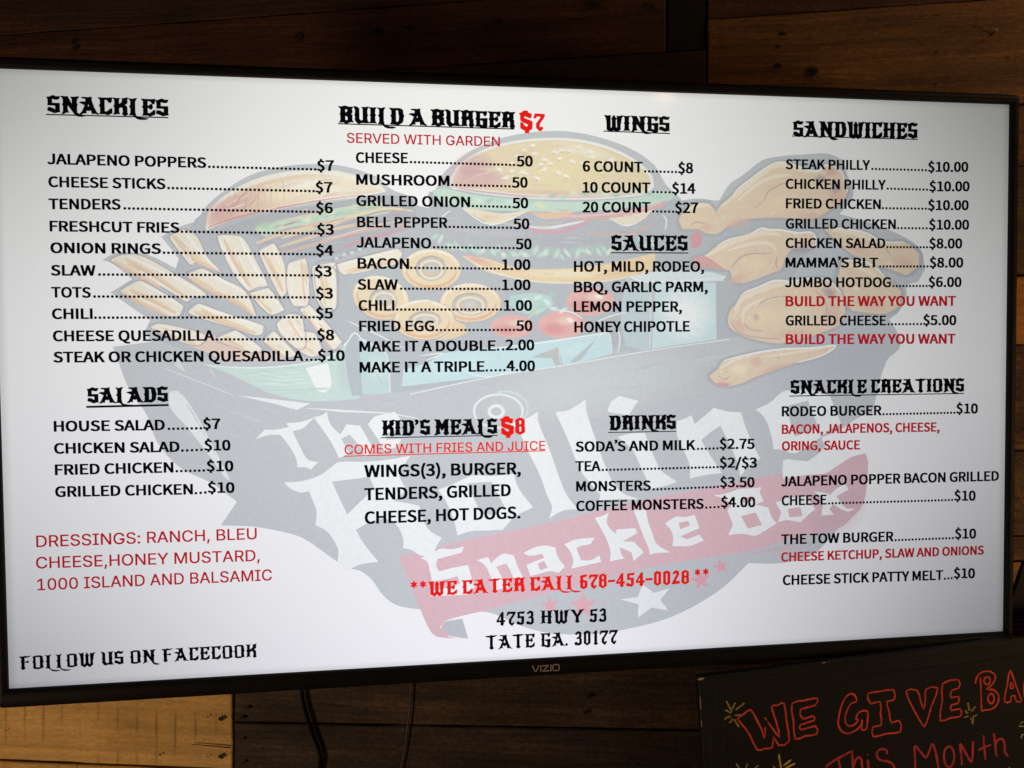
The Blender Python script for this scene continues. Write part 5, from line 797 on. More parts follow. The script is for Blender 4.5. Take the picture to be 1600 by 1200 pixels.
  ('L', (246, 232, 200), 2.8, "-230.5,98.6 -229.1,89.7 -227,80.7", 0.75, 1),
  ('L', (244, 226, 186), 2, "-235.3,101.3 -233.6,92.4 -231.9,83.6", 0.75, 1),
  ('L', (244, 226, 186), 2.4, "-231.2,101.1 -230.1,94.1 -228.4,86.4", 0.75, 1),
  ('L', (244, 226, 186), 3.1, "-238.2,107.8 -236.8,101.5 -235.6,94.6", 0.75, 1),
  ('L', (250, 244, 228), 1.7, "-237.3,109.7 -235.6,101.3 -233.9,92.4", 0.75, 1),
  ('L', (246, 232, 200), 1.7, "-237.4,117.8 -235.7,109.7 -234.1,100.8", 0.75, 1),
  ('L', (244, 226, 186), 2.1, "-235.4,100.9 -234,92.8 -232.2,84.3", 0.75, 1),
  ('L', (226, 200, 176), 3.1, "-232.7,99.5 -231.5,93.9 -230.5,88.2", 0.75, 1),
  ('L', (238, 214, 182), 4.9, "-240.2,115.4 -233,77.9", 0.95, 1),
  ('L', (228, 196, 182), 1.5, "-239.5,113.6 -232.2,76.1", 0.8, 1),
  ('L', (248, 246, 238), 2.8, "-224.4,119.5 -222.3,82", 0.9, 1),
  ('P', (242, 235, 220), "-220.4,120.6 -157.6,137.6 -151.6,132.2 -157.8,120.7 -192.7,114.4 -211.3,108.9 -216.3,110.9", []),
  ('L', (176, 172, 176), 1.4, "-220.4,120.6 -157.6,137.6 -151.6,132.2 -157.8,120.7 -192.7,114.4 -211.3,108.9 -216.3,110.9 -220.4,120.6", 0.75, 0),
  ('L', (232, 206, 172), 1.5, "-183.5,121.2 -175.3,123.2 -167.5,124.9", 0.75, 1),
  ('L', (250, 244, 228), 2.3, "-198.9,119.6 -186.2,122.7 -173.5,125.7", 0.75, 1),
  ('L', (250, 244, 228), 2.3, "-205.7,110.9 -193.9,113.5 -182.1,116.5", 0.75, 1),
  ('L', (226, 200, 176), 2.7, "-196.7,114.9 -185.9,117.8 -174.4,120.2", 0.75, 1),
  ('L', (250, 244, 228), 2.9, "-185.5,120.9 -178,122.8 -170.2,124.5", 0.75, 1),
  ('L', (244, 226, 186), 2.1, "-203.9,111.9 -188.9,115.8 -173.2,119.2", 0.75, 1),
  ('L', (238, 214, 182), 4.9, "-211.3,112.9 -176.6,121.2 -157.7,125.4", 0.95, 1),
  ('L', (228, 196, 182), 1.5, "-210.5,111 -175.8,119.3 -156.9,123.5", 0.8, 1),
  ('L', (248, 246, 238), 2.8, "-215.1,119.6 -160.3,134.2", 0.9, 1),
  ('P', (242, 235, 220), "-242.9,114.1 -231,118.2 -221.2,111.5 -221.4,75.2 -230.5,69.9 -240.7,88.7", []),
  ('L', (176, 172, 176), 1.4, "-242.9,114.1 -231,118.2 -221.2,111.5 -221.4,75.2 -230.5,69.9 -240.7,88.7 -242.9,114.1", 0.75, 0),
  ('L', (226, 200, 176), 2.4, "-231.2,100.9 -229.9,93.6 -229.2,86.2", 0.75, 1),
  ('L', (244, 226, 186), 2.2, "-231.1,90.9 -230.3,86.5 -229.8,81.9", 0.75, 1),
  ('L', (244, 226, 186), 2.9, "-232.2,100.8 -230.7,92.9 -230,84.9", 0.75, 1),
  ('L', (244, 226, 186), 3, "-231.3,101 -230.6,94.1 -229.4,87.1", 0.75, 1),
  ('L', (244, 226, 186), 3, "-229.7,100.9 -228.5,94.9 -227.9,88.5", 0.75, 1),
  ('L', (244, 226, 186), 2.4, "-233.9,102.9 -232.6,95.3 -231.8,88", 0.75, 1),
  ('L', (226, 200, 176), 2.8, "-236.8,110.3 -235.9,104.7 -235.3,99", 0.75, 1),
  ('L', (232, 206, 172), 1.6, "-234.8,102.5 -233.6,94.1 -232.5,85.9", 0.75, 1),
  ('L', (232, 206, 172), 2.1, "-232.2,106.3 -231.4,102 -230.9,97.4", 0.75, 1),
  ('L', (238, 214, 182), 4.9, "-237.7,111.4 -233,77.9", 0.95, 1),
  ('L', (228, 196, 182), 1.5, "-236.9,109.6 -232.2,76.1", 0.8, 1),
  ('L', (248, 246, 238), 2.8, "-223.9,110.2 -223.5,77.9", 0.9, 1),
 ],
 'burger_picture': [
  ('P', (242, 242, 238), "-100,204.7 -99.1,214.1 -89.5,228.4 -66.2,242.8 -38.5,252.1 -1.8,257.6 36.9,257.8 72.6,250.6 103.1,236.9 121.6,220.4 124.5,207.3 115.7,200.1 63.3,194.3 -9.3,193.8 -61.5,198.7 -97.5,201.4", []),
  ('P', (236, 221, 188), "-97.5,205.5 -96.3,213.3 -87,226.7 -64.5,241.2 -36.8,249.9 -1.9,255.1 35.2,255 70.8,248 100.9,234.8 118.5,219.5 120.3,209 112.1,202.2 61.5,197.1 -9.3,196.5 -61.5,200.7 -96.1,203.5", []),
  ('B', (218, 180, 184), -75, 220.5, 29.2, 22.4, 0.3, 1),
  ('B', (222, 186, 186), -57.9, 212.4, 25.9, 13.8, 0, 0.8),
  ('B', (224, 190, 184), -87.2, 208.4, 15.4, 8.6, 0, 0.8),
  ('B', (240, 228, 184), 26.1, 224.4, 60.2, 23, 0, 0.8),
  ('B', (244, 236, 214), 44, 245.6, 42.7, 8, -0.2, 0.9),
  ('B', (226, 206, 178), -19.5, 235.4, 21, 12.2, 0.2, 0.5),
  ('B', (228, 200, 178), 8.3, 199.1, 74.1, 3.9, 0, 0.7),
  ('B', (250, 248, 240), -33.5, 230, 4.1, 2, 0.12, 1),
  ('B', (206, 182, 160), -34.5, 227.9, 2.8, 1, -0.1, 0.55),
  ('B', (250, 248, 240), -19.4, 244, 3.9, 2, 0.12, 1),
  ('B', (206, 182, 160), -20.5, 241.9, 2.8, 1, -0.1, 0.55),
  ('B', (250, 248, 240), 3.3, 234.3, 5.8, 2.6, -0.32, 1),
  ('B', (206, 182, 160), 2.2, 232.2, 2.8, 1.1, -0.1, 0.55),
  ('B', (250, 248, 240), 8.5, 230.6, 4.1, 2.4, 0.27, 1),
  ('B', (206, 182, 160), 7.4, 228.5, 2.8, 1.1, -0.1, 0.55),
  ('B', (250, 248, 240), -2.1, 229.3, 3.9, 2, 0.34, 1),
  ('B', (206, 182, 160), -3.1, 227.2, 2.8, 1.1, -0.1, 0.55),
  ('B', (250, 248, 240), 13.9, 243.5, 5.8, 2.7, -0.37, 1),
  ('B', (206, 182, 160), 12.8, 241.4, 2.8, 1.1, -0.1, 0.55),
  ('B', (250, 248, 240), 21.3, 245.4, 5.5, 2.1, 0.23, 1),
  ('B', (206, 182, 160), 20.2, 243.3, 2.8, 1.1, -0.1, 0.55),
  ('B', (250, 248, 240), 33.2, 233.2, 5.1, 2.6, -0.43, 1),
  ('B', (206, 182, 160), 32.2, 231.1, 2.8, 1.1, -0.1, 0.55),
  ('B', (250, 248, 240), -19.6, 220, 5.7, 2, -0.13, 1),
  ('B', (206, 182, 160), -20.7, 217.9, 2.8, 1, -0.1, 0.55),
  ('B', (250, 248, 240), -23.1, 220.8, 5.1, 2.4, 0.39, 1),
  ('B', (206, 182, 160), -24.2, 218.7, 2.8, 1, -0.1, 0.55),
  ('B', (250, 248, 240), -5.7, 214.3, 4.7, 2, -0.52, 1),
  ('B', (206, 182, 160), -6.7, 212.2, 2.8, 1.1, -0.1, 0.55),
  ('B', (250, 248, 240), -40.6, 214.1, 5.6, 2.4, 0.24, 1),
  ('B', (206, 182, 160), -41.6, 212, 2.8, 1, -0.1, 0.55),
  ('B', (250, 248, 240), 26.1, 217.2, 5.8, 2.5, -0.46, 1),
  ('B', (206, 182, 160), 25, 215.1, 2.8, 1.1, -0.1, 0.55),
  ('B', (250, 248, 240), 43.9, 231.4, 5.7, 2.4, 0.1, 1),
  ('B', (206, 182, 160), 42.8, 229.3, 2.8, 1.1, -0.1, 0.55),
  ('B', (250, 248, 240), 54.6, 238.9, 5.1, 2.3, 0.41, 1),
  ('B', (206, 182, 160), 53.5, 236.8, 2.9, 1.1, -0.1, 0.55),
  ('B', (250, 248, 240), 40.4, 248.9, 4.3, 2.7, 0.55, 1),
  ('B', (206, 182, 160), 39.4, 246.8, 2.8, 1.1, -0.1, 0.55),
  ('B', (250, 248, 240), -10.7, 249.4, 3.6, 2.5, 0.26, 1),
  ('B', (206, 182, 160), -11.7, 247.3, 2.8, 1.1, -0.1, 0.55),
  ('B', (250, 248, 240), -9, 240.8, 4.8, 2.3, 0.19, 1),
  ('B', (206, 182, 160), -10, 238.7, 2.8, 1.1, -0.1, 0.55),
  ('B', (250, 248, 240), -26.5, 237.8, 5.9, 2.1, 0.1, 1),
  ('B', (206, 182, 160), -27.5, 235.8, 2.8, 1, -0.1, 0.55),
  ('B', (250, 248, 240), 19.1, 236.3, 4, 2.5, 0.27, 1),
  ('B', (206, 182, 160), 18, 234.3, 2.8, 1.1, -0.1, 0.55),
  ('B', (250, 248, 240), 65.3, 232.2, 4.5, 2.6, 0.22, 1),
  ('B', (206, 182, 160), 64.2, 230.1, 2.9, 1.1, -0.1, 0.55),
  ('B', (250, 248, 240), 76.1, 236, 5, 2.8, 0.48, 1),
  ('B', (206, 182, 160), 75, 233.8, 2.9, 1.1, -0.1, 0.55),
  ('B', (250, 248, 240), 29.8, 245.2, 3.7, 2.2, -0.32, 1),
  ('B', (206, 182, 160), 28.7, 243.1, 2.8, 1.1, -0.1, 0.55),
  ('B', (250, 248, 240), 52.9, 244.1, 5.1, 2.2, 0.2, 1),
  ('B', (206, 182, 160), 51.8, 242, 2.9, 1.1, -0.1, 0.55),
  ('B', (250, 248, 240), -33.6, 221.4, 3.9, 2.3, 0.55, 1),
  ('B', (206, 182, 160), -34.6, 219.4, 2.8, 1, -0.1, 0.55),
  ('B', (250, 248, 240), -47.4, 222.8, 5.2, 2.7, -0.55, 1),
  ('B', (206, 182, 160), -48.5, 220.8, 2.8, 1, -0.1, 0.55),
  ('B', (250, 248, 240), 1.4, 223.9, 5.3, 2.8, 0.58, 1),
  ('B', (206, 182, 160), 0.3, 221.8, 2.8, 1.1, -0.1, 0.55),
  ('B', (250, 248, 240), 17.2, 220.8, 4.3, 2.8, -0.33, 1),
  ('B', (206, 182, 160), 16.2, 218.7, 2.8, 1.1, -0.1, 0.55),
  ('L', (222, 170, 172), 1.7, "-97.5,202.8 -61.5,198.7 -9.3,194.8 61.5,195.7 115.7,201", 0.7, 1),
  ('L', (244, 240, 238), 1.4, "-98.4,201.4 -61.5,196.6 -9.4,192.7 61.5,193.6 119.3,199.3", 0.9, 1),
  ('P', (192, 196, 201), "-123.1,197.5 -102.6,201.3 -61.5,195.6 -9.4,191.4 61.5,192.2 119.3,198.1 141.3,202.4 135.7,167.1 130.1,145.9 97.3,129.7 25.4,124 -44.8,128.6 -110.1,141.7 -121.8,163.7", []),
  ('P', (206, 228, 214), "-119.6,199.3 -106,201.6 -78.7,195.8 -40.8,192.2 -9.4,190.1 43.6,190.2 112.1,196.9 133.9,204 148.6,200.7 144.9,194.5 124.8,188 43.6,179.8 -18.2,178.8 -78.9,180.5 -113,186.7", []),
  ('B', (188, 222, 204), -114.6, 192.5, 6.5, 3.4, -0.44, 0.85),
  ('B', (222, 238, 220), -103.4, 190.5, 6.5, 3.4, -0.32, 0.85),
  ('B', (178, 208, 194), -92.1, 191.1, 6.5, 3.4, 0.31, 0.85),
  ('B', (188, 222, 204), -80.9, 189.6, 6.5, 3.4, 0.36, 0.85),
  ('B', (222, 238, 220), -69.5, 189.4, 6.6, 3.4, -0.46, 0.85),
  ('B', (178, 208, 194), -58.1, 189.5, 6.6, 3.5, 0.49, 0.85),
  ('B', (188, 222, 204), -46.7, 190.9, 6.6, 3.5, 0.33, 0.85),
  ('B', (222, 238, 220), -35.2, 188.1, 6.6, 3.5, 0.14, 0.85),
  ('B', (178, 208, 194), -23.7, 191.1, 6.6, 3.5, 0.4, 0.85),
  ('B', (188, 222, 204), -12.2, 189.1, 6.7, 3.5, 0.08, 0.85),
  ('B', (222, 238, 220), -0.6, 193.9, 6.7, 3.5, 0.44, 0.85),
  ('B', (178, 208, 194), 11.1, 196, 6.7, 3.5, 0.33, 0.85),
  ('B', (188, 222, 204), 22.7, 194.7, 6.7, 3.5, 0.35, 0.85),
  ('B', (222, 238, 220), 34.5, 198.9, 6.8, 3.6, 0.01, 0.85),
  ('B', (178, 208, 194), 46.2, 199.2, 6.8, 3.6, -0.5, 0.85),
  ('B', (188, 222, 204), 58, 200.7, 6.8, 3.6, -0.03, 0.85),
  ('B', (222, 238, 220), 69.8, 198.5, 6.8, 3.6, 0.09, 0.85),
  ('B', (178, 208, 194), 81.7, 197.8, 6.9, 3.6, 0.02, 0.85),
  ('B', (188, 222, 204), 93.6, 201.2, 6.9, 3.6, 0.09, 0.85),
  ('B', (222, 238, 220), 105.5, 201.8, 6.9, 3.6, 0.08, 0.85),
  ('B', (178, 208, 194), 117.5, 200.2, 6.9, 3.6, -0.39, 0.85),
  ('B', (188, 222, 204), 129.5, 196.6, 6.9, 3.7, 0, 0.85),
  ('B', (232, 236, 190), -2.4, 185.1, 8.8, 3.9, -0.4, 0.9),
  ('P', (240, 228, 204), "-87.5,181.2 -73.7,180 -44.4,175.9 -15.6,180.2 -34,170 -56.7,163.2 -73.8,172.9", []),
  ('L', (248, 246, 236), 1.5, "-87.5,181.2 -56.6,163.7 -15.6,179.7", 1, 1),
  ('B', (232, 208, 176), -58.3, 171.4, 13.9, 4.3, 0, 0.8),
  ('P', (240, 230, 208), "74,172.4 97.5,175.7 124.8,184.5 115.6,174.7 93.8,163.9", []),
  ('L', (248, 246, 236), 1.4, "74,172.4 93.8,164.4 115.6,174.7", 1, 1),
  ('P', (228, 188, 186), "-20,178.8 25.8,176 70.4,178.4 115.7,186.1 138.5,193.5 135.7,186.4 97.5,176.2 70.4,172.3 43.5,170.7 1,172.2", []),
  ('L', (236, 206, 206), 2.1, "-9.5,174.6 43.6,174.5 97.5,180.6 133.9,190.8", 1, 1),
  ('P', (236, 206, 178), "-13,176.3 4.6,177.4 36.5,179.6 22.2,172.5 1,170.1", []),
  ('L', (222, 176, 190), 4.2, "-20.1,161.6 -2.6,156.6 18.6,156.9 39.9,164.1 54.2,171.2", 1, 1),
  ('L', (244, 238, 242), 2.8, "-16.6,162.5 4.5,161 25.7,164.8 45.3,169", 1, 1),
  ('L', (224, 190, 180), 3.5, "47,157.2 70.3,154 102.8,157.9 122.9,166.9", 0.7, 1),
  ('L', (204, 200, 208), 6.3, "-109.9,163.8 -79.2,155.7 -44.6,154.4 -20.2,154.7", 0.6, 1),
  ('L', (238, 240, 240), 1.5, "-111.6,163.8 -108.1,172.4 -99.5,178.4", 1, 1),
  ('L', (240, 242, 240), 1.7, "133.9,177.6 138.4,170.6 136.6,160", 1, 1),
  ('B', (186, 190, 196), 22, 146.5, 74.6, 8.9, 0, 0.7),
  ('B', (196, 230, 212), -116.8, 150.4, 5.8, 2.6, 0.7, 0.9),
  ('B', (226, 242, 226), -111.2, 147.7, 7.5, 2.5, 1.08, 0.9),
  ('B', (180, 212, 198), -105.7, 140.7, 6.7, 3.9, 0.23, 0.9),
  ('B', (210, 236, 216), -100.1, 139.8, 6.9, 3.6, -0.59, 0.9),
  ('B', (196, 230, 212), -94.4, 142.3, 5.4, 2.6, -0.9, 0.9),
  ('B', (226, 242, 226), -88.8, 137.8, 7.7, 2.8, -0.38, 0.9),
  ('B', (180, 212, 198), -83.1, 137.7, 6.9, 3.6, -0.07, 0.9),
  ('B', (210, 236, 216), -77.4, 138, 7.1, 2.7, -1.01, 0.9),
  ('B', (196, 230, 212), -71.8, 134.5, 5.4, 3.9, -1.11, 0.9),
  ('B', (226, 242, 226), -66.1, 136.1, 5.3, 3.8, 0.89, 0.9),
  ('B', (180, 212, 198), -60.4, 132.7, 7, 2.4, 0.8, 0.9),
  ('B', (210, 236, 216), -54.7, 134.8, 6.8, 3.6, -1.03, 0.9),
  ('B', (196, 230, 212), -48.9, 137.7, 5.2, 3.9, 1.17, 0.9),
  ('B', (226, 242, 226), -43.2, 131.4, 5.5, 3.7, -0.68, 0.9),
  ('B', (180, 212, 198), -37.5, 130.9, 6.8, 3.8, 0.72, 0.9),
  ('B', (210, 236, 216), -31.7, 132.2, 6.2, 3.8, -0.66, 0.9),
  ('B', (196, 230, 212), -26, 133.5, 6.7, 2.3, 1.12, 0.9),
  ('B', (226, 242, 226), -20.2, 132.1, 6.6, 3.8, -0.26, 0.9),
  ('B', (180, 212, 198), -14.4, 135.8, 6.3, 3.6, -0.06, 0.9),
  ('B', (210, 236, 216), -8.6, 136.8, 7.6, 3.7, 1, 0.9),
  ('B', (196, 230, 212), -2.8, 132.1, 6.4, 3.7, 0.45, 0.9),
  ('B', (226, 242, 226), 3, 134.8, 6.7, 4, 0.97, 0.9),
  ('B', (180, 212, 198), 8.9, 135.9, 7.1, 3.9, -0.03, 0.9),
  ('B', (210, 236, 216), 14.7, 133.3, 7.7, 3.7, 1.04, 0.9),
  ('B', (196, 230, 212), 20.5, 129.7, 5.9, 2.8, -0.81, 0.9),
  ('B', (226, 242, 226), 26.4, 134, 7.6, 2.6, -0.9, 0.9),
  ('B', (180, 212, 198), 32.3, 136.6, 5.8, 3.2, 0.39, 0.9),
  ('B', (210, 236, 216), 38.1, 134, 7.9, 3.6, 1.19, 0.9),
  ('B', (196, 230, 212), 44, 136.6, 6.9, 3.2, -0.52, 0.9),
  ('B', (226, 242, 226), 49.9, 135.7, 5.6, 2.8, -0.83, 0.9),
  ('B', (180, 212, 198), 55.8, 137.6, 7.6, 4.1, -0.3, 0.9),
  ('B', (210, 236, 216), 61.8, 135.6, 7.1, 2.9, -0.99, 0.9),
  ('B', (196, 230, 212), 67.7, 138.3, 8, 2.9, -0.88, 0.9),
  ('B', (226, 242, 226), 73.6, 136.4, 7.2, 3.1, 0.86, 0.9),
  ('B', (180, 212, 198), 79.6, 137.6, 6.5, 3.5, 0.88, 0.9),
  ('B', (210, 236, 216), 85.6, 144.6, 5.8, 3.8, 0.77, 0.9),
  ('B', (196, 230, 212), 91.5, 138.5, 6.5, 3.4, 0.36, 0.9),
  ('B', (226, 242, 226), 97.5, 142.1, 5.7, 3.1, -1.05, 0.9),
  ('B', (180, 212, 198), 103.5, 147.2, 7.4, 3, 0.48, 0.9),
  ('B', (210, 236, 216), 109.5, 149.7, 5.5, 4.1, -0.79, 0.9),
  ('B', (196, 230, 212), 115.5, 144.1, 7.8, 4.1, 0.82, 0.9),
  ('B', (226, 242, 226), 121.5, 147.2, 6.9, 3.4, -1.05, 0.9),
  ('P', (240, 218, 180), "-88,130.3 -62.2,127.6 -34.5,119.2 0.6,116 34.3,117.9 79.2,124.3 125.5,135.2 124.6,117.6 102.6,109.5 61,103.2 18.2,101.3 -27.6,105.5 -65.8,114.7", []),
  ('B', (232, 186, 176), -70.9, 125, 19, 5.2, -0.3, 0.9),
  ('B', (246, 236, 204), 25.4, 111.8, 53.4, 6.2, 0, 0.9),
  ('B', (236, 206, 168), 88.2, 113.9, 29, 5.4, 0.2, 0.8),
  ('L', (244, 238, 224), 1.7, "-88,130.3 -58.9,114.8 -20.6,104.6 18.2,101.6 64.6,103.2 106.3,110.4", 0.9, 1),
  ('L', (240, 226, 190), 1.4, "59.4,220.3 66.9,220.2 74.4,220.1", 0.527475, 1),
  ('L', (246, 236, 200), 1.8, "-18.9,238.5 -8.3,238 2.4,238.5", 0.320177, 1),
  ('L', (246, 236, 200), 1.1, "-79.1,212.9 -71.5,212.9 -63.8,214", 0.405837, 1),
  ('L', (228, 208, 168), 1.7, "22.7,212 30,212.2 37.3,212", 0.300813, 1),
  ('L', (250, 240, 210), 1.2, "52.8,224.1 58.2,224.1 63.5,223.4", 0.312156, 1),
  ('L', (240, 226, 190), 1.4, "47.3,232.2 52.1,231.2 56.9,231.2", 0.525148, 1),
  ('L', (240, 226, 190), 1.3, "65.9,245.2 70.5,244.6 75.1,243.9", 0.404475, 1),
  ('L', (240, 226, 190), 1.7, "-44.4,243.7 -36.8,243.8 -29.2,244", 0.384177, 1),
  ('L', (250, 240, 210), 1.2, "-17.5,214.6 -8.4,215.4 0.7,215.5", 0.360861, 1),
  ('L', (228, 208, 168), 2, "-15.8,205.7 -8.3,207 -0.8,207.4", 0.451382, 1),
  ('L', (222, 196, 166), 1.8, "-77.3,212.2 -69.2,213.1 -61.1,214.7", 0.495577, 1),
  ('L', (250, 240, 210), 1.6, "-16.5,241.6 -5.7,240.7 5.1,240.4", 0.388126, 1),
  ('L', (246, 236, 200), 1.7, "-32.4,206 -22.8,205.9 -13.3,206.6", 0.311165, 1),
  ('L', (222, 196, 166), 1.3, "-26.6,220.6 -15.9,221.6 -5.2,223.5", 0.329259, 1),
  ('L', (246, 236, 200), 1.2, "-76.4,214.3 -66.4,217.4 -56.3,219.8", 0.519421, 1),
  ('L', (240, 226, 190), 1.3, "-28,226.6 -22.5,227.4 -16.9,228", 0.419913, 1),
  ('L', (246, 236, 200), 1, "-61.7,219.9 -52.4,221.7 -43.1,222.6", 0.498039, 1),
  ('L', (250, 240, 210), 1.1, "90.5,208.3 98.9,207.1 107.2,206.5", 0.464054, 1),
  ('L', (240, 226, 190), 1.9, "1,244.2 9.4,244.8 17.8,245.1", 0.539129, 1),
  ('L', (228, 208, 168), 1.5, "55.8,220.7 63.4,219.2 70.9,218", 0.517829, 1),
  ('L', (246, 236, 200), 1, "63.2,215.6 73.6,213.6 84.1,212.2", 0.336268, 1),
  ('L', (240, 226, 190), 1.8, "-5,222.9 1.1,222.9 7.2,222.4", 0.300286, 1),
  ('L', (222, 196, 166), 1.7, "8.5,248.8 18.7,249.9 29,250.6", 0.345467, 1),
  ('L', (246, 236, 200), 1, "-34.7,215.6 -27.7,217.5 -20.6,218.4", 0.334387, 1),
  ('L', (246, 236, 200), 1.6, "-62.9,221.1 -54.9,222.7 -46.8,225.4", 0.41902, 1),
  ('L', (222, 196, 166), 1.1, "33.5,232 42.5,230.6 51.6,229.2", 0.33012, 1),
  ('L', (240, 226, 190), 1.4, "-75,232.1 -69.2,232.7 -63.5,233.8", 0.414214, 1),
  ('L', (240, 226, 190), 2, "-5.5,233.8 1.7,233.4 9,233.5", 0.474429, 1),
  ('L', (246, 236, 200), 1.6, "-71.7,222.9 -63.8,223.4 -56,224", 0.356115, 1),
  ('L', (250, 240, 210), 1.6, "-28.4,248.3 -22.7,248.9 -17,250.2", 0.50977, 1),
  ('L', (228, 208, 168), 1.1, "-21.2,243.2 -16.3,243.8 -11.4,245", 0.504418, 1),
  ('L', (228, 208, 168), 1.1, "5.2,249.1 15.1,249 25.2,249.8", 0.375672, 1),
  ('L', (222, 196, 166), 1, "-12.7,206.2 -3.9,206.6 4.9,207.9", 0.373936, 1),
  ('L', (246, 236, 200), 1, "89.6,211.5 96.7,210.5 103.8,210.2", 0.361374, 1),
  ('L', (246, 236, 200), 1.2, "51.9,236.6 57.7,237.1 63.6,236.6", 0.372988, 1),
  ('L', (222, 196, 166), 1.5, "92.6,227.5 99.5,226.8 106.4,225", 0.394427, 1),
  ('L', (222, 196, 166), 1.6, "-7.8,224.2 -3.4,224.4 1,225.3", 0.324271, 1),
  ('L', (228, 208, 168), 1.7, "-22.2,239.2 -15.4,238.7 -8.6,238.6", 0.415395, 1),
  ('L', (250, 240, 210), 1.8, "7.7,222.8 15.5,221.8 23.3,221.5", 0.506592, 1),
  ('L', (250, 240, 210), 1.9, "6,223.7 16.3,223.7 26.5,223", 0.341155, 1),
  ('L', (240, 226, 190), 1.8, "12.6,247 21.9,246.6 31.3,246.7", 0.407855, 1),
  ('L', (250, 240, 210), 1.4, "-34.5,203.3 -27.8,203.2 -21.1,203.8", 0.41541, 1),
  ('L', (228, 208, 168), 1.3, "91.4,224.3 100.6,223.5 109.9,222.6", 0.326084, 1),
  ('L', (246, 236, 200), 1.1, "38.7,249.7 45.2,249.4 51.7,249.1", 0.377867, 1),
  ('L', (250, 240, 210), 1.6, "-39.8,216.9 -34.8,216.4 -29.7,216.9", 0.324926, 1),
  ('L', (222, 196, 166), 1.7, "-46.4,201.1 -38.3,202.8 -30.2,204.2", 0.538931, 1),
  ('L', (228, 208, 168), 1.1, "20.8,215.2 30.1,215.9 39.5,216", 0.48603, 1),
  ('L', (250, 240, 210), 1, "-36.5,215.7 -26.5,215.3 -16.4,215.4", 0.315327, 1),
  ('L', (228, 208, 168), 1.6, "47.2,230.5 57.6,228.3 68,226", 0.47342, 1),
  ('L', (246, 236, 200), 1.4, "-24.1,218.1 -19.5,217.8 -14.8,217.9", 0.35128, 1),
  ('L', (222, 216, 214), 1.2, "40.6,140.8 51.8,141.3 63,142.6", 0.451993, 1),
  ('L', (176, 178, 186), 2.1, "85.4,157.7 91.3,157.4 97.2,157.1", 0.603777, 1),
  ('L', (222, 216, 214), 1.6, "86.2,154.4 94.8,154.4 103.4,155.2", 0.505447, 1),
  ('L', (222, 216, 214), 1.5, "26.3,151.3 36.3,150.6 46.4,148.9", 0.442417, 1),
  ('L', (214, 200, 200), 1.4, "-79.7,154.9 -72.6,156.5 -65.6,157.6", 0.616428, 1),
  ('L', (222, 216, 214), 1.2, "22.3,150.4 30.6,150.1 39,150.6", 0.453183, 1),
  ('L', (206, 206, 212), 1.4, "-23.8,143.4 -12.3,145.3 -0.8,146.4", 0.542137, 1),
  ('L', (214, 200, 200), 2.1, "-54.9,152 -42.2,150.7 -29.4,150.2", 0.467296, 1),
  ('L', (206, 206, 212), 1.9, "18.4,145.9 27.8,145.6 37.2,145.6", 0.51814, 1),
  ('L', (176, 178, 186), 1.2, "104.4,158.3 110.3,157.5 116.2,157.7", 0.564783, 1),
  ('L', (186, 188, 192), 1.6, "-101.9,152.4 -90,154.1 -78,155.9", 0.57444, 1),
  ('L', (214, 200, 200), 1.3, "109.2,151.7 116.6,151.6 124.1,151.5", 0.656495, 1),
  ('L', (206, 206, 212), 1.4, "36.6,142.9 43.6,142.5 50.5,142.6", 0.420455, 1),
  ('L', (222, 216, 214), 1.1, "22,146.1 33.2,145.7 44.3,144.5", 0.487482, 1),
  ('L', (186, 188, 192), 2, "107.8,155.7 115.5,155.9 123.2,156.1", 0.513652, 1),
  ('L', (206, 206, 212), 1.4, "-114.5,169.6 -103.9,169.8 -93.2,169.8", 0.639761, 1),
  ('L', (222, 216, 214), 1.3, "72,146.5 85.9,144.9 99.8,144.2", 0.545067, 1),
  ('L', (206, 206, 212), 1.9, "-103.4,153.1 -96,153.1 -88.5,152.8", 0.427526, 1),
  ('L', (246, 236, 214), 0.9, "79,183.5 89.8,185 100.6,186.6", 0.669156, 1),
  ('L', (204, 222, 200), 1.3, "11,179.1 23.5,179.5 36.1,179.3", 0.581591, 1),
  ('L', (226, 176, 180), 1.3, "89.1,182.6 96.9,183.2 104.8,183.7", 0.527131, 1),
  ('L', (226, 176, 180), 1.1, "14.1,180.6 24,180.6 33.9,181.3", 0.707486, 1),
  ('L', (246, 236, 214), 1.4, "4.6,178.8 11.5,178.7 18.5,178.4", 0.592339, 1),
  ('L', (246, 236, 214), 1.8, "88.8,175.6 95.7,176.9 102.7,177.6", 0.395042, 1),
  ('L', (236, 212, 180), 1.2, "-5.2,161.3 -0.1,162.3 5,162.2", 0.544, 1),
  ('L', (236, 212, 180), 1.5, "63.3,169 74.2,170.7 85.1,171.5", 0.467989, 1),
  ('L', (226, 176, 180), 1, "-33.3,173.9 -27.6,173.3 -21.9,172.7", 0.634661, 1),
  ('L', (246, 236, 214), 1.6, "-42.5,175.2 -36.8,175.4 -31.2,176.5", 0.713579, 1),
  ('L', (236, 212, 180), 1.7, "-1.9,167.1 9.6,166.8 21.2,166", 0.416792, 1),
  ('L', (182, 184, 190), 1.1, "-67.7,167.5 -60.9,168.3 -54.1,168.8", 0.393213, 1),
  ('L', (204, 222, 200), 1.1, "-39,163.7 -31.8,163.1 -24.5,162.5", 0.521098, 1),
  ('L', (246, 236, 214), 1.4, "-63.5,169.6 -55.3,169.2 -47.2,168.6", 0.424125, 1),
  ('L', (236, 212, 180), 1.6, "-6.9,163.2 2.8,163.6 12.5,163.3", 0.483423, 1),
  ('L', (182, 184, 190), 1.2, "58.3,174 66.6,174.1 75,174.3", 0.66366, 1),
  ('L', (204, 222, 200), 1.4, "-4.7,161.4 8,160.4 20.8,159.9", 0.580342, 1),
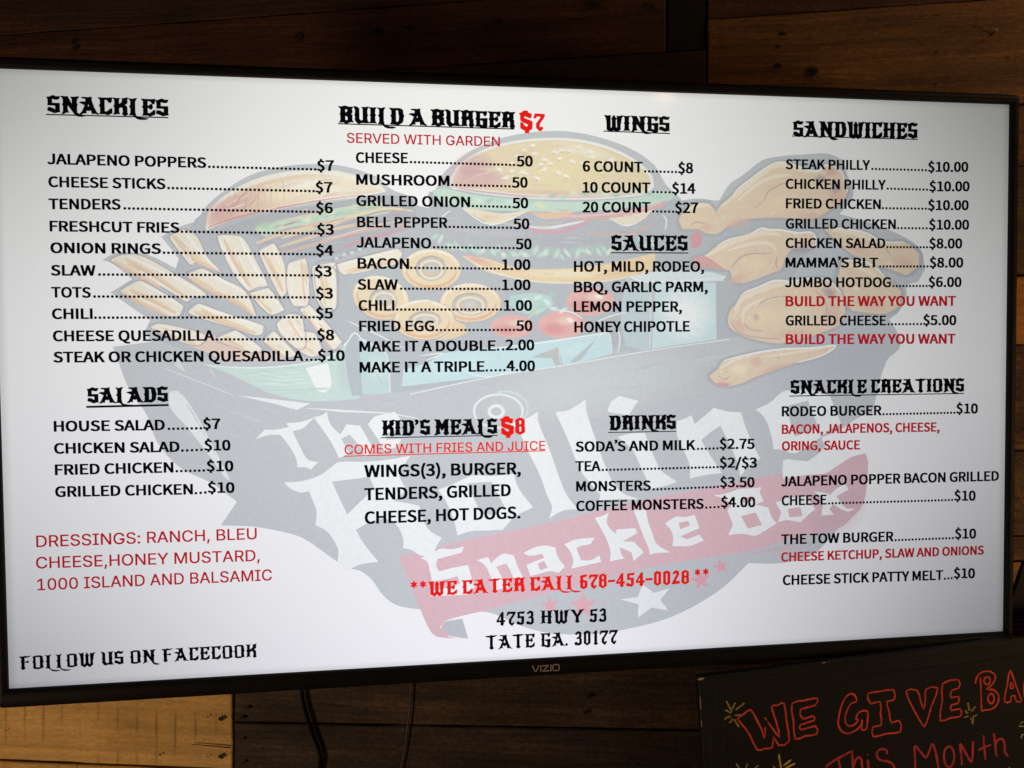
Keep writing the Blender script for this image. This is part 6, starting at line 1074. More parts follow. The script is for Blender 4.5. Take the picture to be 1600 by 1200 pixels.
  ('L', (246, 236, 214), 1.2, "-28.8,166.5 -19.9,167.3 -10.9,167.4", 0.570991, 1),
  ('L', (226, 176, 180), 0.9, "0.5,177.2 5.5,177.6 10.5,177.9", 0.713922, 1),
  ('L', (236, 212, 180), 1.8, "-46.5,165.8 -36.4,164.8 -26.4,163.6", 0.585575, 1),
  ('L', (232, 202, 158), 1.5, "38.8,114 49.5,115.2 60.3,115.3", 0.584726, 1),
  ('L', (248, 232, 198), 1.8, "81.7,120.5 91.1,121.8 100.4,123.7", 0.549897, 1),
  ('L', (228, 190, 168), 1, "-23.3,113.5 -10.1,111.7 3.1,110.2", 0.402023, 1),
  ('L', (248, 232, 198), 0.9, "30.1,117.8 37.8,117.8 45.5,117.6", 0.531044, 1),
  ('L', (252, 244, 222), 1.3, "69.8,119.3 79.1,120.6 88.4,121.5", 0.500234, 1),
  ('L', (248, 232, 198), 1.5, "-21.1,112.1 -11.5,111.4 -1.8,110.3", 0.564471, 1),
  ('L', (248, 232, 198), 1.7, "-24.1,112.7 -16.1,112.5 -8.2,112.2", 0.582323, 1),
  ('L', (232, 202, 158), 1.9, "-1.5,112.4 6.1,111.4 13.7,110.8", 0.512079, 1),
  ('L', (232, 202, 158), 1.4, "72.2,116.7 78.7,116.5 85.2,117.1", 0.392625, 1),
  ('L', (228, 190, 168), 1.9, "80.1,119.9 95.1,122.9 110.2,125.2", 0.402986, 1),
  ('L', (232, 202, 158), 1.7, "106.5,123.3 113.5,124.1 120.6,124", 0.412598, 1),
  ('L', (248, 232, 198), 1.6, "67,111.9 79.4,114 91.8,115.9", 0.474523, 1),
  ('L', (232, 202, 158), 1.9, "79.4,119.2 93.5,120.6 107.6,122", 0.65355, 1),
  ('L', (228, 190, 168), 1.5, "69.6,114.6 83.1,114.8 96.7,115.9", 0.652996, 1),
  ('L', (232, 202, 158), 1.8, "55.9,109.9 63.7,110 71.4,110", 0.651358, 1),
  ('L', (232, 202, 158), 1.8, "97.6,123.5 104.6,122.9 111.6,123.3", 0.378972, 1),
 ],
 'tomato_picture': [
  ('P', (236, 188, 182), "79,81.3 77.3,76 72.5,71.3 65.3,67.9 56.4,66.1 47.1,66.1 38.3,68 31.2,71.5 26.7,76.1 25.2,81.4 26.9,86.7 31.6,91.3 38.9,94.7 47.7,96.5 57.1,96.4 65.8,94.6 72.9,91.1 77.5,86.4", []),
  ('B', (226, 160, 160), 43.9, 76.7, 18.8, 9.5, 0, 0.8),
  ('B', (244, 214, 196), 57.4, 85.9, 13.5, 6.3, 0, 0.9),
  ('B', (252, 246, 240), 61.4, 86.7, 5.9, 3.5, -0.4, 1),
  ('P', (236, 188, 182), "46.1,55.9 44.4,50.8 39.8,46.4 32.7,43.2 24,41.5 14.9,41.6 6.3,43.4 -0.6,46.7 -5.1,51.2 -6.6,56.2 -4.9,61.2 -0.2,65.5 6.9,68.8 15.5,70.4 24.7,70.4 33.2,68.6 40.2,65.2 44.6,60.7", []),
  ('B', (226, 160, 160), 11.7, 51.6, 18.4, 9, 0, 0.8),
  ('B', (244, 214, 196), 24.9, 60.4, 13.2, 6, 0, 0.9),
  ('B', (252, 246, 240), 28.9, 61.1, 5.8, 3.3, -0.4, 1),
  ('P', (236, 188, 182), "-11.3,54.3 -12.8,50.2 -17,46.5 -23.4,43.8 -31.1,42.4 -39.4,42.5 -47,44 -53.3,46.8 -57.3,50.4 -58.6,54.6 -57,58.7 -52.9,62.3 -46.5,65 -38.7,66.4 -30.5,66.3 -22.8,64.8 -16.6,62 -12.6,58.3", []),
  ('B', (226, 160, 160), -42.2, 50.8, 16.5, 7.3, 0, 0.8),
  ('B', (244, 214, 196), -30.3, 58, 11.8, 4.9, 0, 0.9),
  ('B', (252, 246, 240), -26.7, 58.6, 5.2, 2.7, -0.4, 1),
  ('P', (196, 222, 216), "-36.5,87.3 -13.7,90.8 7.5,87.4 10.9,78.7 -6.8,66.5 -27.9,70 -38.3,78.6", []),
  ('B', (232, 244, 238), 3.9, 80.4, 7.1, 3.2, -0.7, 0.85),
  ('B', (182, 218, 208), 9.2, 89.1, 7.1, 3.2, 0.55, 0.85),
  ('B', (182, 218, 208), -1.5, 75.2, 7.1, 3.2, -0.2, 0.85),
  ('B', (182, 218, 208), -12.1, 68.2, 7, 3.2, 0.8, 0.85),
  ('B', (232, 244, 238), 10.9, 73.4, 7.1, 3.2, -0.2, 0.85),
  ('B', (232, 244, 238), 21.5, 71.7, 7.1, 3.2, 0.55, 0.85),
  ('B', (232, 244, 238), -17.3, 82.1, 7, 3.2, -0.45, 0.85),
  ('B', (182, 218, 208), -29.5, 82.1, 7, 3.2, -0.45, 0.85),
  ('B', (232, 244, 238), -6.7, 85.6, 7.1, 3.2, 0.3, 0.85),
  ('L', (236, 246, 240), 1.4, "14.4,71.7 30.4,69.9 42.9,62.9", 1, 1),
  ('L', (206, 226, 204), 2.1, "-17.4,63 -8.6,70 3.8,75.2", 1, 1),
 ],
 'onion_ring_picture': [
  ('P', (196, 192, 194), "-145.2,75 -147,71.1 -149.5,67.7 -152.9,64.8 -157,62.4 -161.5,60.8 -166.5,59.8 -171.8,59.6 -177.1,60.2 -182.4,61.5 -187.4,63.4 -192.1,66.1 -196.2,69.2 -199.7,72.8 -202.4,76.8 -204.3,80.9 -205.4,85.2 -205.5,89.5 -204.6,93.6 -202.9,97.4 -200.4,100.8 -197.1,103.7 -193.1,106 -188.5,107.7 -183.6,108.7 -178.4,108.9 -173,108.4 -167.8,107.2 -162.7,105.2 -158,102.6 -153.8,99.5 -150.3,95.9 -147.5,91.9 -145.6,87.7 -144.5,83.4 -144.4,79.1", []),
  ('P', (240, 222, 190), "-146.6,76.5 -148.3,72.9 -150.7,69.7 -153.9,67 -157.7,64.8 -162.1,63.3 -166.8,62.4 -171.8,62.3 -176.9,62.8 -181.9,64 -186.7,65.9 -191.1,68.4 -195.1,71.4 -198.4,74.8 -201,78.5 -202.9,82.4 -203.9,86.4 -204,90.4 -203.2,94.2 -201.6,97.7 -199.2,100.9 -196.1,103.7 -192.3,105.8 -188,107.4 -183.3,108.2 -178.3,108.4 -173.2,107.9 -168.2,106.7 -163.4,104.9 -158.9,102.5 -154.9,99.5 -151.6,96.1 -148.9,92.4 -147,88.4 -146,84.4 -145.9,80.4", []),
  ('L', (248, 240, 220), 3.5, "-201.1,90.8 -200.4,94.1 -199,97.3 -196.8,100 -194,102.4 -190.6,104.3 -186.8,105.7 -182.6,106.4 -178.1,106.5 -173.5,106.1 -169,105 -164.7,103.3 -160.7,101.2 -157.1,98.5 -154,95.5 -151.6,92.2 -149.9,88.7 -149,85.1 -148.8,81.6", 0.9, 1),
  ('L', (232, 194, 158), 3.5, "-151.2,77.1 -152.6,74.2 -154.6,71.6 -157.2,69.3 -160.4,67.6 -164.1,66.3 -168,65.7 -172.2,65.6 -176.5,66 -180.7,67.1 -184.7,68.6 -188.4,70.7 -191.8,73.2 -194.6,76 -196.8,79 -198.4,82.3 -199.2,85.6 -199.4,88.8 -198.7,92", 0.9, 1),
  ('P', (206, 200, 192), "-157.7,79 -158.5,77.2 -159.7,75.7 -161.2,74.4 -163.1,73.3 -165.2,72.6 -167.6,72.2 -170.1,72.1 -172.6,72.4 -175.1,73 -177.4,73.9 -179.6,75.1 -181.6,76.6 -183.3,78.3 -184.6,80.1 -185.5,82 -186,83.9 -186.1,85.9 -185.7,87.7 -185,89.5 -183.8,91 -182.2,92.3 -180.3,93.4 -178.2,94.1 -175.9,94.5 -173.4,94.6 -170.9,94.3 -168.4,93.7 -166,92.8 -163.8,91.6 -161.8,90.1 -160.2,88.5 -158.8,86.7 -157.9,84.7 -157.4,82.8 -157.3,80.8", []),
  ('L', (244, 232, 206), 2.8, "-160.8,82.6 -161,81.2 -161.5,79.9 -162.3,78.6 -163.4,77.5 -164.8,76.6 -166.4,75.8 -168.1,75.2 -170,74.9 -171.9,74.7 -173.8,74.9 -175.6,75.2 -177.3,75.8 -178.8,76.6 -180.2,77.5 -181.2,78.6 -182,79.9 -182.5,81.2 -182.6,82.5 -182.5,83.9 -182,85.2 -181.1,86.4 -180,87.5 -178.7,88.5 -177.1,89.3 -175.4,89.9 -173.5,90.2 -171.6,90.3 -169.7,90.2 -167.9,89.9 -166.2,89.3 -164.6,88.5 -163.3,87.6 -162.2,86.5 -161.4,85.2 -161,83.9 -160.8,82.6", 0.95, 0),
  ('B', (214, 216, 214), -171.7, 83.4, 7.4, 5.4, 0, 0.9),
  ('L', (178, 172, 168), 1.4, "-183.3,76.3 -184.8,77.8 -185.9,79.6 -186.6,81.4 -186.8,83.3 -186.5,85.3 -185.8,87.1 -184.7,88.9 -183.1,90.4 -181.3,91.8 -179.1,92.9 -176.7,93.7 -174.2,94.2 -171.6,94.4 -169,94.2 -166.4,93.8 -164.1,92.9 -161.9,91.8 -160.1,90.5 -158.6,88.9", 0.8, 1),
  ('L', (236, 204, 164), 2.1, "-165.1,82.8 -165.2,82 -165.5,81.2 -166,80.4 -166.7,79.7 -167.5,79.1 -168.5,78.6 -169.5,78.2 -170.7,78 -171.8,77.9 -173,78 -174.1,78.2 -175.1,78.6 -176.1,79.1 -176.9,79.7 -177.5,80.4 -178,81.1 -178.3,82 -178.4,82.8 -178.3,83.7", 0.8, 1),
  ('P', (196, 192, 194), "-88.3,114.5 -88.9,110.5 -90.4,106.6 -92.9,103 -96.2,99.6 -100.4,96.8 -105.1,94.4 -110.3,92.7 -115.9,91.7 -121.6,91.3 -127.3,91.7 -132.8,92.7 -138,94.4 -142.6,96.6 -146.6,99.5 -149.8,102.7 -152.2,106.3 -153.6,110.2 -154,114.2 -153.5,118.2 -152,122 -149.5,125.7 -146.2,129 -142.2,131.8 -137.5,134.1 -132.3,135.9 -126.8,137 -121.1,137.4 -115.4,137.1 -109.8,136.1 -104.6,134.4 -100,132.2 -95.9,129.3 -92.6,126.1 -90.2,122.4 -88.8,118.6", []),
  ('P', (240, 222, 190), "-89.9,115.6 -90.4,111.9 -91.9,108.2 -94.2,104.8 -97.4,101.7 -101.3,99 -105.9,96.8 -110.9,95.2 -116.1,94.3 -121.6,93.9 -127,94.2 -132.3,95.2 -137.2,96.8 -141.6,98.9 -145.4,101.5 -148.5,104.6 -150.7,107.9 -152.1,111.5 -152.5,115.3 -152,119 -150.5,122.6 -148.2,126 -145,129.1 -141.2,131.8 -136.7,133.9 -131.8,135.6 -126.5,136.6 -121.1,136.9 -115.6,136.7 -110.4,135.7 -105.4,134.2 -101,132.1 -97.1,129.5 -94,126.4 -91.7,123 -90.3,119.4", []),
  ('L', (248, 240, 220), 3.5, "-149,112.8 -149.4,116.1 -148.9,119.4 -147.6,122.6 -145.5,125.5 -142.7,128.3 -139.2,130.6 -135.2,132.5 -130.7,134 -126,134.9 -121.1,135.2 -116.2,134.9 -111.5,134.1 -107,132.8 -103,130.9 -99.5,128.6 -96.7,125.9 -94.7,122.9 -93.4,119.7", 0.9, 1),
  ('L', (232, 194, 158), 3.5, "-95,114.8 -95.4,111.7 -96.6,108.7 -98.6,105.9 -101.3,103.4 -104.6,101.2 -108.4,99.4 -112.5,98.1 -117,97.3 -121.6,97 -126.1,97.2 -130.5,98 -134.7,99.3 -138.4,101 -141.6,103.2 -144.1,105.7 -146,108.5 -147.2,111.4 -147.5,114.5", 0.9, 1),
  ('P', (206, 200, 192), "-105.2,116.2 -105.5,113.9 -106.3,111.7 -107.5,109.7 -109.1,107.8 -111.1,106.2 -113.4,104.8 -116,103.9 -118.7,103.3 -121.5,103 -124.3,103.2 -127,103.8 -129.5,104.8 -131.8,106.1 -133.7,107.7 -135.3,109.5 -136.4,111.6 -137.1,113.8 -137.3,116 -137.1,118.3 -136.3,120.5 -135.1,122.6 -133.5,124.4 -131.5,126.1 -129.2,127.4 -126.7,128.4 -124,129 -121.2,129.2 -118.4,129 -115.7,128.4 -113.2,127.5 -110.9,126.2 -108.9,124.6 -107.3,122.8 -106.2,120.7 -105.5,118.5", []),
  ('L', (244, 232, 206), 2.8, "-109.4,115.4 -109.6,113.7 -110.2,112.2 -111.1,110.7 -112.3,109.3 -113.8,108.1 -115.5,107.2 -117.4,106.5 -119.4,106 -121.4,105.9 -123.5,106 -125.5,106.4 -127.4,107.1 -129.1,108.1 -130.5,109.2 -131.7,110.6 -132.5,112 -133,113.6 -133.2,115.2 -133,116.9 -132.4,118.5 -131.5,120 -130.3,121.3 -128.9,122.5 -127.2,123.4 -125.3,124.1 -123.3,124.6 -121.2,124.7 -119.2,124.6 -117.2,124.2 -115.3,123.5 -113.6,122.6 -112.2,121.4 -111,120.1 -110.1,118.6 -109.6,117 -109.4,115.4", 0.95, 0),
  ('B', (214, 216, 214), -121.3, 116.1, 8, 6.5, 0, 0.9),
  ('L', (178, 172, 168), 1.4, "-134,107.5 -135.6,109.4 -136.7,111.5 -137.4,113.7 -137.7,116 -137.4,118.3 -136.6,120.6 -135.4,122.7 -133.7,124.6 -131.7,126.3 -129.4,127.6 -126.8,128.6 -124,129.2 -121.2,129.5 -118.3,129.3 -115.6,128.7 -113,127.7 -110.7,126.4 -108.7,124.8 -107,122.9", 0.8, 1),
  ('L', (236, 204, 164), 2.1, "-114.1,115.6 -114.2,114.6 -114.6,113.6 -115.1,112.7 -115.8,111.8 -116.7,111.1 -117.8,110.5 -118.9,110.1 -120.1,109.8 -121.4,109.7 -122.7,109.8 -123.9,110 -125,110.5 -126,111.1 -126.9,111.8 -127.6,112.6 -128.1,113.5 -128.5,114.5 -128.5,115.5 -128.4,116.6", 0.8, 1),
  ('P', (196, 192, 194), "-45.3,78.9 -45.9,75.1 -47.5,71.3 -50.1,67.8 -53.6,64.7 -57.9,62 -62.9,59.8 -68.4,58.1 -74.2,57.2 -80.2,56.8 -86.2,57.2 -92,58.2 -97.4,59.8 -102.2,62.1 -106.4,64.8 -109.8,67.9 -112.3,71.4 -113.8,75.1 -114.3,78.9 -113.7,82.7 -112.1,86.4 -109.6,89.9 -106.1,93 -101.9,95.7 -96.9,97.9 -91.5,99.6 -85.7,100.6 -79.7,100.9 -73.7,100.6 -67.9,99.7 -62.5,98.1 -57.6,95.9 -53.3,93.1 -49.9,90 -47.3,86.5 -45.8,82.8", []),
  ('P', (240, 222, 190), "-47,80 -47.5,76.4 -49,72.9 -51.5,69.7 -54.8,66.7 -58.9,64.2 -63.7,62.1 -68.9,60.6 -74.5,59.7 -80.2,59.4 -85.9,59.7 -91.4,60.7 -96.5,62.2 -101.2,64.3 -105.2,66.8 -108.4,69.7 -110.7,73 -112.2,76.4 -112.6,80 -112.1,83.6 -110.6,87 -108.1,90.3 -104.9,93.2 -100.8,95.7 -96.1,97.8 -91,99.3 -85.4,100.3 -79.7,100.6 -74,100.3 -68.5,99.4 -63.3,97.9 -58.6,95.9 -54.6,93.3 -51.3,90.4 -48.9,87.1 -47.4,83.6", []),
  ('L', (248, 240, 220), 3.5, "-109,77.7 -109.4,80.8 -108.9,84 -107.5,87 -105.3,89.9 -102.4,92.4 -98.7,94.7 -94.5,96.5 -89.8,97.8 -84.9,98.7 -79.8,99 -74.6,98.7 -69.6,97.9 -65,96.6 -60.8,94.8 -57.1,92.5 -54.2,90 -52,87.1 -50.7,84", 0.9, 1),
  ('L', (232, 194, 158), 3.5, "-52.3,79.2 -52.7,76.2 -54,73.4 -56.1,70.7 -58.9,68.3 -62.3,66.2 -66.3,64.5 -70.7,63.3 -75.3,62.5 -80.1,62.3 -84.9,62.5 -89.6,63.3 -93.9,64.6 -97.8,66.3 -101.1,68.3 -103.9,70.8 -105.8,73.4 -107,76.3 -107.4,79.2", 0.9, 1),
  ('P', (206, 200, 192), "-61.2,78 -61.5,75.9 -62.3,73.9 -63.7,72 -65.6,70.3 -68,68.9 -70.7,67.7 -73.7,66.8 -76.8,66.3 -80.1,66.1 -83.4,66.3 -86.5,66.8 -89.5,67.7 -92.1,68.9 -94.4,70.4 -96.2,72.1 -97.6,73.9 -98.4,75.9 -98.7,77.9 -98.4,80 -97.5,82 -96.1,83.8 -94.2,85.5 -91.9,87 -89.2,88.2 -86.3,89 -83.1,89.6 -79.8,89.8 -76.6,89.6 -73.4,89.1 -70.5,88.2 -67.8,87 -65.5,85.6 -63.6,83.9 -62.3,82 -61.4,80", []),
  ('L', (244, 232, 206), 2.8, "-66.1,77.1 -66.3,75.6 -66.9,74.2 -68,72.9 -69.4,71.6 -71.1,70.6 -73.1,69.7 -75.3,69.1 -77.7,68.7 -80.1,68.6 -82.5,68.7 -84.8,69.1 -87,69.8 -89,70.6 -90.7,71.7 -92,72.9 -93,74.2 -93.6,75.7 -93.8,77.1 -93.6,78.6 -93,80 -91.9,81.4 -90.5,82.6 -88.8,83.6 -86.8,84.5 -84.6,85.1 -82.3,85.5 -79.9,85.6 -77.5,85.5 -75.1,85.1 -73,84.5 -71,83.7 -69.3,82.6 -67.9,81.4 -66.9,80 -66.3,78.6 -66.1,77.1", 0.95, 0),
  ('B', (214, 216, 214), -80, 77.9, 9.4, 5.9, 0, 0.9),
  ('L', (178, 172, 168), 1.4, "-94.7,70.2 -96.6,71.9 -98,73.8 -98.8,75.9 -99.1,77.9 -98.7,80 -97.9,82.1 -96.4,84 -94.5,85.7 -92.2,87.2 -89.4,88.4 -86.4,89.3 -83.2,89.8 -79.8,90 -76.5,89.8 -73.3,89.3 -70.3,88.4 -67.6,87.2 -65.2,85.7 -63.3,84", 0.8, 1),
  ('L', (236, 204, 164), 2.1, "-71.5,77.4 -71.7,76.5 -72.1,75.6 -72.7,74.7 -73.5,74 -74.6,73.3 -75.8,72.8 -77.1,72.4 -78.6,72.2 -80,72.1 -81.5,72.2 -82.9,72.4 -84.2,72.8 -85.4,73.3 -86.5,74 -87.3,74.7 -87.9,75.6 -88.3,76.5 -88.4,77.4 -88.3,78.3", 0.8, 1),
  ('P', (196, 192, 194), "-95.8,60.4 -96.3,56.5 -97.9,52.8 -100.4,49.2 -103.8,46.1 -108,43.3 -112.9,41.1 -118.2,39.5 -123.9,38.5 -129.8,38.2 -135.6,38.6 -141.2,39.6 -146.5,41.3 -151.2,43.6 -155.3,46.3 -158.6,49.5 -161,53 -162.4,56.7 -162.9,60.6 -162.3,64.4 -160.8,68.1 -158.3,71.6 -154.9,74.8 -150.8,77.5 -146,79.7 -140.7,81.3 -135,82.3 -129.2,82.7 -123.4,82.3 -117.7,81.3 -112.4,79.7 -107.6,77.5 -103.5,74.7 -100.2,71.6 -97.7,68 -96.2,64.3", []),
  ('P', (240, 222, 190), "-97.4,61.5 -97.9,57.9 -99.4,54.4 -101.8,51.1 -105.1,48.1 -109.1,45.6 -113.7,43.5 -118.8,42 -124.2,41.1 -129.7,40.8 -135.3,41.1 -140.6,42.1 -145.7,43.7 -150.2,45.8 -154,48.3 -157.2,51.3 -159.5,54.6 -160.8,58.1 -161.3,61.6 -160.8,65.2 -159.3,68.7 -156.9,72 -153.7,74.9 -149.7,77.5 -145.2,79.5 -140.1,81.1 -134.8,82 -129.2,82.3 -123.7,82 -118.3,81.1 -113.2,79.5 -108.7,77.5 -104.7,74.9 -101.6,71.9 -99.2,68.6 -97.8,65.1", []),
  ('L', (248, 240, 220), 3.5, "-157.7,59.3 -158.1,62.4 -157.6,65.6 -156.3,68.7 -154.2,71.5 -151.3,74.1 -147.7,76.4 -143.6,78.2 -139.1,79.5 -134.2,80.4 -129.2,80.6 -124.2,80.4 -119.4,79.5 -114.9,78.2 -110.8,76.4 -107.2,74.1 -104.4,71.5 -102.3,68.6 -101,65.5", 0.9, 1),
  ('L', (232, 194, 158), 3.5, "-102.5,60.7 -103,57.7 -104.2,54.8 -106.3,52.1 -109,49.7 -112.3,47.6 -116.2,45.9 -120.5,44.7 -125,43.9 -129.7,43.7 -134.4,44 -138.9,44.8 -143.1,46.1 -146.9,47.8 -150.1,49.9 -152.8,52.3 -154.7,55 -155.9,57.9 -156.2,60.8", 0.9, 1),
  ('P', (206, 200, 192), "-111.1,61.5 -111.3,60 -112.1,58.5 -113.4,57.1 -115.1,55.9 -117.2,54.8 -119.7,54 -122.4,53.3 -125.3,52.9 -128.2,52.8 -131.2,53 -134,53.4 -136.7,54 -139.1,54.9 -141.2,56 -142.9,57.2 -144.1,58.6 -144.8,60.1 -145.1,61.6 -144.8,63.1 -144,64.6 -142.8,66 -141,67.2 -138.9,68.3 -136.5,69.1 -133.8,69.8 -131,70.2 -128,70.3 -125.1,70.2 -122.2,69.8 -119.5,69.1 -117.1,68.2 -115,67.2 -113.3,65.9 -112.1,64.5 -111.3,63", []),
  ('L', (244, 232, 206), 2.8, "-115.5,60.7 -115.7,59.6 -116.3,58.6 -117.2,57.6 -118.5,56.7 -120.1,55.9 -121.9,55.3 -123.9,54.8 -126,54.5 -128.2,54.4 -130.4,54.5 -132.5,54.8 -134.5,55.3 -136.3,55.9 -137.8,56.7 -139,57.6 -140,58.6 -140.5,59.7 -140.7,60.8 -140.5,61.9 -139.9,62.9 -139,63.9 -137.7,64.8 -136.1,65.6 -134.3,66.2 -132.4,66.7 -130.2,66.9 -128,67 -125.9,66.9 -123.7,66.6 -121.8,66.2 -120,65.5 -118.4,64.8 -117.2,63.9 -116.3,62.9 -115.7,61.8 -115.5,60.7", 0.95, 0),
  ('B', (214, 216, 214), -128.1, 61.6, 8.5, 4.4, 0, 0.9),
  ('L', (178, 172, 168), 1.4, "-141.5,55.9 -143.2,57.1 -144.4,58.6 -145.2,60.1 -145.4,61.6 -145.1,63.1 -144.3,64.6 -143,66 -141.3,67.3 -139.2,68.4 -136.7,69.3 -133.9,69.9 -131,70.3 -128,70.5 -125,70.3 -122.1,69.9 -119.3,69.3 -116.9,68.4 -114.7,67.3 -113,66", 0.8, 1),
  ('L', (236, 204, 164), 2.1, "-120.5,61 -120.6,60.3 -120.9,59.7 -121.5,59 -122.3,58.5 -123.2,58 -124.3,57.6 -125.5,57.3 -126.8,57.1 -128.2,57.1 -129.5,57.1 -130.8,57.3 -132,57.6 -133.1,58 -134,58.5 -134.8,59.1 -135.3,59.7 -135.7,60.4 -135.8,61 -135.6,61.7", 0.8, 1),
  ('P', (240, 222, 190), "-142.1,81.3 -123.1,83.4 -121.1,75.2 -131.4,72.5 -158.5,67.1 -159.8,72.5", []),
  ('L', (248, 242, 224), 2.8, "-155.7,75.2 -140.8,80.4 -123.1,82.3", 1, 1),
  ('P', (238, 214, 180), "-97.4,61.5 -86.4,56 -83.7,47.7 -97.6,42.3 -118.2,39.6 -104.4,47.8", []),
 ],
 'chicken_wing_picture': [
  ('L', (180, 184, 190), 6.3, "322.8,165.2 349.2,164 374.2,160 396.4,150 421.7,150.2 441,137.2 440.3,122.4 425.2,112 402.9,119.2 380.8,125 352.4,139.3 322.8,165.2", 0.8, 0),
  ('P', (200, 190, 188), "323.3,163.9 349.7,162.7 374.7,158.7 396.8,148.7 422.2,148.9 441.5,135.8 440.8,121.1 425.7,110.7 403.4,117.9 381.2,123.6 352.9,138", []),
  ('P', (236, 216, 190), "322.8,165.2 349.2,164 374.2,160 396.4,150 421.7,150.2 441,137.2 440.3,122.4 425.2,112 402.9,119.2 380.8,125 352.4,139.3", []),
  ('L', (250, 250, 248), 2.4, "322.8,165.2 349.2,164 374.2,160 396.4,150 421.7,150.2", 0.9, 1),
  ('B', (222, 196, 170), 355.7, 140.7, 2.7, 1.3, 0.14, 0.475712),
  ('B', (250, 242, 226), 373.8, 154.3, 4, 1.9, 0.17, 0.539776),
  ('B', (214, 186, 168), 358.4, 153.6, 2.2, 1, 0.58, 0.517836),
  ('B', (250, 242, 226), 373.7, 145.6, 5.2, 2.4, 0.29, 0.481777),
  ('B', (244, 226, 196), 396.9, 132.9, 4.5, 2.1, -0.05, 0.475558),
  ('B', (214, 186, 168), 343.4, 160.4, 4, 1.8, -0.01, 0.535807),
  ('B', (248, 238, 216), 422.6, 139.6, 3.1, 1.4, 0.61, 0.483215),
  ('B', (248, 238, 216), 422.9, 117.3, 2.8, 1.3, 0.12, 0.358557),
  ('B', (222, 196, 170), 332, 161.1, 1.9, 0.9, -0.23, 0.670594),
  ('B', (222, 196, 170), 336.7, 159.8, 5, 2.3, 0.62, 0.551441),
  ('B', (250, 242, 226), 348, 157.5, 4.5, 2.1, 0.07, 0.480178),
  ('B', (250, 242, 226), 372.4, 146.7, 5.1, 2.3, 0.37, 0.485214),
  ('B', (250, 242, 226), 359.8, 144.2, 4.2, 1.9, 0.64, 0.554169),
  ('B', (244, 226, 196), 422, 142, 2.3, 1.1, -0.25, 0.362849),
  ('B', (248, 238, 216), 398.5, 142.8, 4.2, 2, 0.14, 0.413602),
  ('B', (244, 226, 196), 394.6, 139.9, 5, 2.3, 0.13, 0.400052),
  ('B', (244, 226, 196), 417.9, 119.8, 2.5, 1.1, 0.08, 0.546443),
  ('B', (214, 186, 168), 382.1, 151.5, 5.1, 2.4, 0.61, 0.379611),
  ('B', (250, 242, 226), 426.4, 114.2, 2.2, 1, 0.15, 0.352),
  ('B', (248, 238, 216), 367.7, 146.2, 2.8, 1.3, -0.1, 0.518096),
  ('B', (214, 186, 168), 409.1, 140.9, 2.4, 1.1, 0.48, 0.613488),
  ('B', (244, 226, 196), 414.4, 147.2, 4.4, 2, -0.07, 0.634777),
  ('B', (214, 186, 168), 372.8, 150, 1.7, 0.8, 0.3, 0.633055),
  ('B', (250, 242, 226), 404.4, 126, 4.2, 1.9, -0.07, 0.674051),
  ('B', (222, 196, 170), 376.3, 146, 3.6, 1.7, 0.67, 0.525388),
  ('B', (230, 194, 180), 420.3, 126.7, 17.5, 9.6, -0.3, 0.75),
  ('B', (230, 194, 180), 364.9, 140.9, 18.8, 7.8, -0.5, 0.75),
  ('L', (245, 234, 212), 5.6, "333.6,162.4 364.8,158.4 388.5,148.4", 0.9, 1),
  ('L', (198, 180, 176), 1.8, "380.6,148.4 396.4,144.1 406,133.9", 0.8, 1),
  ('L', (180, 184, 190), 6.3, "345.5,128 376.8,126.4 398.6,110 418.6,93.5 416.8,76.9 398.9,67.7 357.5,71.4 337.9,93.3 345.5,128", 0.8, 0),
  ('P', (200, 190, 188), "346.1,126.4 377.4,124.7 399.2,108.4 419.2,91.9 417.4,75.2 399.5,66 358.1,69.8 338.5,91.7", []),
  ('P', (236, 216, 190), "345.5,128 376.8,126.4 398.6,110 418.6,93.5 416.8,76.9 398.9,67.7 357.5,71.4 337.9,93.3", []),
  ('L', (250, 250, 248), 2.4, "345.5,128 376.8,126.4 398.6,110", 0.9, 1),
  ('B', (248, 238, 216), 369.7, 87.1, 3.4, 1.6, -0.22, 0.486664),
  ('B', (250, 242, 226), 364.2, 95.5, 3.3, 1.5, 0.71, 0.569719),
  ('B', (244, 226, 196), 358.9, 86.4, 5, 2.3, -0.08, 0.583624),
  ('B', (222, 196, 170), 354.7, 114.1, 4.6, 2.1, 0.19, 0.664358),
  ('B', (236, 206, 176), 350.8, 114.7, 4.8, 2.2, -0.21, 0.381863),
  ('B', (248, 238, 216), 411, 80.4, 5.3, 2.4, -0.11, 0.456852),
  ('B', (244, 226, 196), 359.9, 96.9, 4.4, 2, 0.78, 0.410602),
  ('B', (222, 196, 170), 358.6, 93.7, 2.8, 1.3, 0.83, 0.485257),
  ('B', (248, 238, 216), 374.7, 115.4, 4.8, 2.2, -0.28, 0.476309),
  ('B', (250, 242, 226), 380.9, 79.2, 1.7, 0.8, -0.03, 0.607687),
  ('B', (248, 238, 216), 365.3, 98.5, 5.1, 2.4, 0.29, 0.628609),
  ('B', (248, 238, 216), 361.5, 95.7, 3.8, 1.8, 0.2, 0.603606),
  ('B', (248, 238, 216), 371, 108.1, 2.3, 1, 0.89, 0.373603),
  ('B', (250, 242, 226), 403.9, 91.8, 5.4, 2.5, 0.16, 0.477707),
  ('B', (222, 196, 170), 406.2, 92.1, 3.9, 1.8, -0.25, 0.398044),
  ('B', (222, 196, 170), 372.8, 123, 3.7, 1.7, 0.88, 0.64598),
  ('B', (248, 238, 216), 389.8, 102.9, 3.8, 1.7, 0.58, 0.532052),
  ('B', (250, 242, 226), 347.3, 90.6, 2.1, 1, 0.27, 0.369475),
  ('B', (214, 186, 168), 410.4, 96.6, 3.3, 1.5, 0.5, 0.472522),
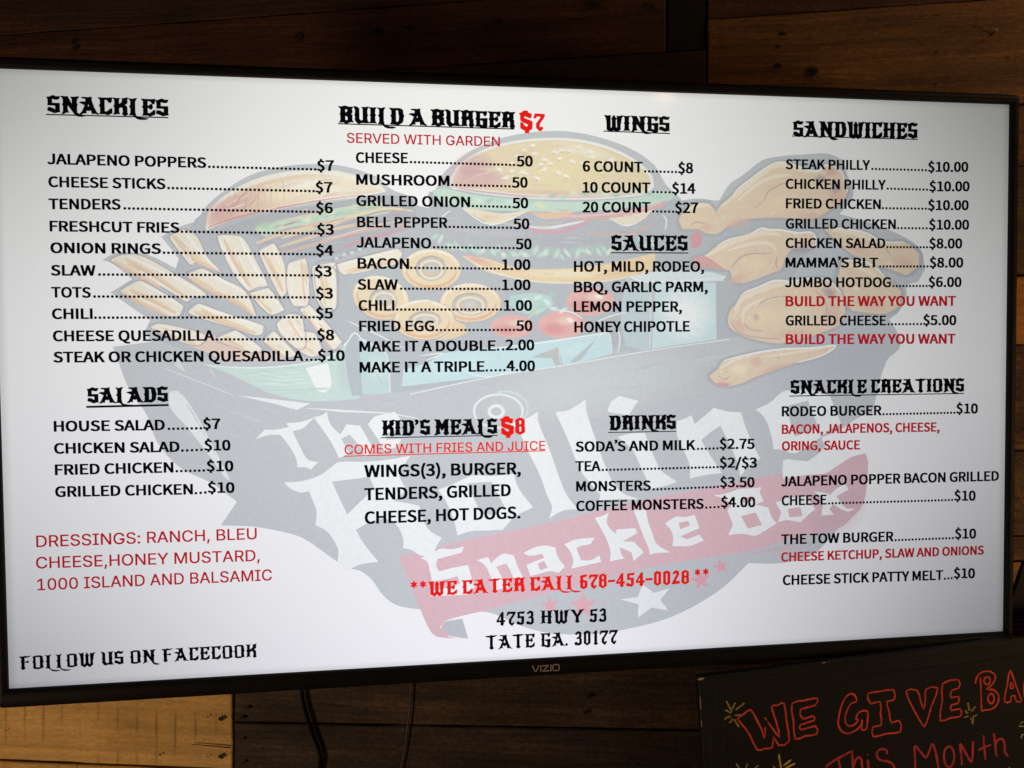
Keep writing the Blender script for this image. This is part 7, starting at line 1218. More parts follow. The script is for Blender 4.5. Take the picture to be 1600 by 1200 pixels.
  ('B', (222, 196, 170), 354.7, 83.6, 3, 1.4, 0.87, 0.472253),
  ('B', (222, 196, 170), 376.6, 89.5, 3.9, 1.8, 0.33, 0.553544),
  ('B', (248, 238, 216), 358.3, 103.4, 4.3, 2, 0.03, 0.423604),
  ('B', (244, 226, 196), 365.4, 105, 2.4, 1.1, 0.08, 0.615704),
  ('B', (248, 238, 216), 368.2, 117.4, 4.9, 2.3, 0.88, 0.359568),
  ('B', (244, 226, 196), 364.8, 102.3, 1.7, 0.8, 0.17, 0.354915),
  ('B', (250, 242, 226), 383.6, 103.4, 1.9, 0.9, -0.12, 0.389394),
  ('B', (222, 196, 170), 373, 114.9, 2.5, 1.2, 0.04, 0.60774),
  ('B', (250, 242, 226), 388.8, 114.6, 1.8, 0.8, 0.77, 0.44743),
  ('B', (248, 238, 216), 352.2, 90.1, 3.5, 1.6, -0.28, 0.564414),
  ('B', (248, 238, 216), 402, 83.5, 4.1, 1.9, -0.29, 0.588484),
  ('B', (248, 238, 216), 363.2, 83.1, 3.5, 1.6, 0.27, 0.671498),
  ('B', (248, 238, 216), 351.8, 107, 2.8, 1.3, -0.04, 0.571868),
  ('B', (222, 196, 170), 396.1, 102.4, 4.6, 2.1, 0.83, 0.442079),
  ('B', (230, 194, 180), 381.1, 78.7, 23.7, 9.9, -0.2, 0.75),
  ('L', (245, 234, 212), 4.9, "349.4,124.4 374.9,117.2 396.7,104.5", 0.9, 1),
  ('L', (198, 180, 176), 1.8, "357.3,104.3 377,93.4", 0.8, 1),
  ('L', (180, 184, 190), 6.3, "152.2,171.5 159.6,182.9 174.4,190.7 187.8,190.4 195.9,180.6 201.2,189.2 214.6,199.4 222.1,208.1 234.1,216.9 253.7,230.8 268.9,237.6 287.2,235.2 313.2,228.5 327.1,236.1 344.2,229.2 348.9,216.3 352.1,206.2 345.9,195.9 325.8,182.6 310.4,175.9 272.1,176 234.2,174.1 211.6,166.6 196.7,157.2 184.8,157.5 174.4,161.9 156.6,161.7 152.2,171.5", 0.8, 0),
  ('P', (200, 190, 188), "152.7,170.3 160,181.7 174.8,189.4 188.2,189.2 196.4,179.4 201.6,188 215.1,198.2 222.6,206.8 234.6,215.6 254.2,229.6 269.3,236.3 287.6,233.9 313.7,227.3 327.6,234.8 344.6,227.9 349.4,215 352.5,204.9 346.4,194.6 326.3,181.3 310.9,174.6 272.5,174.8 234.6,172.8 212.1,165.4 197.1,155.9 185.2,156.2 174.8,160.6 157.1,160.4", []),
  ('P', (236, 216, 190), "152.2,171.5 159.6,182.9 174.4,190.7 187.8,190.4 195.9,180.6 201.2,189.2 214.6,199.4 222.1,208.1 234.1,216.9 253.7,230.8 268.9,237.6 287.2,235.2 313.2,228.5 327.1,236.1 344.2,229.2 348.9,216.3 352.1,206.2 345.9,195.9 325.8,182.6 310.4,175.9 272.1,176 234.2,174.1 211.6,166.6 196.7,157.2 184.8,157.5 174.4,161.9 156.6,161.7", []),
  ('L', (250, 250, 248), 2.4, "214.6,199.4 222.1,208.1 234.1,216.9 253.7,230.8 268.9,237.6 287.2,235.2 313.2,228.5 327.1,236.1 344.2,229.2 348.9,216.3 352.1,206.2", 0.9, 1),
  ('B', (214, 186, 168), 305.6, 215, 1.9, 0.9, -0.25, 0.567796),
  ('B', (236, 206, 176), 311.1, 203.4, 4.7, 2.2, -0, 0.377746),
  ('B', (250, 242, 226), 334.7, 195.4, 2.2, 1, -0.16, 0.395474),
  ('B', (214, 186, 168), 309.4, 180.9, 3.6, 1.7, 0.07, 0.479699),
  ('B', (248, 238, 216), 203.8, 175.3, 3.6, 1.6, 0.76, 0.502746),
  ('B', (248, 238, 216), 226.9, 176.9, 2.7, 1.2, -0.16, 0.417994),
  ('B', (250, 242, 226), 232.4, 213.7, 3.3, 1.5, -0.29, 0.668615),
  ('B', (236, 206, 176), 258.1, 210.7, 4.9, 2.3, 0.75, 0.669869),
  ('B', (244, 226, 196), 311.2, 224.3, 2.5, 1.2, -0.19, 0.369417),
  ('B', (244, 226, 196), 197.5, 173.5, 2.7, 1.2, 0.8, 0.599447),
  ('B', (222, 196, 170), 162.5, 163.7, 3.9, 1.8, 0.47, 0.567943),
  ('B', (250, 242, 226), 273.1, 200.8, 1.7, 0.8, -0.27, 0.667791),
  ('B', (248, 238, 216), 317.3, 194.5, 5.2, 2.4, 0.78, 0.667657),
  ('B', (250, 242, 226), 289, 200.8, 2.6, 1.2, -0.15, 0.646931),
  ('B', (222, 196, 170), 334.4, 201.6, 4.5, 2.1, -0.2, 0.401565),
  ('B', (236, 206, 176), 325.9, 219.9, 2.9, 1.4, 0.88, 0.595211),
  ('B', (248, 238, 216), 262.3, 180.7, 4.5, 2.1, 0.32, 0.568164),
  ('B', (222, 196, 170), 307.5, 185, 4.3, 2, -0.02, 0.364125),
  ('B', (222, 196, 170), 303, 194.3, 1.6, 0.7, 0.88, 0.40207),
  ('B', (230, 194, 180), 338.1, 201.6, 14, 12.4, 0, 0.75),
  ('B', (230, 194, 180), 220.6, 169.6, 21.1, 6, 0.2, 0.75),
  ('B', (230, 194, 180), 307.3, 178, 18.5, 4.6, 0, 0.75),
  ('B', (230, 194, 180), 184.8, 163.4, 10.4, 6, 0, 0.75),
  ('L', (245, 234, 212), 4.2, "156.7,180.1 174.4,187.4 187.8,188.3", 0.9, 1),
  ('L', (245, 234, 212), 5.6, "202.7,187.9 226.6,206.8 253.7,227.3 271.9,234.8 305.6,226.9", 0.9, 1),
  ('L', (245, 234, 212), 4.2, "220.6,193.8 241.7,211.3 264.4,221.8 284.1,223.6", 0.9, 1),
  ('L', (198, 180, 176), 1.8, "240.2,185.6 250.8,194.3 256.8,204.5 272,213.3 281.1,214.9", 0.8, 1),
  ('L', (198, 180, 176), 1.8, "166.2,166.1 172.9,169.7 183.3,167.7", 0.8, 1),
  ('L', (198, 180, 176), 1.8, "196.7,180.7 199.7,176.4", 0.8, 1),
  ('B', (170, 160, 166), 319.4, 220, 9.3, 6.2, 0, 0.7),
  ('B', (168, 160, 168), 338.1, 211.7, 7.8, 9.3, -0.5, 0.7),
  ('B', (246, 224, 196), 269, 193.2, 28.9, 13.7, 0.2, 0.7),
  ('B', (222, 176, 168), 331.8, 228.9, 9.3, 7.7, 0, 0.7),
  ('P', (222, 170, 176), "165.5,154.7 174.4,160.5 180.3,152 177.3,142.1 166.9,140.5", []),
  ('L', (180, 184, 190), 6.3, "181.8,132.2 196.7,143.7 211.6,151 232.7,155.5 247.8,163.5 258.4,162.2 272.1,162 292,159 307.4,159.8 313.6,153.5 310.5,143.3 287.5,141.7 278.3,132.9 272.2,118.5 264.6,114.8 226.7,102.4 214.7,105.2 211.6,116.7 189.2,119.4 169.9,122.1 168.4,129.2 181.8,132.2", 0.8, 0),
  ('P', (200, 190, 188), "182.2,130.9 197.1,142.4 212.1,149.7 233.1,154.2 248.2,162.2 258.9,160.9 272.6,160.7 292.5,157.7 307.8,158.5 314,152.2 311,142 287.9,140.4 278.8,131.6 272.7,117.2 265.1,113.5 227.2,101.1 215.1,103.9 212.1,115.4 189.7,118.1 170.3,120.8 168.8,127.9", []),
  ('P', (236, 216, 190), "181.8,132.2 196.7,143.7 211.6,151 232.7,155.5 247.8,163.5 258.4,162.2 272.1,162 292,159 307.4,159.8 313.6,153.5 310.5,143.3 287.5,141.7 278.3,132.9 272.2,118.5 264.6,114.8 226.7,102.4 214.7,105.2 211.6,116.7 189.2,119.4 169.9,122.1 168.4,129.2", []),
  ('L', (250, 250, 248), 2.4, "196.7,143.7 211.6,151 232.7,155.5 247.8,163.5 258.4,162.2 272.1,162 292,159 307.4,159.8 313.6,153.5 310.5,143.3 287.5,141.7", 0.9, 1),
  ('B', (244, 226, 196), 290.6, 144.6, 4.2, 2, -0.18, 0.689741),
  ('B', (250, 242, 226), 229.1, 128.4, 4.9, 2.2, 0.86, 0.428453),
  ('B', (214, 186, 168), 262.3, 118.7, 2.6, 1.2, -0.22, 0.614677),
  ('B', (248, 238, 216), 200.5, 120.4, 4.6, 2.1, 0.37, 0.379509),
  ('B', (222, 196, 170), 260.6, 151.1, 3.8, 1.8, -0.06, 0.577422),
  ('B', (214, 186, 168), 300.2, 157.2, 2.6, 1.2, 0.24, 0.612241),
  ('B', (236, 206, 176), 236.9, 114.6, 4.5, 2.1, 0.08, 0.64872),
  ('B', (236, 206, 176), 288.7, 154.4, 1.7, 0.8, 0, 0.435967),
  ('B', (214, 186, 168), 239.5, 124.1, 1.6, 0.8, 0.06, 0.5424),
  ('B', (248, 238, 216), 214.4, 127.2, 3, 1.4, 0.23, 0.517206),
  ('B', (248, 238, 216), 285.7, 143.1, 3.3, 1.5, 0.62, 0.635717),
  ('B', (222, 196, 170), 223.9, 111.8, 4.6, 2.1, 0.06, 0.551539),
  ('B', (248, 238, 216), 226.9, 137.1, 3.8, 1.8, 0.34, 0.49821),
  ('B', (214, 186, 168), 234.4, 129.6, 4, 1.9, -0.27, 0.515887),
  ('B', (244, 226, 196), 255.4, 134.5, 3.2, 1.5, 0.71, 0.486481),
  ('B', (250, 242, 226), 292.9, 151.4, 3.5, 1.6, -0.03, 0.422215),
  ('B', (214, 186, 168), 221.4, 147.6, 5, 2.3, 0.59, 0.452823),
  ('B', (244, 226, 196), 297.2, 149.7, 2.2, 1, 0.75, 0.480249),
  ('B', (214, 186, 168), 242.6, 138.5, 3.3, 1.5, 0.3, 0.437767),
  ('B', (250, 242, 226), 289.6, 156.3, 4.2, 2, -0.26, 0.609703),
  ('B', (236, 206, 176), 257.4, 132.7, 2, 0.9, 0.35, 0.596778),
  ('B', (244, 226, 196), 245, 132.7, 3.6, 1.7, 0.34, 0.462974),
  ('B', (214, 186, 168), 251.2, 124, 3.7, 1.7, 0.88, 0.542786),
  ('B', (222, 196, 170), 258.9, 124.5, 3.9, 1.8, 0.49, 0.49746),
  ('B', (222, 196, 170), 224.9, 106.2, 4, 1.8, 0.81, 0.46484),
  ('B', (230, 194, 180), 220.7, 106.7, 15.1, 6, 0.3, 0.75),
  ('B', (230, 194, 180), 177.3, 126.4, 10.4, 4.5, -0.2, 0.75),
  ('B', (230, 194, 180), 299.7, 147.6, 13.9, 6.2, 0, 0.75),
  ('L', (245, 234, 212), 6.3, "183.3,131.5 211.6,146.7 250.8,158.5 272.1,155.9", 0.9, 1),
  ('L', (245, 234, 212), 4.2, "208.6,138.1 232.7,145.4 256.9,147.1 266.1,138.6", 0.9, 1),
  ('L', (198, 180, 176), 1.8, "213.1,118.1 220.7,128.2 234.2,134.7 260,135.7", 0.8, 1),
  ('L', (198, 180, 176), 1.8, "267.6,132.8 266.1,122.7 270.7,118.4", 0.8, 1),
  ('P', (226, 178, 176), "168.4,129.2 181.8,132.2 196.7,123.7 207.1,116.6 189.2,119.1 169.9,122.1", []),
  ('B', (246, 224, 194), 241.8, 124, 21.2, 10.6, 0.1, 0.8),
  ('B', (176, 166, 170), 296.7, 140.3, 16.9, 6.2, 0, 0.7),
  ('L', (180, 184, 190), 6.3, "209.4,62.6 213.5,73.3 221.1,80.5 228.6,91.3 245.6,97.6 264.6,104.9 283.7,104.1 299.1,106.8 318.4,107.8 333.9,102.4 344.7,91.5 349.7,71.4 343.9,56.8 328.4,48.6 299.3,40.2 270.5,34.3 241.9,38.7 221.1,46 211.7,52.7 209.4,62.6", 0.8, 0),
  ('P', (200, 190, 188), "210,60.9 214.1,71.7 221.6,78.9 229.2,89.7 246.2,96 265.2,103.3 284.3,102.4 299.7,105.2 319,106.2 334.5,100.8 345.3,89.9 350.3,69.8 344.5,55.1 328.9,47 299.9,38.5 271.1,32.7 242.5,37 221.7,44.4 212.2,51.1", []),
  ('P', (236, 216, 190), "209.4,62.6 213.5,73.3 221.1,80.5 228.6,91.3 245.6,97.6 264.6,104.9 283.7,104.1 299.1,106.8 318.4,107.8 333.9,102.4 344.7,91.5 349.7,71.4 343.9,56.8 328.4,48.6 299.3,40.2 270.5,34.3 241.9,38.7 221.1,46 211.7,52.7", []),
  ('L', (250, 250, 248), 2.4, "221.1,80.5 228.6,91.3 245.6,97.6 264.6,104.9 283.7,104.1 299.1,106.8 318.4,107.8 333.9,102.4 344.7,91.5", 0.9, 1),
  ('B', (250, 242, 226), 252.7, 93.6, 5.1, 2.4, 0.52, 0.549852),
  ('B', (236, 206, 176), 257.4, 51.4, 4.3, 2, 0.3, 0.544857),
  ('B', (250, 242, 226), 244.2, 77.4, 5, 2.3, 0.14, 0.672325),
  ('B', (236, 206, 176), 334, 72.4, 3, 1.4, -0.03, 0.383897),
  ('B', (248, 238, 216), 283.4, 54.4, 3.1, 1.4, 0.7, 0.454292),
  ('B', (244, 226, 196), 244.2, 87.1, 3.6, 1.7, 0.13, 0.576277),
  ('B', (236, 206, 176), 315.7, 79, 3.2, 1.5, 0.8, 0.353133),
  ('B', (236, 206, 176), 299.6, 69.3, 4.1, 1.9, 0.16, 0.471305),
  ('B', (250, 242, 226), 234.2, 63.2, 3.5, 1.6, -0.25, 0.412201),
  ('B', (250, 242, 226), 275.2, 38.8, 3, 1.4, -0.09, 0.514565),
  ('B', (214, 186, 168), 298.4, 99.5, 1.9, 0.9, 0.84, 0.37879),
  ('B', (214, 186, 168), 322.7, 62.3, 3.6, 1.7, 0.3, 0.421657),
  ('B', (222, 196, 170), 258, 48.7, 3.6, 1.6, 0.49, 0.396095),
  ('B', (222, 196, 170), 337.8, 75.2, 3.7, 1.7, 0.11, 0.455344),
  ('B', (222, 196, 170), 308.7, 65.8, 1.8, 0.8, 0.51, 0.682804),
  ('B', (222, 196, 170), 270.4, 46.2, 1.7, 0.8, 0.31, 0.486133),
  ('B', (236, 206, 176), 239.8, 81.8, 2.2, 1, 0.27, 0.483592),
  ('B', (222, 196, 170), 251.6, 72.9, 3.3, 1.5, 0.48, 0.391508),
  ('B', (214, 186, 168), 224, 60.4, 4.9, 2.3, 0.54, 0.495923),
  ('B', (244, 226, 196), 266.6, 92.2, 4.7, 2.2, -0.26, 0.370804),
  ('B', (250, 242, 226), 272.2, 85.6, 3, 1.4, 0.43, 0.593757),
  ('B', (222, 196, 170), 326.5, 71.3, 4.7, 2.2, 0.4, 0.597982),
  ('B', (248, 238, 216), 281.1, 99.4, 4.8, 2.2, -0.17, 0.432297),
  ('B', (244, 226, 196), 317.8, 105, 3.4, 1.6, -0.24, 0.670845),
  ('B', (222, 196, 170), 268.1, 100.1, 4.3, 2, 0.11, 0.447249),
  ('B', (214, 186, 168), 236.8, 90.2, 2.7, 1.3, 0.58, 0.391415),
  ('B', (214, 186, 168), 283.6, 52.9, 2.8, 1.3, 0.28, 0.352408),
  ('B', (244, 226, 196), 291, 79.6, 5.2, 2.4, 0.48, 0.562032),
  ('B', (248, 238, 216), 218.9, 62.8, 2.8, 1.3, 0.63, 0.549897),
  ('B', (236, 206, 176), 283.5, 49.7, 2.7, 1.3, 0.14, 0.591304),
  ('B', (248, 238, 216), 289.2, 92.2, 3.6, 1.7, 0.14, 0.446176),
  ('B', (248, 238, 216), 234.8, 63.5, 1.6, 0.7, 0.73, 0.606733),
  ('B', (236, 206, 176), 336.6, 91.9, 2.7, 1.2, 0.41, 0.548318),
  ('B', (214, 186, 168), 337.2, 63.7, 4.3, 2, -0.12, 0.468518),
  ('B', (236, 206, 176), 333.4, 70.1, 2, 0.9, 0.13, 0.374882),
  ('B', (244, 226, 196), 281.7, 76.3, 3.7, 1.7, 0.76, 0.469688),
  ('B', (250, 242, 226), 328.5, 92, 3.2, 1.5, -0.14, 0.467681),
  ('B', (230, 194, 180), 223, 53.5, 13.2, 7.6, -0.6, 0.75),
  ('B', (230, 194, 180), 334.1, 65.9, 13.6, 17.5, 0, 0.75),
  ('B', (230, 194, 180), 287.8, 44.2, 30.8, 7.7, 0.1, 0.75),
  ('L', (245, 234, 212), 5.6, "217.3,71.5 228.6,85.9 264.6,99.5 299.1,102.3", 0.9, 1),
  ('L', (245, 234, 212), 4.2, "226.7,57.1 228.6,71.5 245.6,82.3 272.3,85.9", 0.9, 1),
  ('L', (245, 234, 212), 2.8, "215.4,62.5 223,75.1", 0.9, 1),
  ('L', (198, 180, 176), 1.8, "243.8,75.1 251.3,82.3 264.7,85.9 283.8,87.8", 0.8, 1),
  ('L', (198, 180, 176), 1.8, "212.6,59 223,46.3 245.7,40.8 272.4,38.9", 0.8, 1),
  ('L', (198, 180, 176), 1.8, "228.6,57.1 236.2,49.9 251.4,48", 0.8, 1),
  ('L', (198, 180, 176), 1.8, "310.7,95.1 324.3,84.2 328.3,66", 0.8, 1),
  ('B', (246, 226, 192), 255.2, 64.3, 24.8, 15.2, 0, 0.8),
  ('B', (214, 176, 168), 242.8, 63.4, 4.9, 5.7, 0, 0.7),
  ('B', (170, 160, 164), 330.1, 91.5, 11.7, 7.8, -0.5, 0.7),
  ('B', (244, 228, 200), 287.7, 67.8, 23.1, 11.5, 0.1, 0.6),
  ('L', (180, 184, 190), 6.3, "187.3,-2 196.6,5.1 204.2,15 219.2,19 238.1,22.8 257.2,25.9 280.1,27.9 309,28.6 338.2,31.2 326.5,22.1 311,16.7 291.7,12.4 272.5,7.1 255.3,0.9 242,-3.5 226.8,-10 211.7,-13.1 196.6,-11.1 187.3,-2", 0.8, 0),
  ('P', (200, 190, 188), "187.8,-3.6 197.2,3.5 204.7,13.3 219.8,17.3 238.7,21.2 257.7,24.3 280.7,26.3 309.6,27 338.8,29.5 327.1,20.4 311.6,15.1 292.3,10.7 273.1,5.4 255.9,-0.7 242.5,-5.1 227.4,-11.6 212.3,-14.7 197.2,-12.7", []),
  ('P', (236, 216, 190), "187.3,-2 196.6,5.1 204.2,15 219.2,19 238.1,22.8 257.2,25.9 280.1,27.9 309,28.6 338.2,31.2 326.5,22.1 311,16.7 291.7,12.4 272.5,7.1 255.3,0.9 242,-3.5 226.8,-10 211.7,-13.1 196.6,-11.1", []),
  ('L', (250, 250, 248), 2.4, "204.2,15 219.2,19 238.1,22.8 257.2,25.9 280.1,27.9 309,28.6 338.2,31.2 326.5,22.1 311,16.7 291.7,12.4", 0.9, 1),
  ('B', (214, 186, 168), 226.4, 1.4, 4.4, 2, 0.79, 0.666798),
  ('B', (244, 226, 196), 234.4, 19.6, 3.5, 1.6, 0.55, 0.361358),
  ('B', (222, 196, 170), 259.1, 7.6, 2.4, 1.1, 0.07, 0.442204),
  ('B', (244, 226, 196), 283.6, 15.1, 3.4, 1.6, 0.27, 0.464796),
  ('B', (250, 242, 226), 201.9, 2.9, 3.5, 1.6, 0.17, 0.629122),
  ('B', (236, 206, 176), 214.1, -10.4, 3.9, 1.8, 0.77, 0.462486),
  ('B', (222, 196, 170), 326.2, 26.3, 4.8, 2.2, 0.22, 0.60322),
  ('B', (214, 186, 168), 219.1, -4.4, 2.7, 1.3, 0.88, 0.488419),
  ('B', (250, 242, 226), 226.5, 2.5, 4.3, 2, -0.24, 0.600658),
  ('B', (250, 242, 226), 258.8, 11.4, 1.7, 0.8, 0.75, 0.669425),
  ('B', (222, 196, 170), 238.2, 4.2, 1.8, 0.8, -0.28, 0.589422),
  ('B', (214, 186, 168), 206.6, 2.2, 3.2, 1.5, 0.35, 0.420671),
  ('B', (250, 242, 226), 207.1, -7.8, 2.9, 1.3, 0.01, 0.490481),
  ('B', (214, 186, 168), 269.5, 17.9, 3.9, 1.8, -0.15, 0.63531),
  ('B', (250, 242, 226), 250.5, 19.7, 4.7, 2.2, 0.64, 0.355894),
  ('B', (248, 238, 216), 250.5, 14.6, 4.7, 2.2, -0.07, 0.508366),
  ('B', (222, 196, 170), 249.2, 21.6, 4.5, 2.1, -0.3, 0.382109),
  ('B', (230, 194, 180), 264.8, 6.2, 24.9, 3.8, 0.3, 0.75),
  ('B', (230, 194, 180), 204.2, -9.4, 9.4, 3.4, 0, 0.75),
  ('B', (230, 194, 180), 243.9, 13.7, 9.5, 7.6, 0, 0.75),
  ('L', (245, 234, 212), 4.2, "200.4,6.9 219.2,16.6 238.1,21", 0.9, 1),
  ('L', (245, 234, 212), 2.8, "253.4,19.1 280.1,22.5 330.4,29.4", 0.9, 1),
  ('L', (198, 180, 176), 1.8, "198.5,-2.1 206,-5.8 211.7,-2.2", 0.8, 1),
  ('P', (228, 170, 172), "196.6,-9.3 211.7,-10.9 209.8,-13.4 197.6,-12.2", []),
  ('B', (248, 236, 206), 223, 4.9, 13.2, 9.5, 0, 0.8),
 ],
 'ribbon_picture': [
  ('P', (226, 189, 196), "-159.3,-192.4 -144.9,-188.8 -129.2,-195 -118.1,-188.5 -113.9,-181 20,-158.5 107.2,-140 189.1,-128.1 274.4,-113.7 327.2,-112.2 350.6,-99.5 375.9,-93.4 379.1,-106.1 373.8,-150.7 360.5,-166.7 343.2,-179.5 273,-192.4 234.6,-202 121.7,-214.8 -37.7,-248.3 -62.5,-254.2 -110,-263.8 -117,-271.1 -108.1,-281.5 -86.6,-284.7 -118.5,-281.6 -127.4,-274.1 -140.8,-241.9", []),
  ('P', (194, 199, 205), "-116.4,-273.3 -109.7,-264.5 -92.3,-262.8 -86.3,-285.1 -104.7,-281.5", []),
  ('P', (226, 189, 196), "-116.4,-273.3 -113.2,-266.1 -110.4,-264.8 -113.9,-273.1 -104.7,-281.3 -111.6,-280.6", []),
  ('B', (231, 194, 201), -65.6, -217.4, 70.1, 21, 0.2, 0.6),
  ('B', (216, 184, 194), 335.2, -153.2, 47.2, 39.3, 0.3, 0.7),
  ('L', (212, 186, 194), 2.1, "234.6,-204.9 265.3,-200.6 300.2,-193.7 311.9,-196.9", 0.8, 1),
  ('P', (226, 189, 196), "234.6,-205.8 273,-200.9 304.1,-198.4 284.7,-203.2", []),
  ('P', (218, 190, 198), "-120.8,-184.4 -93.1,-179.4 -93.2,-183.7 -110.5,-185.7 -121.8,-189.6", []),
  ('P', (232, 178, 186), "3.1,-242.3 6.6,-248.8 13.9,-248.4 8.9,-253.5 11.9,-260.3 5.2,-256.8 -0.2,-261.5 0.8,-254.3 -5.6,-250.4 1.6,-249.4", []),
  ('P', (234, 180, 187), "41.1,-238.7 45.3,-249.8 57.2,-250.6 47.9,-257.6 51.3,-268.9 41.4,-262.1 31.8,-268.3 34.8,-257.2 25.5,-249.7 37.2,-249.6", []),
  ('P', (230, 172, 182), "174.8,-220.4 179.5,-228.1 188.5,-227.1 182.6,-233.5 186.8,-241.5 178.4,-237.7 172,-243.7 172.7,-235 164.6,-230.7 173.5,-229.1", []),
  ('P', (230, 172, 182), "198.5,-208.9 202.4,-214.7 209.3,-213.4 204.9,-218.6 208.5,-224.6 201.9,-221.9 197.3,-226.9 197.6,-220.1 191.1,-217.1 197.9,-215.6", []),
  ('P', (240, 243, 243), "83.8,-250.1 104.1,-248.4 109.7,-234.5 122.6,-244.7 141.2,-240.1 130,-252.3 139.2,-265.5 119.7,-260.9 104,-271.9 105,-256.6", []),
 ],
 'logo_lettering': [
  ('P', (243, 246, 245), "-305.9,-61.9 -296.8,-52.7 -284.7,-52.6 -272.4,-50.2 -274.7,-46.1 -261.6,-45.3 -246,-41.2 -252.6,-47.2 -257.6,-51.8 -268.4,-54.8 -262.1,-69.3 -254.9,-83.3 -249.2,-86.9 -242.6,-87.6 -250.2,-95.8 -255.9,-93.1 -264.1,-92.9 -265.6,-82.7 -271.9,-70.8 -280.7,-58.4 -292.9,-58.2", []),
  ('P', (243, 246, 245), "-246.8,-40.5 -238.5,-38.5 -232.6,-34.9 -231.6,-42.8 -227.1,-51.4 -219.3,-59.2 -215.5,-53.3 -212.9,-48.6 -198.8,-50.3 -193.9,-58.9 -184.9,-76.2 -194.3,-84.2 -196.7,-75.9 -209.8,-59.4 -218.2,-63.8 -214.1,-72.1 -210.1,-79.3 -221,-84.2 -227.4,-70.1 -236.3,-55.5", []),
  ('P', (243, 246, 245), "-190.4,-49.1 -183.6,-41.2 -173.4,-38.8 -162.4,-35.9 -156.3,-44.2 -160.2,-55.3 -173.7,-60.2 -170.4,-65.9 -155.2,-65.2 -161.3,-73.6 -174,-76.8 -179.7,-66", []),
  ('P', (243, 246, 245), "-278,-108.3 -261.1,-107.9 -241.2,-102 -229.4,-93.8 -221.1,-88.6 -194.3,-88.8 -169.1,-87.2 -146.1,-83.6 -155.6,-97.5 -158.3,-106 -152.5,-116.6 -154.3,-123.4 -164.6,-131.7 -149.3,-134.8 -137.4,-137.8 -135,-149.1 -127.5,-164.1 -113.8,-173.3 -120.8,-185.3 -122.7,-195.7 -138.1,-190.7 -146.6,-185.1 -155.1,-183 -154.9,-173.5 -161.5,-157.7 -173.3,-150.4 -188.5,-153.3 -204.6,-161.3 -200.6,-170.1 -195.6,-178 -181.6,-196.7 -199.3,-198.5 -213.7,-204.3 -224.4,-195.7 -223.4,-182.9 -225.8,-176 -230.6,-167.2 -237.2,-160.1 -246.7,-154.7 -245.1,-141.1 -246.7,-134.2 -253,-118.7 -261.3,-119.6 -267.8,-117.4 -274.3,-113", ["-228.9,-109.2 -189.5,-105.2 -184.7,-117.3 -213.6,-144.7"]),
  ('P', (243, 246, 245), "-116.6,-121.1 -99.3,-114.6 -78.4,-106.5 -59.3,-107.9 -34.7,-106 -29.6,-121.9 -13.8,-143.6 -33.3,-152.6 -47.6,-167.1 -66.9,-167.2 -82.6,-167.5 -96.5,-171.4 -101.5,-151.1 -108.2,-135.2", ["-85.5,-115 -59.3,-114 -45.6,-140.8 -56.2,-151.8 -71.9,-146.9"]),
  ('P', (243, 246, 245), "-36.9,-51.7 -21.9,-46.7 -6.8,-38.6 -7.4,-48.7 4.5,-78.9 14.9,-109.1 23.7,-130.6 36.2,-147.3 20,-148.2 3.9,-156.5 7.5,-144.3 2.3,-131.7 -6.4,-106.8 -18.6,-81.8 -27.3,-62.4", []),
  ('P', (243, 246, 245), "11.9,-39.4 27.9,-37.1 45.9,-25.9 46.2,-37.4 60.1,-80.1 69,-103.5 76.2,-117.9 87.1,-130.8 106.3,-138.5 83.4,-137.5 60.7,-138 61.6,-131.8 41.9,-108.1 34.8,-93.7 25.9,-70.5", []),
  ('P', (243, 246, 245), "70.2,-39.6 74.8,-29 83.9,-22.9 105.8,-28.6 100.3,-35.6 94.8,-44.4 78.4,-41.8", []),
  ('P', (243, 246, 245), "81.9,-68.2 96.5,-64.9 113,-64.4 118.5,-79.7 123.9,-92.4 131.3,-106.9 149.8,-120 136.8,-124.2 116.5,-127.2 115.6,-119.1 107.4,-100.9 98.3,-82.8", []),
  ('P', (243, 246, 245), "149.9,-51.7 157.4,-50 166.7,-45.7 170.4,-55.7 181.6,-46.9 192.9,-37.7 207.9,-41.9 224.9,-43.7 229.7,-58.6 238.3,-78.8 247.8,-96.4 234.5,-104.2 224,-116.7 221.2,-102.1 211.7,-80 200.4,-58.1 189.1,-65.1 177.9,-73.8 189.1,-92.2 202.3,-111.6 181.6,-113.7 164.7,-116.9 164.7,-102.4 155.5,-80.6 149.9,-67.8", []),
  ('P', (243, 246, 245), "242,-40.7 260.3,-32.3 275.6,-20.1 291,-20.3 303.4,-18.3 331.4,-26 340.9,-48.3 345.7,-58.7 331.6,-65.8 322.3,-72.2 303.7,-84.3 288.2,-91.3 272.7,-86.8 263.5,-86.3 262,-74.6 255.8,-55.5 249.7,-46.6", ["280.3,-36.9 305,-31.5 311.3,-47.7 317.6,-61.8 302,-68.1 288.9,-72.2 283.4,-54.6"]),
  ('P', (243, 246, 245), "275.1,-109.3 277.4,-99.8 291.3,-99.5 309.9,-101.8 328.6,-87.1 360.1,-96 338.1,-108.8 327.2,-115.1 303.8,-116.7 275.1,-120.3", []),
  ('P', (243, 246, 245), "-136.4,-194.2 -126.1,-191.2 -115.7,-185.1 -103.6,-186.3 -89.7,-183.9 -92.4,-190.3 -110.6,-194.4 -118.4,-196.2 -120.2,-202.7 -116.8,-209.9 -103.8,-206.9 -85.6,-204.2 -78.9,-229.1 -86.8,-236.6 -107.6,-236.5 -126.6,-236.5 -123.1,-230.6 -107.5,-227.8 -94.5,-224 -97,-216 -110.9,-218.9 -124.7,-220.9 -127.1,-207.7 -129.6,-198.9", []),
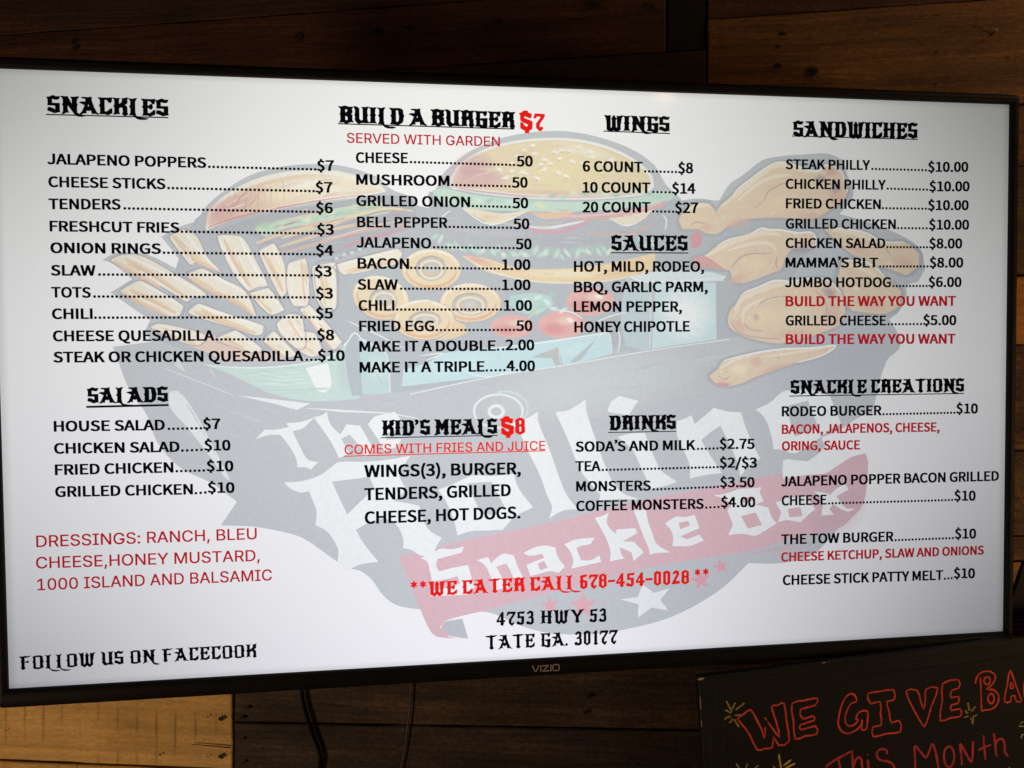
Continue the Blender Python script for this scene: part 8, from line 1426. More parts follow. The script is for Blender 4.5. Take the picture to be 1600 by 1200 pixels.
  ('P', (243, 246, 245), "-75.9,-199.3 -63.7,-196.3 -60.2,-203.5 -53.1,-196.8 -46.1,-193.5 -35.5,-195.7 -31.2,-208.3 -26,-219.1 -34,-226.7 -38.3,-215 -43.5,-204.2 -55,-207.3 -48.1,-219.9 -40.2,-230.9 -55.2,-232.8 -61.2,-217.6 -67.2,-205", []),
  ('P', (243, 246, 245), "-24.9,-193.5 -14.2,-188.6 -1.7,-186.1 10.8,-188.7 13.4,-199.5 21.4,-210.5 14.2,-217.3 5.2,-214.8 -7.3,-217.3 -17.1,-219.5 -21.4,-206.9 -10.7,-202.9 -1.8,-199.8 -3.5,-195.3 -17.8,-196.8", ["-9,-206 -1.8,-203.3 2.1,-211.1 -6.4,-213.2"]),
  ('P', (243, 246, 245), "20.7,-185.6 34.2,-180.7 55,-179.7 50.4,-186.7 39.6,-188.1 34.2,-190.5 39.5,-204.1 50.3,-204.6 60.3,-199.6 62.3,-207.2 46.7,-209.8 28.6,-213 30.8,-203.8 26.9,-192.9", []),
  ('P', (243, 246, 245), "55.1,-157.4 63.3,-155.9 71.5,-152.1 68.7,-162.4 72.3,-169.6 78.7,-176.2 80.5,-171.4 101.6,-170.7 103.8,-176.2 86.9,-185.1 99.7,-185.9 111.1,-198.1 99.6,-207.5 96.9,-197.5 83.5,-191.6 85.9,-200.7 89.5,-203.9 72.1,-206.9 73.1,-196.6 68.6,-182 63.2,-171.1", []),
  ('P', (243, 246, 245), "99.8,-150.9 113.6,-150.4 116.3,-164 120.9,-176.8 126.4,-189.7 142.2,-199.7 125.5,-199.6 118.1,-201.4 116.3,-192.9 110.8,-180.1 105.3,-165.4", []),
  ('P', (243, 246, 245), "135.8,-166.5 147.9,-159.7 159.1,-160.1 170.3,-158.3 175.9,-173.4 164.6,-177.5 153.4,-181.7 160.9,-185.6 175.9,-180.7 180.8,-187.6 164.6,-193 144.1,-192.5 145.2,-183.2 142.3,-174", ["151.6,-166.2 162.8,-164.8 165,-169.7 153.4,-174"]),
  ('P', (243, 246, 245), "192.8,-136.7 206.1,-135.3 223.1,-130.4 234.5,-130.2 248.9,-129.3 246.9,-135.6 252.1,-145 242.2,-148.7 257.5,-152.9 261.4,-163.6 267.6,-171.2 253.7,-179 242.2,-184.4 227,-181.7 209.8,-182.3 215.5,-171.2 211.7,-161.9 208.9,-154.2 213.6,-148.3 206.1,-141.7", ["224.7,-161.5 242.2,-157.8 250.3,-172.4 233.1,-175.9", "226.9,-140.5 238.4,-139 239.3,-144.6 226.9,-146.9"]),
  ('P', (243, 246, 245), "266.2,-147.3 282.5,-142.3 303.9,-141.1 308.8,-148.6 314.1,-156.2 304,-164.2 296.2,-170.8 278.7,-167.9 269.1,-170.3 273.3,-158.5", ["280.6,-155.1 296.1,-153.4 298.9,-164 283,-164.8"]),
  ('P', (243, 246, 245), "311.6,-135.8 327.3,-138.1 332.2,-140.5 341,-133 350.8,-128.6 355.2,-135.2 340,-142.2 350.9,-155.6 363.8,-157.8 352.9,-160.5 336.2,-151.4 331.3,-156.8 337.2,-163.5 321.5,-164.2 323.4,-152.8 323.4,-143.5", []),
 ],
}
BADGE = ["-16.3,-317.2 -14.5,-322.1 -13.6,-323.7 -12.6,-323.9 -11.6,-322.6 -9.8,-317.5", "-7.2,-317.4 -7.4,-323.9", "-5.4,-317.9 1.5,-317.8 -5.1,-323.8 2,-323.7", "4.2,-317.4 4,-324.1", "7.2,-317.5 12.1,-317.5 13.2,-318.3 13.2,-323.2 12.2,-324 7.2,-324 6.3,-323.2 6.3,-318.2 7.2,-317.5"]
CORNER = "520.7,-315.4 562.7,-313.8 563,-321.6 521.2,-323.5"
BOARD_ORIGIN = (168, -337.3, 17); BOARD_ANGLE = 0.0613
CHALK = [
 ('chalk_word', 'red', 0.002, ["43,-52.8 50.9,-48.4 59.5,-44.4 66.3,-57.9 71.2,-69.3 73.8,-79.1 75.4,-65.8", "75.2,-55.6 76.8,-57.2 77.3,-59.3", "78.6,-60.8 85,-71.1 91.8,-80.2 88.4,-60.7 84.2,-44 91.5,-43.6 99.3,-41.8 100.9,-62.4 102.8,-86.4 90.2,-89.5 84.6,-78.5 82.4,-91.1 73.4,-91 64.3,-91.1 56.4,-72.7 50.1,-62.5 43,-52.8", "108.6,-43.7 124,-42 138.9,-41.2 136.3,-49.3 118.5,-51.7 120.6,-62.9 132.8,-61.1 133.9,-66.7 117.4,-69.3 118.5,-75.5 135.2,-73 136.5,-82.7 123,-83 110.2,-84.7 109.3,-63.5 108.6,-43.7"]),
 ('chalk_word', 'red', 0.002, ["186.7,-51.2 185.2,-44.4 180.9,-41.3 175.4,-43.2 170.4,-49.1 165.7,-60.2 162.8,-72.9 165.8,-82.5 173.7,-86.9 183.5,-84.8 190.7,-79.2 192.4,-72.9 190.9,-84.5 196.7,-84.7 198.6,-75 199.7,-64.6 192.9,-63 186.7,-66.1 184.7,-71.9 187.5,-72.2 183.9,-77 176.1,-78.6 171.3,-72.7 173.8,-61.3 179.8,-52.9 186.7,-51.2", "200.9,-43.8 216.1,-43.1 232.7,-43.3 232.6,-55.1 223.7,-55.9 225.8,-68 227.9,-81.4 237.7,-80.1 238.9,-93.4 221.7,-93.3 205,-94.7 205,-83.2 215.3,-82.4 215.2,-69.2 215.4,-54.8 203.8,-56 200.9,-43.8", "247.8,-47 261.8,-47.5 265.3,-59.8 269,-70.9 271.5,-59.3 273,-47.6 287.9,-48.1 278.9,-68.2 270.9,-88.4 266.6,-89.1 256.4,-69.3 247.8,-47", "294.3,-43.6 314.3,-41.5 314.3,-51.4 305.2,-52.9 303.9,-61.5 313.3,-61.1 312.3,-69.2 304.3,-70.1 303.4,-76.6 314.8,-76.2 314.9,-84.8 302.1,-85.3 288.7,-86.7 292.7,-63.3 294.3,-43.6"]),
 ('chalk_word', 'red', 0.002, ["335.3,-48.4 337.6,-41.8 342.4,-37 348.8,-35.7 355.9,-37.1 360.6,-41.1 360.9,-46.5 357.2,-52.2 349.2,-57.1 357.7,-58.7 363.8,-64.8 364.3,-72.4 359.6,-79.3 352.3,-82.1 345.1,-81.5 341.9,-81.6 342.1,-61.5 342.2,-41.5", "354.5,-47.6 354,-49.5 352.9,-50.9 351.2,-51.6 349.4,-51.4 347.9,-50.3 346.8,-48.6 346.5,-46.6 347,-44.7 348.2,-43.3 349.9,-42.6 351.6,-42.8 353.2,-43.9 354.2,-45.6 354.5,-47.6", "358.6,-69.5 358.1,-72 356.9,-73.9 355.2,-74.8 353.5,-74.6 351.9,-73.3 350.9,-71.1 350.6,-68.5 351.2,-66 352.4,-64.1 354,-63.2 355.8,-63.4 357.4,-64.7 358.4,-66.9 358.6,-69.5", "371.4,-74.6 376.1,-55.1 380.9,-38.2 386.7,-56.4 393.6,-76.1 387.2,-76.6 385.2,-69.7 380.3,-69.6 379.4,-75.6 371.4,-74.6", "381.1,-52.5 384,-59.3 380.2,-59.9 381.1,-52.5", "398.8,-76.8 396.6,-63 400.7,-50.1 409,-45.7 414.7,-49.1", "420.8,-44.4 422.2,-77"]),
 ('chalk_word', 'pink', 0.0027, ["144.5,-122.3 159.9,-114.4 178.9,-107.8", "160.4,-115.8 162.2,-122.6 163.9,-141.2", "178.1,-107.7 177.8,-127.4 178.2,-140.6", "178.4,-127.5 182.1,-118.8 186.7,-116.8 189.1,-122.4 189.1,-142.1", "196.6,-120.8 197,-130 196.9,-140.6", "195.8,-115.6 197.3,-114.5", "220.9,-117.5 220.1,-112.6 214.6,-110.5 208.9,-113.2 208.6,-119.8 213.1,-123.8 222.6,-127 227.9,-132.2 229,-138.4 224.5,-144.5 216.1,-144.6"]),
 ('chalk_word', 'pink', 0.0027, ["254.3,-151.3 255,-132.8 255.5,-112.9 262.1,-120.4 268.8,-128 273.4,-120.6 278,-113.3 282,-128.5 285.3,-153", "304.3,-132 303.4,-137.2 301.3,-141.3 298.6,-143.3 295.7,-142.9 293.2,-140.1 291.7,-135.6 291.3,-130.3 292.2,-125 294.2,-121 296.9,-119 299.8,-119.4 302.3,-122.1 303.9,-126.6 304.3,-132", "313.7,-143.5 313.2,-130 312.7,-117.9 319.7,-130.9 325.8,-141.1 328.1,-129.4 329.1,-116.1", "342.8,-111.2 342.9,-126 343.9,-140.9", "335.1,-128.2 342.9,-126 351.9,-124", "356.1,-110.3 357.4,-125.3 358.1,-138.8", "357.7,-124 362,-119.1 367.2,-119.8 369.2,-125.5 369.3,-135 373.1,-140.9"]),
 ('chalk_star', 'olive', 0.0022, ["31.3,-30.5 34,-36.2 37.4,-43.6", "42.1,-33.9 40,-37.2 38.2,-40.8", "53,-35.9 47.3,-39 41.6,-42.5", "28.6,-40.2 36.6,-45.3", "48.1,-48.8 40.5,-48.6", "27.3,-51.2 31.5,-49.3 35.7,-49.2", "33.2,-56.2 36,-54.6 37.2,-51.4", "44.5,-62.4 41.4,-56.6 38.9,-52.3"]),
 ('chalk_star', 'olive', 0.0022, ["324.8,-69.8 325.6,-74.8 326.6,-79.9", "334.6,-75.3 328.7,-81.5", "321.4,-78.2 322,-80.7 324.5,-82.7", "318.7,-87.5 324.8,-85.5", "336.4,-86.3 329.9,-87.3", "327.7,-87.7 329.5,-96.4", "331,-87.4 329.8,-96.4"]),
 ('chalk_star', 'yellow', 0.002, ["89.6,-99.6 90.2,-107.1 91.7,-116.9", "104,-108.3 94.4,-113.8", "108.6,-113 95.6,-117.4", "81.9,-112.1 85.1,-116.6", "91.7,-117.5 86.9,-123", "94.2,-117.9 103.8,-122.6"]),
 ('chalk_star', 'yellow', 0.002, ["374,-153.4 375,-156.8"]),
 ('chalk_star', 'white', 0.0016, ["38.6,-103.4 42,-109.3", "51.9,-105.3 49.7,-110.4", "64.6,-109.7 59.5,-112.4"]),
 ('chalk_star', 'white', 0.0016, ["394.7,-101.8 391.1,-104.1", "388.7,-106.5 391.7,-107 394.7,-107.7", "391.3,-121.4 392.1,-118 394.6,-117.3"]),
]
PLANKS = [
 ('dark', "-1710.4,629.6 210.1,680.4 210.1,539.9 -1710.4,482"),
 ('red', "-1710.4,482 210.1,539.9 210.1,450.1 -1710.4,394"),
 ('black', "211.8,636.7 263,637.7 263,451.8 211.8,450.2"),
 ('dark2', "-1710.4,394 263,451.7 263,316.7 -1710.4,246.6"),
 ('red', "264.7,647.3 1346.7,678.9 1346.7,527.4 264.7,492.8"),
 ('brown', "264.7,492.8 1346.7,527.4 1346.7,385.1 264.7,355.5"),
 ('brown2', "264.7,355.5 1346.7,385.1 1346.7,304.9 264.7,273.7"),
 ('brown3', "264.7,273.7 1346.7,304.9 1346.7,159.2 264.7,132.2"),
 ('orange', "264.7,132.2 1346.7,159.2 1346.7,62.4 264.7,44.3"),
 ('rough', "264.7,44.3 1346.7,62.4 1346.7,-74.3 264.7,-95.9"),
 ('rough2', "264.7,-95.9 1346.7,-74.3 1346.7,-186.5 264.7,-206.7"),
 ('rough2', "264.7,-206.7 1346.7,-186.5 1346.7,-218.7 264.7,-239.6"),
 ('dark3', "670,-231.7 1346.7,-218.7 1346.7,-298.7 264.7,-320.1 264.7,-298.4 653.2,-284.8"),
 ('tan', "264.7,-240.4 669.6,-232.6 652.4,-284 264.7,-297.5"),
 ('red', "593.1,-313.6 1346.7,-298.7 1346.7,-402.6 593.1,-429.4"),
 ('dark3', "593.1,-431.1 1346.7,-404.2 1346.7,-552.6 593.1,-589.4"),
 ('red', "264.7,-320.1 591.5,-313.6 591.5,-367.1 264.7,-377.1"),
 ('brown2', "-1710.4,246.6 263,316.7 263,172.7 -1710.4,109.8"),
 ('dark2', "-1710.4,109.8 263,172.7 263,28.6 -1710.4,-27.1"),
 ('brown', "-1710.4,-27.1 263,28.6 263,-115.4 -1710.4,-163.9"),
 ('red', "-1710.4,-163.9 263,-115.4 263,-259.5 -1710.4,-300.8"),
 ('dark2', "-1710.4,-300.8 263,-259.5 263,-377.1 -1710.4,-437.1"),
 ('gold', "-1710.4,-438.1 -400.5,-398.2 -400.5,-550 -1710.4,-550.7"),
 ('gold', "-1710.4,-550.7 -400.5,-550 -400.5,-665.2 -1710.4,-731.9"),
 ('umber', "-398.2,-398.2 591.5,-368 591.5,-462.6 -398.2,-482.5"),
 ('umber2', "-398.2,-482.5 591.5,-462.6 591.5,-560 -398.2,-605.9"),
 ('dark3', "-398.2,-607.7 591.5,-561.7 591.5,-673.7 -398.2,-728.9"),
 ('dark', "-1710.4,-733.9 -399.6,-667 -399.6,-783.6 -1710.4,-862.2"),
]
KNOTS = [(-635.8, 495.4, 4.2), (-633.9, 486, 4.2), (-302.2, 490.2, 6), (-188, 493.9, 6.8), (-143.4, 496.7, 5.1), (-17.8, 499.8, 5.1), (113.3, 517.4, 7.6), (190.3, 511.6, 6), (363.3, 468.5, 4.2), (357.5, 451.5, 3), (357.5, 426.6, 4.2), (560.8, 484.6, 1.7), (561.7, 437.3, 1.7), (560, 394.3, 1.9), (650.1, 425.7, 1.9), (-414.7, -476.2, 4.2), (-434.6, -474.2, 1.4), (-414.7, -530, 4.2), (-434.6, -530.8, 1.4), (-505.1, -530.9, 1.7), (-740.3, -504.9, 1.4), (-383.6, -504.2, 2.7), (-377, -460.3, 3.4), (-384.5, -474.2, 3.8), (-366.7, -499, 1.7), (105.5, -427.5, 3.8), (101.1, -448.7, 3.4), (133.3, -428.3, 1.7), (123.8, -417.2, 1.7), (401.7, 416.5, 7.6), (-381.7, -536.9, 2.7)]
CRACKS = ["-458.3,-514.4 -430.8,-515.1 -400.5,-516.7"]
CABLE_THICK = "-299.4,-379.8 -296.7,-415.8 -295.7,-438.4 -291.1,-459 -281.8,-487.6 -272.6,-511.6 -269.3,-525 -269.8,-532.3 -273.5,-555 -279,-595.8"
CABLE_THIN = "-139.8,-375.1 -140.7,-410.8 -142.5,-446.6 -146.2,-482.5 -150.7,-514 -156.1,-541 -163.4,-590.5"
NAIL = (630.9, 457.4)
TV_AXES = [[0.992145, -0.008801, 0.124781], [0.12444, -0.032137, -0.991706], [0.012739, 0.999445, -0.03079]]; TV_CENTRE = [0.03518, 0.8398, 1.60857]
WALL_AXES = [[0.996493, 0.0, -0.083678], [-0.083678, 0.0, -0.996493], [0.0, 1.0, 0.0]]; WALL_ORIGIN = [0.0, 1.06, 1.6]


def pts(s):
    return [tuple(float(v) * 0.001 for v in q.split(',')) for q in s.split()]


def raw(s):
    return [tuple(float(v) for v in q.split(',')) for q in s.split()]


def lin(c):
    return tuple((v / 255 / 12.92 if v <= 10.3 else ((v / 255 + .055) / 1.055) ** 2.4) for v in c[:3])


# ------------------------------------------------------------------ node helpers
class NT:
    def __init__(self, name):
        self.m = bpy.data.materials.new(name); self.m.use_nodes = True
        self.t = self.m.node_tree; self.t.nodes.clear()
        self.out = self.t.nodes.new('ShaderNodeOutputMaterial')

    def n(self, kind, **kw):
        nd = self.t.nodes.new('ShaderNode' + kind)
        for k, v in kw.items():
            if k in nd.inputs.keys() if isinstance(k, str) else False: nd.inputs[k].default_value = v
            else: setattr(nd, k, v)
        return nd

    def l(self, a, b): self.t.links.new(a, b)

    def put(self, sock, v):
        if isinstance(v, bpy.types.NodeSocket): self.l(v, sock)
        else: sock.default_value = v

    def math(self, op, a, b=0.0, c=None):
        nd = self.t.nodes.new('ShaderNodeMath'); nd.operation = op
        self.put(nd.inputs[0], a); self.put(nd.inputs[1], b)
        if c is not None: self.put(nd.inputs[2], c)
        return nd.outputs[0]

    def mix(self, fac, a, b, mode='MIX'):
        nd = self.t.nodes.new('ShaderNodeMix'); nd.data_type = 'RGBA'; nd.blend_type = mode
        self.put(nd.inputs[0], fac); self.put(nd.inputs[6], a); self.put(nd.inputs[7], b)
        return nd.outputs[2]

    def ramp(self, fac, stops):
        nd = self.t.nodes.new('ShaderNodeValToRGB'); self.put(nd.inputs[0], fac)
        e = nd.color_ramp.elements
        while len(e) < len(stops): e.new(.5)
        for x, (p, c) in zip(e, stops): x.position = p; x.color = c if len(c) == 4 else (*c, 1)
        return nd.outputs[0]

    def noise(self, vec, scale, detail=3, rough=.5, dist=0):
        nd = self.t.nodes.new('ShaderNodeTexNoise'); self.put(nd.inputs['Vector'], vec)
        nd.inputs['Scale'].default_value = scale; nd.inputs['Detail'].default_value = detail
        nd.inputs['Roughness'].default_value = rough; nd.inputs['Distortion'].default_value = dist
        return nd.outputs[0]

    def mapping(self, vec, scale=(1, 1, 1), loc=(0, 0, 0)):
        nd = self.t.nodes.new('ShaderNodeMapping'); self.put(nd.inputs[0], vec)
        nd.inputs['Scale'].default_value = scale; nd.inputs['Location'].default_value = loc
        return nd.outputs[0]


def principled(name, colour, rough=.5, spec=.5, noise_amp=0, noise_scale=60, bump=0, bump_scale=400):
    k = NT(name); b = k.n('BsdfPrincipled'); k.l(b.outputs[0], k.out.inputs[0])
    tc = k.n('TexCoord').outputs['Object']
    if noise_amp:
        nz = k.noise(tc, noise_scale, 5, .65)
        k.l(k.mix(nz, tuple(c * (1 - noise_amp) for c in colour) + (1,), tuple(c * (1 + noise_amp) for c in colour) + (1,)), b.inputs['Base Color'])
        k.l(k.math('MULTIPLY_ADD', nz, .25, rough - .12), b.inputs['Roughness'])
    else:
        b.inputs['Base Color'].default_value = (*colour, 1); b.inputs['Roughness'].default_value = rough
    b.inputs['Specular IOR Level'].default_value = spec
    if bump:
        bp = k.n('Bump'); bp.inputs['Strength'].default_value = bump; bp.inputs['Distance'].default_value = .0005
        k.l(k.noise(tc, bump_scale, 4, .6), bp.inputs['Height']); k.l(bp.outputs[0], b.inputs['Normal'])
    return k.m


def screen_material(name, picture, sampling):
    """What the LCD gives off: each sheet's own colour times a lens and viewing-angle fall-off painted in by position."""
    k = NT(name)
    tc = k.n('TexCoord').outputs['Object']
    sx = k.n('SeparateXYZ'); k.l(tc, sx.inputs[0]); u, v = sx.outputs[0], sx.outputs[1]
    uu = k.math('MULTIPLY', u, u); vv = k.math('MULTIPLY', v, v)
    ex = k.math('ADD', k.math('MULTIPLY_ADD', u, -.519, -.045), k.math('MULTIPLY', uu, -1.891))
    ex = k.math('ADD', ex, k.math('MULTIPLY', vv, -.72))
    ex = k.math('ADD', ex, k.math('MULTIPLY', k.math('MULTIPLY', uu, vv), -19.97))
    ex = k.math('ADD', ex, k.math('MULTIPLY', k.math('MULTIPLY', uu, u), .256))
    core = k.math('EXPONENT', k.math('MULTIPLY', ex, .90))  # vignette and off-axis darkening towards the corners, put into the emission strength

    def edge(coord, half, depth, low):
        d = k.math('SUBTRACT', half, k.math('ABSOLUTE', coord))
        s = k.n('MapRange'); s.interpolation_type = 'SMOOTHSTEP'; k.l(d, s.inputs[0])
        s.inputs[1].default_value = 0; s.inputs[2].default_value = depth; s.inputs[3].default_value = low; s.inputs[4].default_value = 1
        return s.outputs[0]
    e = k.math('MULTIPLY', edge(u, .5535, .010, .80), edge(v, .3113, .007, .82))
    band = k.noise(k.mapping(tc, (3.2, 2.2, 1)), 1.0, 2, .4)
    lum = k.math('MULTIPLY', k.math('MULTIPLY', core, e), k.math('MULTIPLY_ADD', band, .08, .96))
    grain = k.noise(k.mapping(tc, (1, .55, 1)), 900, 1, .5)
    lum = k.math('MULTIPLY', lum, k.math('MULTIPLY_ADD', grain, .06, .97))
    hue = k.n('MapRange'); k.l(v, hue.inputs[0]); hue.inputs[1].default_value = -.31; hue.inputs[2].default_value = .31
    tint = k.mix(hue.outputs[0], (.985, .985, 1.045, 1), (1.0, 1.0, .965, 1))
    at = k.n('Attribute'); at.attribute_name = 'Col'
    col = at.outputs['Color']
    if picture:
        nz = k.noise(tc, 190, 4, .6); nz2 = k.noise(k.mapping(tc, (1, .35, 1)), 520, 2, .5)
        f = k.math('ADD', k.math('MULTIPLY_ADD', nz, .13, .935), k.math('MULTIPLY_ADD', nz2, .09, -.045))
        col = k.mix(1.0, col, f, 'MULTIPLY')
    col = k.mix(1.0, col, tint, 'MULTIPLY')
    em = k.n('Emission'); k.l(col, em.inputs[0]); k.l(lum, em.inputs[1])
    if picture:
        tr = k.n('BsdfTransparent'); mx = k.n('MixShader'); k.l(at.outputs['Alpha'], mx.inputs[0])
        k.l(tr.outputs[0], mx.inputs[1]); k.l(em.outputs[0], mx.inputs[2]); k.l(mx.outputs[0], k.out.inputs[0])
    else:
        gl = k.n('BsdfGlossy'); gl.inputs['Roughness'].default_value = .09; gl.inputs['Color'].default_value = (.004, .004, .004, 1)
        ad = k.n('AddShader'); k.l(em.outputs[0], ad.inputs[0]); k.l(gl.outputs[0], ad.inputs[1]); k.l(ad.outputs[0], k.out.inputs[0])
    k.m.cycles.emission_sampling = sampling
    return k.m


M_PANEL = screen_material("lcd_panel", False, 'FRONT')
M_TYPE = screen_material("lcd_lettering", False, 'NONE')
M_PIC = screen_material("lcd_picture", True, 'NONE')
M_BEZEL = principled("black_plastic", (.006, .005, .004), .55, .07, .25, 25, .12, 900)
M_SHELL = principled("matt_plastic", (.008, .008, .008), .6, .3)
M_BADGE = principled("badge_metal", (.27, .215, .19), .4, .5)
M_REFLECTION = principled("reflection_grey", (.045, .055, .062), .35, .5, .3, 90)
M_STEEL = principled("mount_steel", (.02, .02, .02), .45, .5)
M_CABLE = principled("cable_rubber", (.0018, .0018, .0018), .65, .06)
M_WIRE = principled("brown_wire", (.034, .017, .011), .4, .4)
M_NAIL = principled("nail_steel", (.22, .18, .15), .4, .5, .3, 200)
M_NAIL.node_tree.nodes['Principled BSDF'].inputs['Metallic'].default_value = .8


def wood_material():
    k = NT("pallet_wood"); b = k.n('BsdfPrincipled'); k.l(b.outputs[0], k.out.inputs[0])
    uv = k.n('UVMap'); uv.uv_map = 'grain'
    at = k.n('Attribute'); at.attribute_name = 'Col'
    warp = k.noise(k.mapping(uv.outputs[0], (2.2, 9, 1)), 1.0, 3, .5)
    wv = k.n('VectorMath'); wv.operation = 'ADD'; k.l(uv.outputs[0], wv.inputs[0])
    cx = k.n('CombineXYZ'); k.l(k.math('MULTIPLY', warp, .035), cx.inputs[1]); k.l(cx.outputs[0], wv.inputs[1])
    grain = k.noise(k.mapping(wv.outputs[0], (7, 210, 1)), 1.0, 6, .62)
    fine = k.noise(k.mapping(wv.outputs[0], (40, 700, 1)), 1.0, 3, .6)
    rings = k.noise(k.mapping(wv.outputs[0], (1.6, 38, 1)), 1.0, 3, .55, .6)
    patch = k.noise(k.mapping(uv.outputs[0], (5, 12, 1)), 1.0, 4, .6)
    fuzz = k.noise(k.mapping(uv.outputs[0], (120, 230, 1)), 1.0, 5, .72)
    saw = k.n('TexWave'); k.l(k.mapping(uv.outputs[0], (1, .012, 1)), saw.inputs[0]); saw.inputs['Scale'].default_value = 11; saw.inputs['Distortion'].default_value = 2.2; saw.inputs['Detail'].default_value = 3
    f = k.math('ADD', k.math('MULTIPLY_ADD', grain, 1.0, -.5), k.math('MULTIPLY_ADD', rings, 1.1, -.55))
    f = k.math('ADD', f, k.math('MULTIPLY_ADD', patch, 1.3, -.65))
    f = k.math('ADD', f, k.math('MULTIPLY_ADD', fine, .5, -.25))
    f = k.math('ADD', f, k.math('MULTIPLY_ADD', fuzz, 1.2, -.6))
    pale = k.n('MapRange'); k.l(at.outputs['Fac'], pale.inputs[0]); pale.inputs[1].default_value = .06; pale.inputs[2].default_value = .25; pale.inputs[3].default_value = -.12; pale.inputs[4].default_value = -.7; pale = pale.outputs[0]
    gate = k.n('MapRange'); k.l(k.noise(k.mapping(uv.outputs[0], (9, 14, 1)), 1.0, 3, .6), gate.inputs[0]); gate.inputs[1].default_value = .48; gate.inputs[2].default_value = .66
    cut = k.math('MULTIPLY', k.math('MULTIPLY', k.math('POWER', saw.outputs[1], 22), gate.outputs[0]), pale)
    f = k.math('ADD', f, cut)
    gain = k.math('POWER', 2.0, k.math('MULTIPLY', k.math('MULTIPLY', f, 1.9), at.outputs['Alpha']))
    col = k.mix(1.0, at.outputs['Color'], gain, 'MULTIPLY')
    k.l(col, b.inputs['Base Color'])
    b.inputs['Roughness'].default_value = .72; b.inputs['Specular IOR Level'].default_value = .25
    h = k.math('ADD', k.math('MULTIPLY', grain, .6), k.math('MULTIPLY', fuzz, .55))
    h = k.math('ADD', h, k.math('MULTIPLY', rings, .6))
    bp = k.n('Bump'); bp.inputs['Strength'].default_value = 1.0; bp.inputs['Distance'].default_value = .0028
    k.l(h, bp.inputs['Height']); k.l(bp.outputs[0], b.inputs['Normal'])
    return k.m


def board_material(name, base, streak, streak_scale, rough=.6, spec=.3):
    k = NT(name); b = k.n('BsdfPrincipled'); k.l(b.outputs[0], k.out.inputs[0])
    uv = k.n('UVMap'); uv.uv_map = 'grain'
    s = k.noise(k.mapping(uv.outputs[0], streak_scale), 1.0, 5, .65, .3)
    smear = k.noise(k.mapping(uv.outputs[0], (6, 9, 1)), 1.0, 4, .6)
    m = k.n('MapRange'); k.l(s, m.inputs[0]); m.inputs[1].default_value = .52; m.inputs[2].default_value = .78
    c = k.mix(k.math('MULTIPLY', m.outputs[0], k.math('MULTIPLY_ADD', smear, 1.2, -.15)), (*base, 1), (*streak, 1))
    c = k.mix(k.math('MULTIPLY', smear, .5), c, tuple(v * 1.9 for v in base) + (1,))
    k.l(c, b.inputs['Base Color']); b.inputs['Roughness'].default_value = rough; b.inputs['Specular IOR Level'].default_value = spec
    bp = k.n('Bump'); bp.inputs['Strength'].default_value = .5; bp.inputs['Distance'].default_value = .0006
    k.l(s, bp.inputs['Height']); k.l(bp.outputs[0], b.inputs['Normal'])
    return k.m


def chalk_material(name, colour):
    k = NT(name); b = k.n('BsdfPrincipled'); k.l(b.outputs[0], k.out.inputs[0])
    tc = k.n('TexCoord').outputs['Object']
    nz = k.noise(tc, 420, 4, .7); big = k.noise(tc, 60, 2, .5)
    f = k.math('MULTIPLY_ADD', big, 1.0, .42)
    c = k.mix(k.math('MULTIPLY', nz, .7), tuple(colour) + (1,), tuple(v * .35 for v in colour) + (1,))
    k.l(k.mix(1.0, c, f, 'MULTIPLY'), b.inputs['Base Color']); b.inputs['Roughness'].default_value = .85; b.inputs['Specular IOR Level'].default_value = .15
    return k.m


M_WOOD = wood_material()
M_BOARD = board_material("blackboard_paint", (.0075, .0068, .006), (.015, .0135, .012), (6, 30, 1), .7, .12)
M_FRAME = board_material("black_brushed_wood", (.0055, .005, .0045), (.050, .044, .036), (9, 330, 1), .55, .12)
M_CHIP = principled("bare_wood", (.30, .20, .09), .8, .2, .4, 300)
M_CHALK = {'red': chalk_material("orange_red_chalk", (.92, .085, .045)), 'pink': chalk_material("pink_red_chalk", (.62, .055, .075)),
           'olive': chalk_material("olive_chalk", (.36, .25, .06)), 'yellow': chalk_material("yellow_chalk", (.75, .50, .05)), 'white': chalk_material("white_chalk", (.55, .55, .38))}


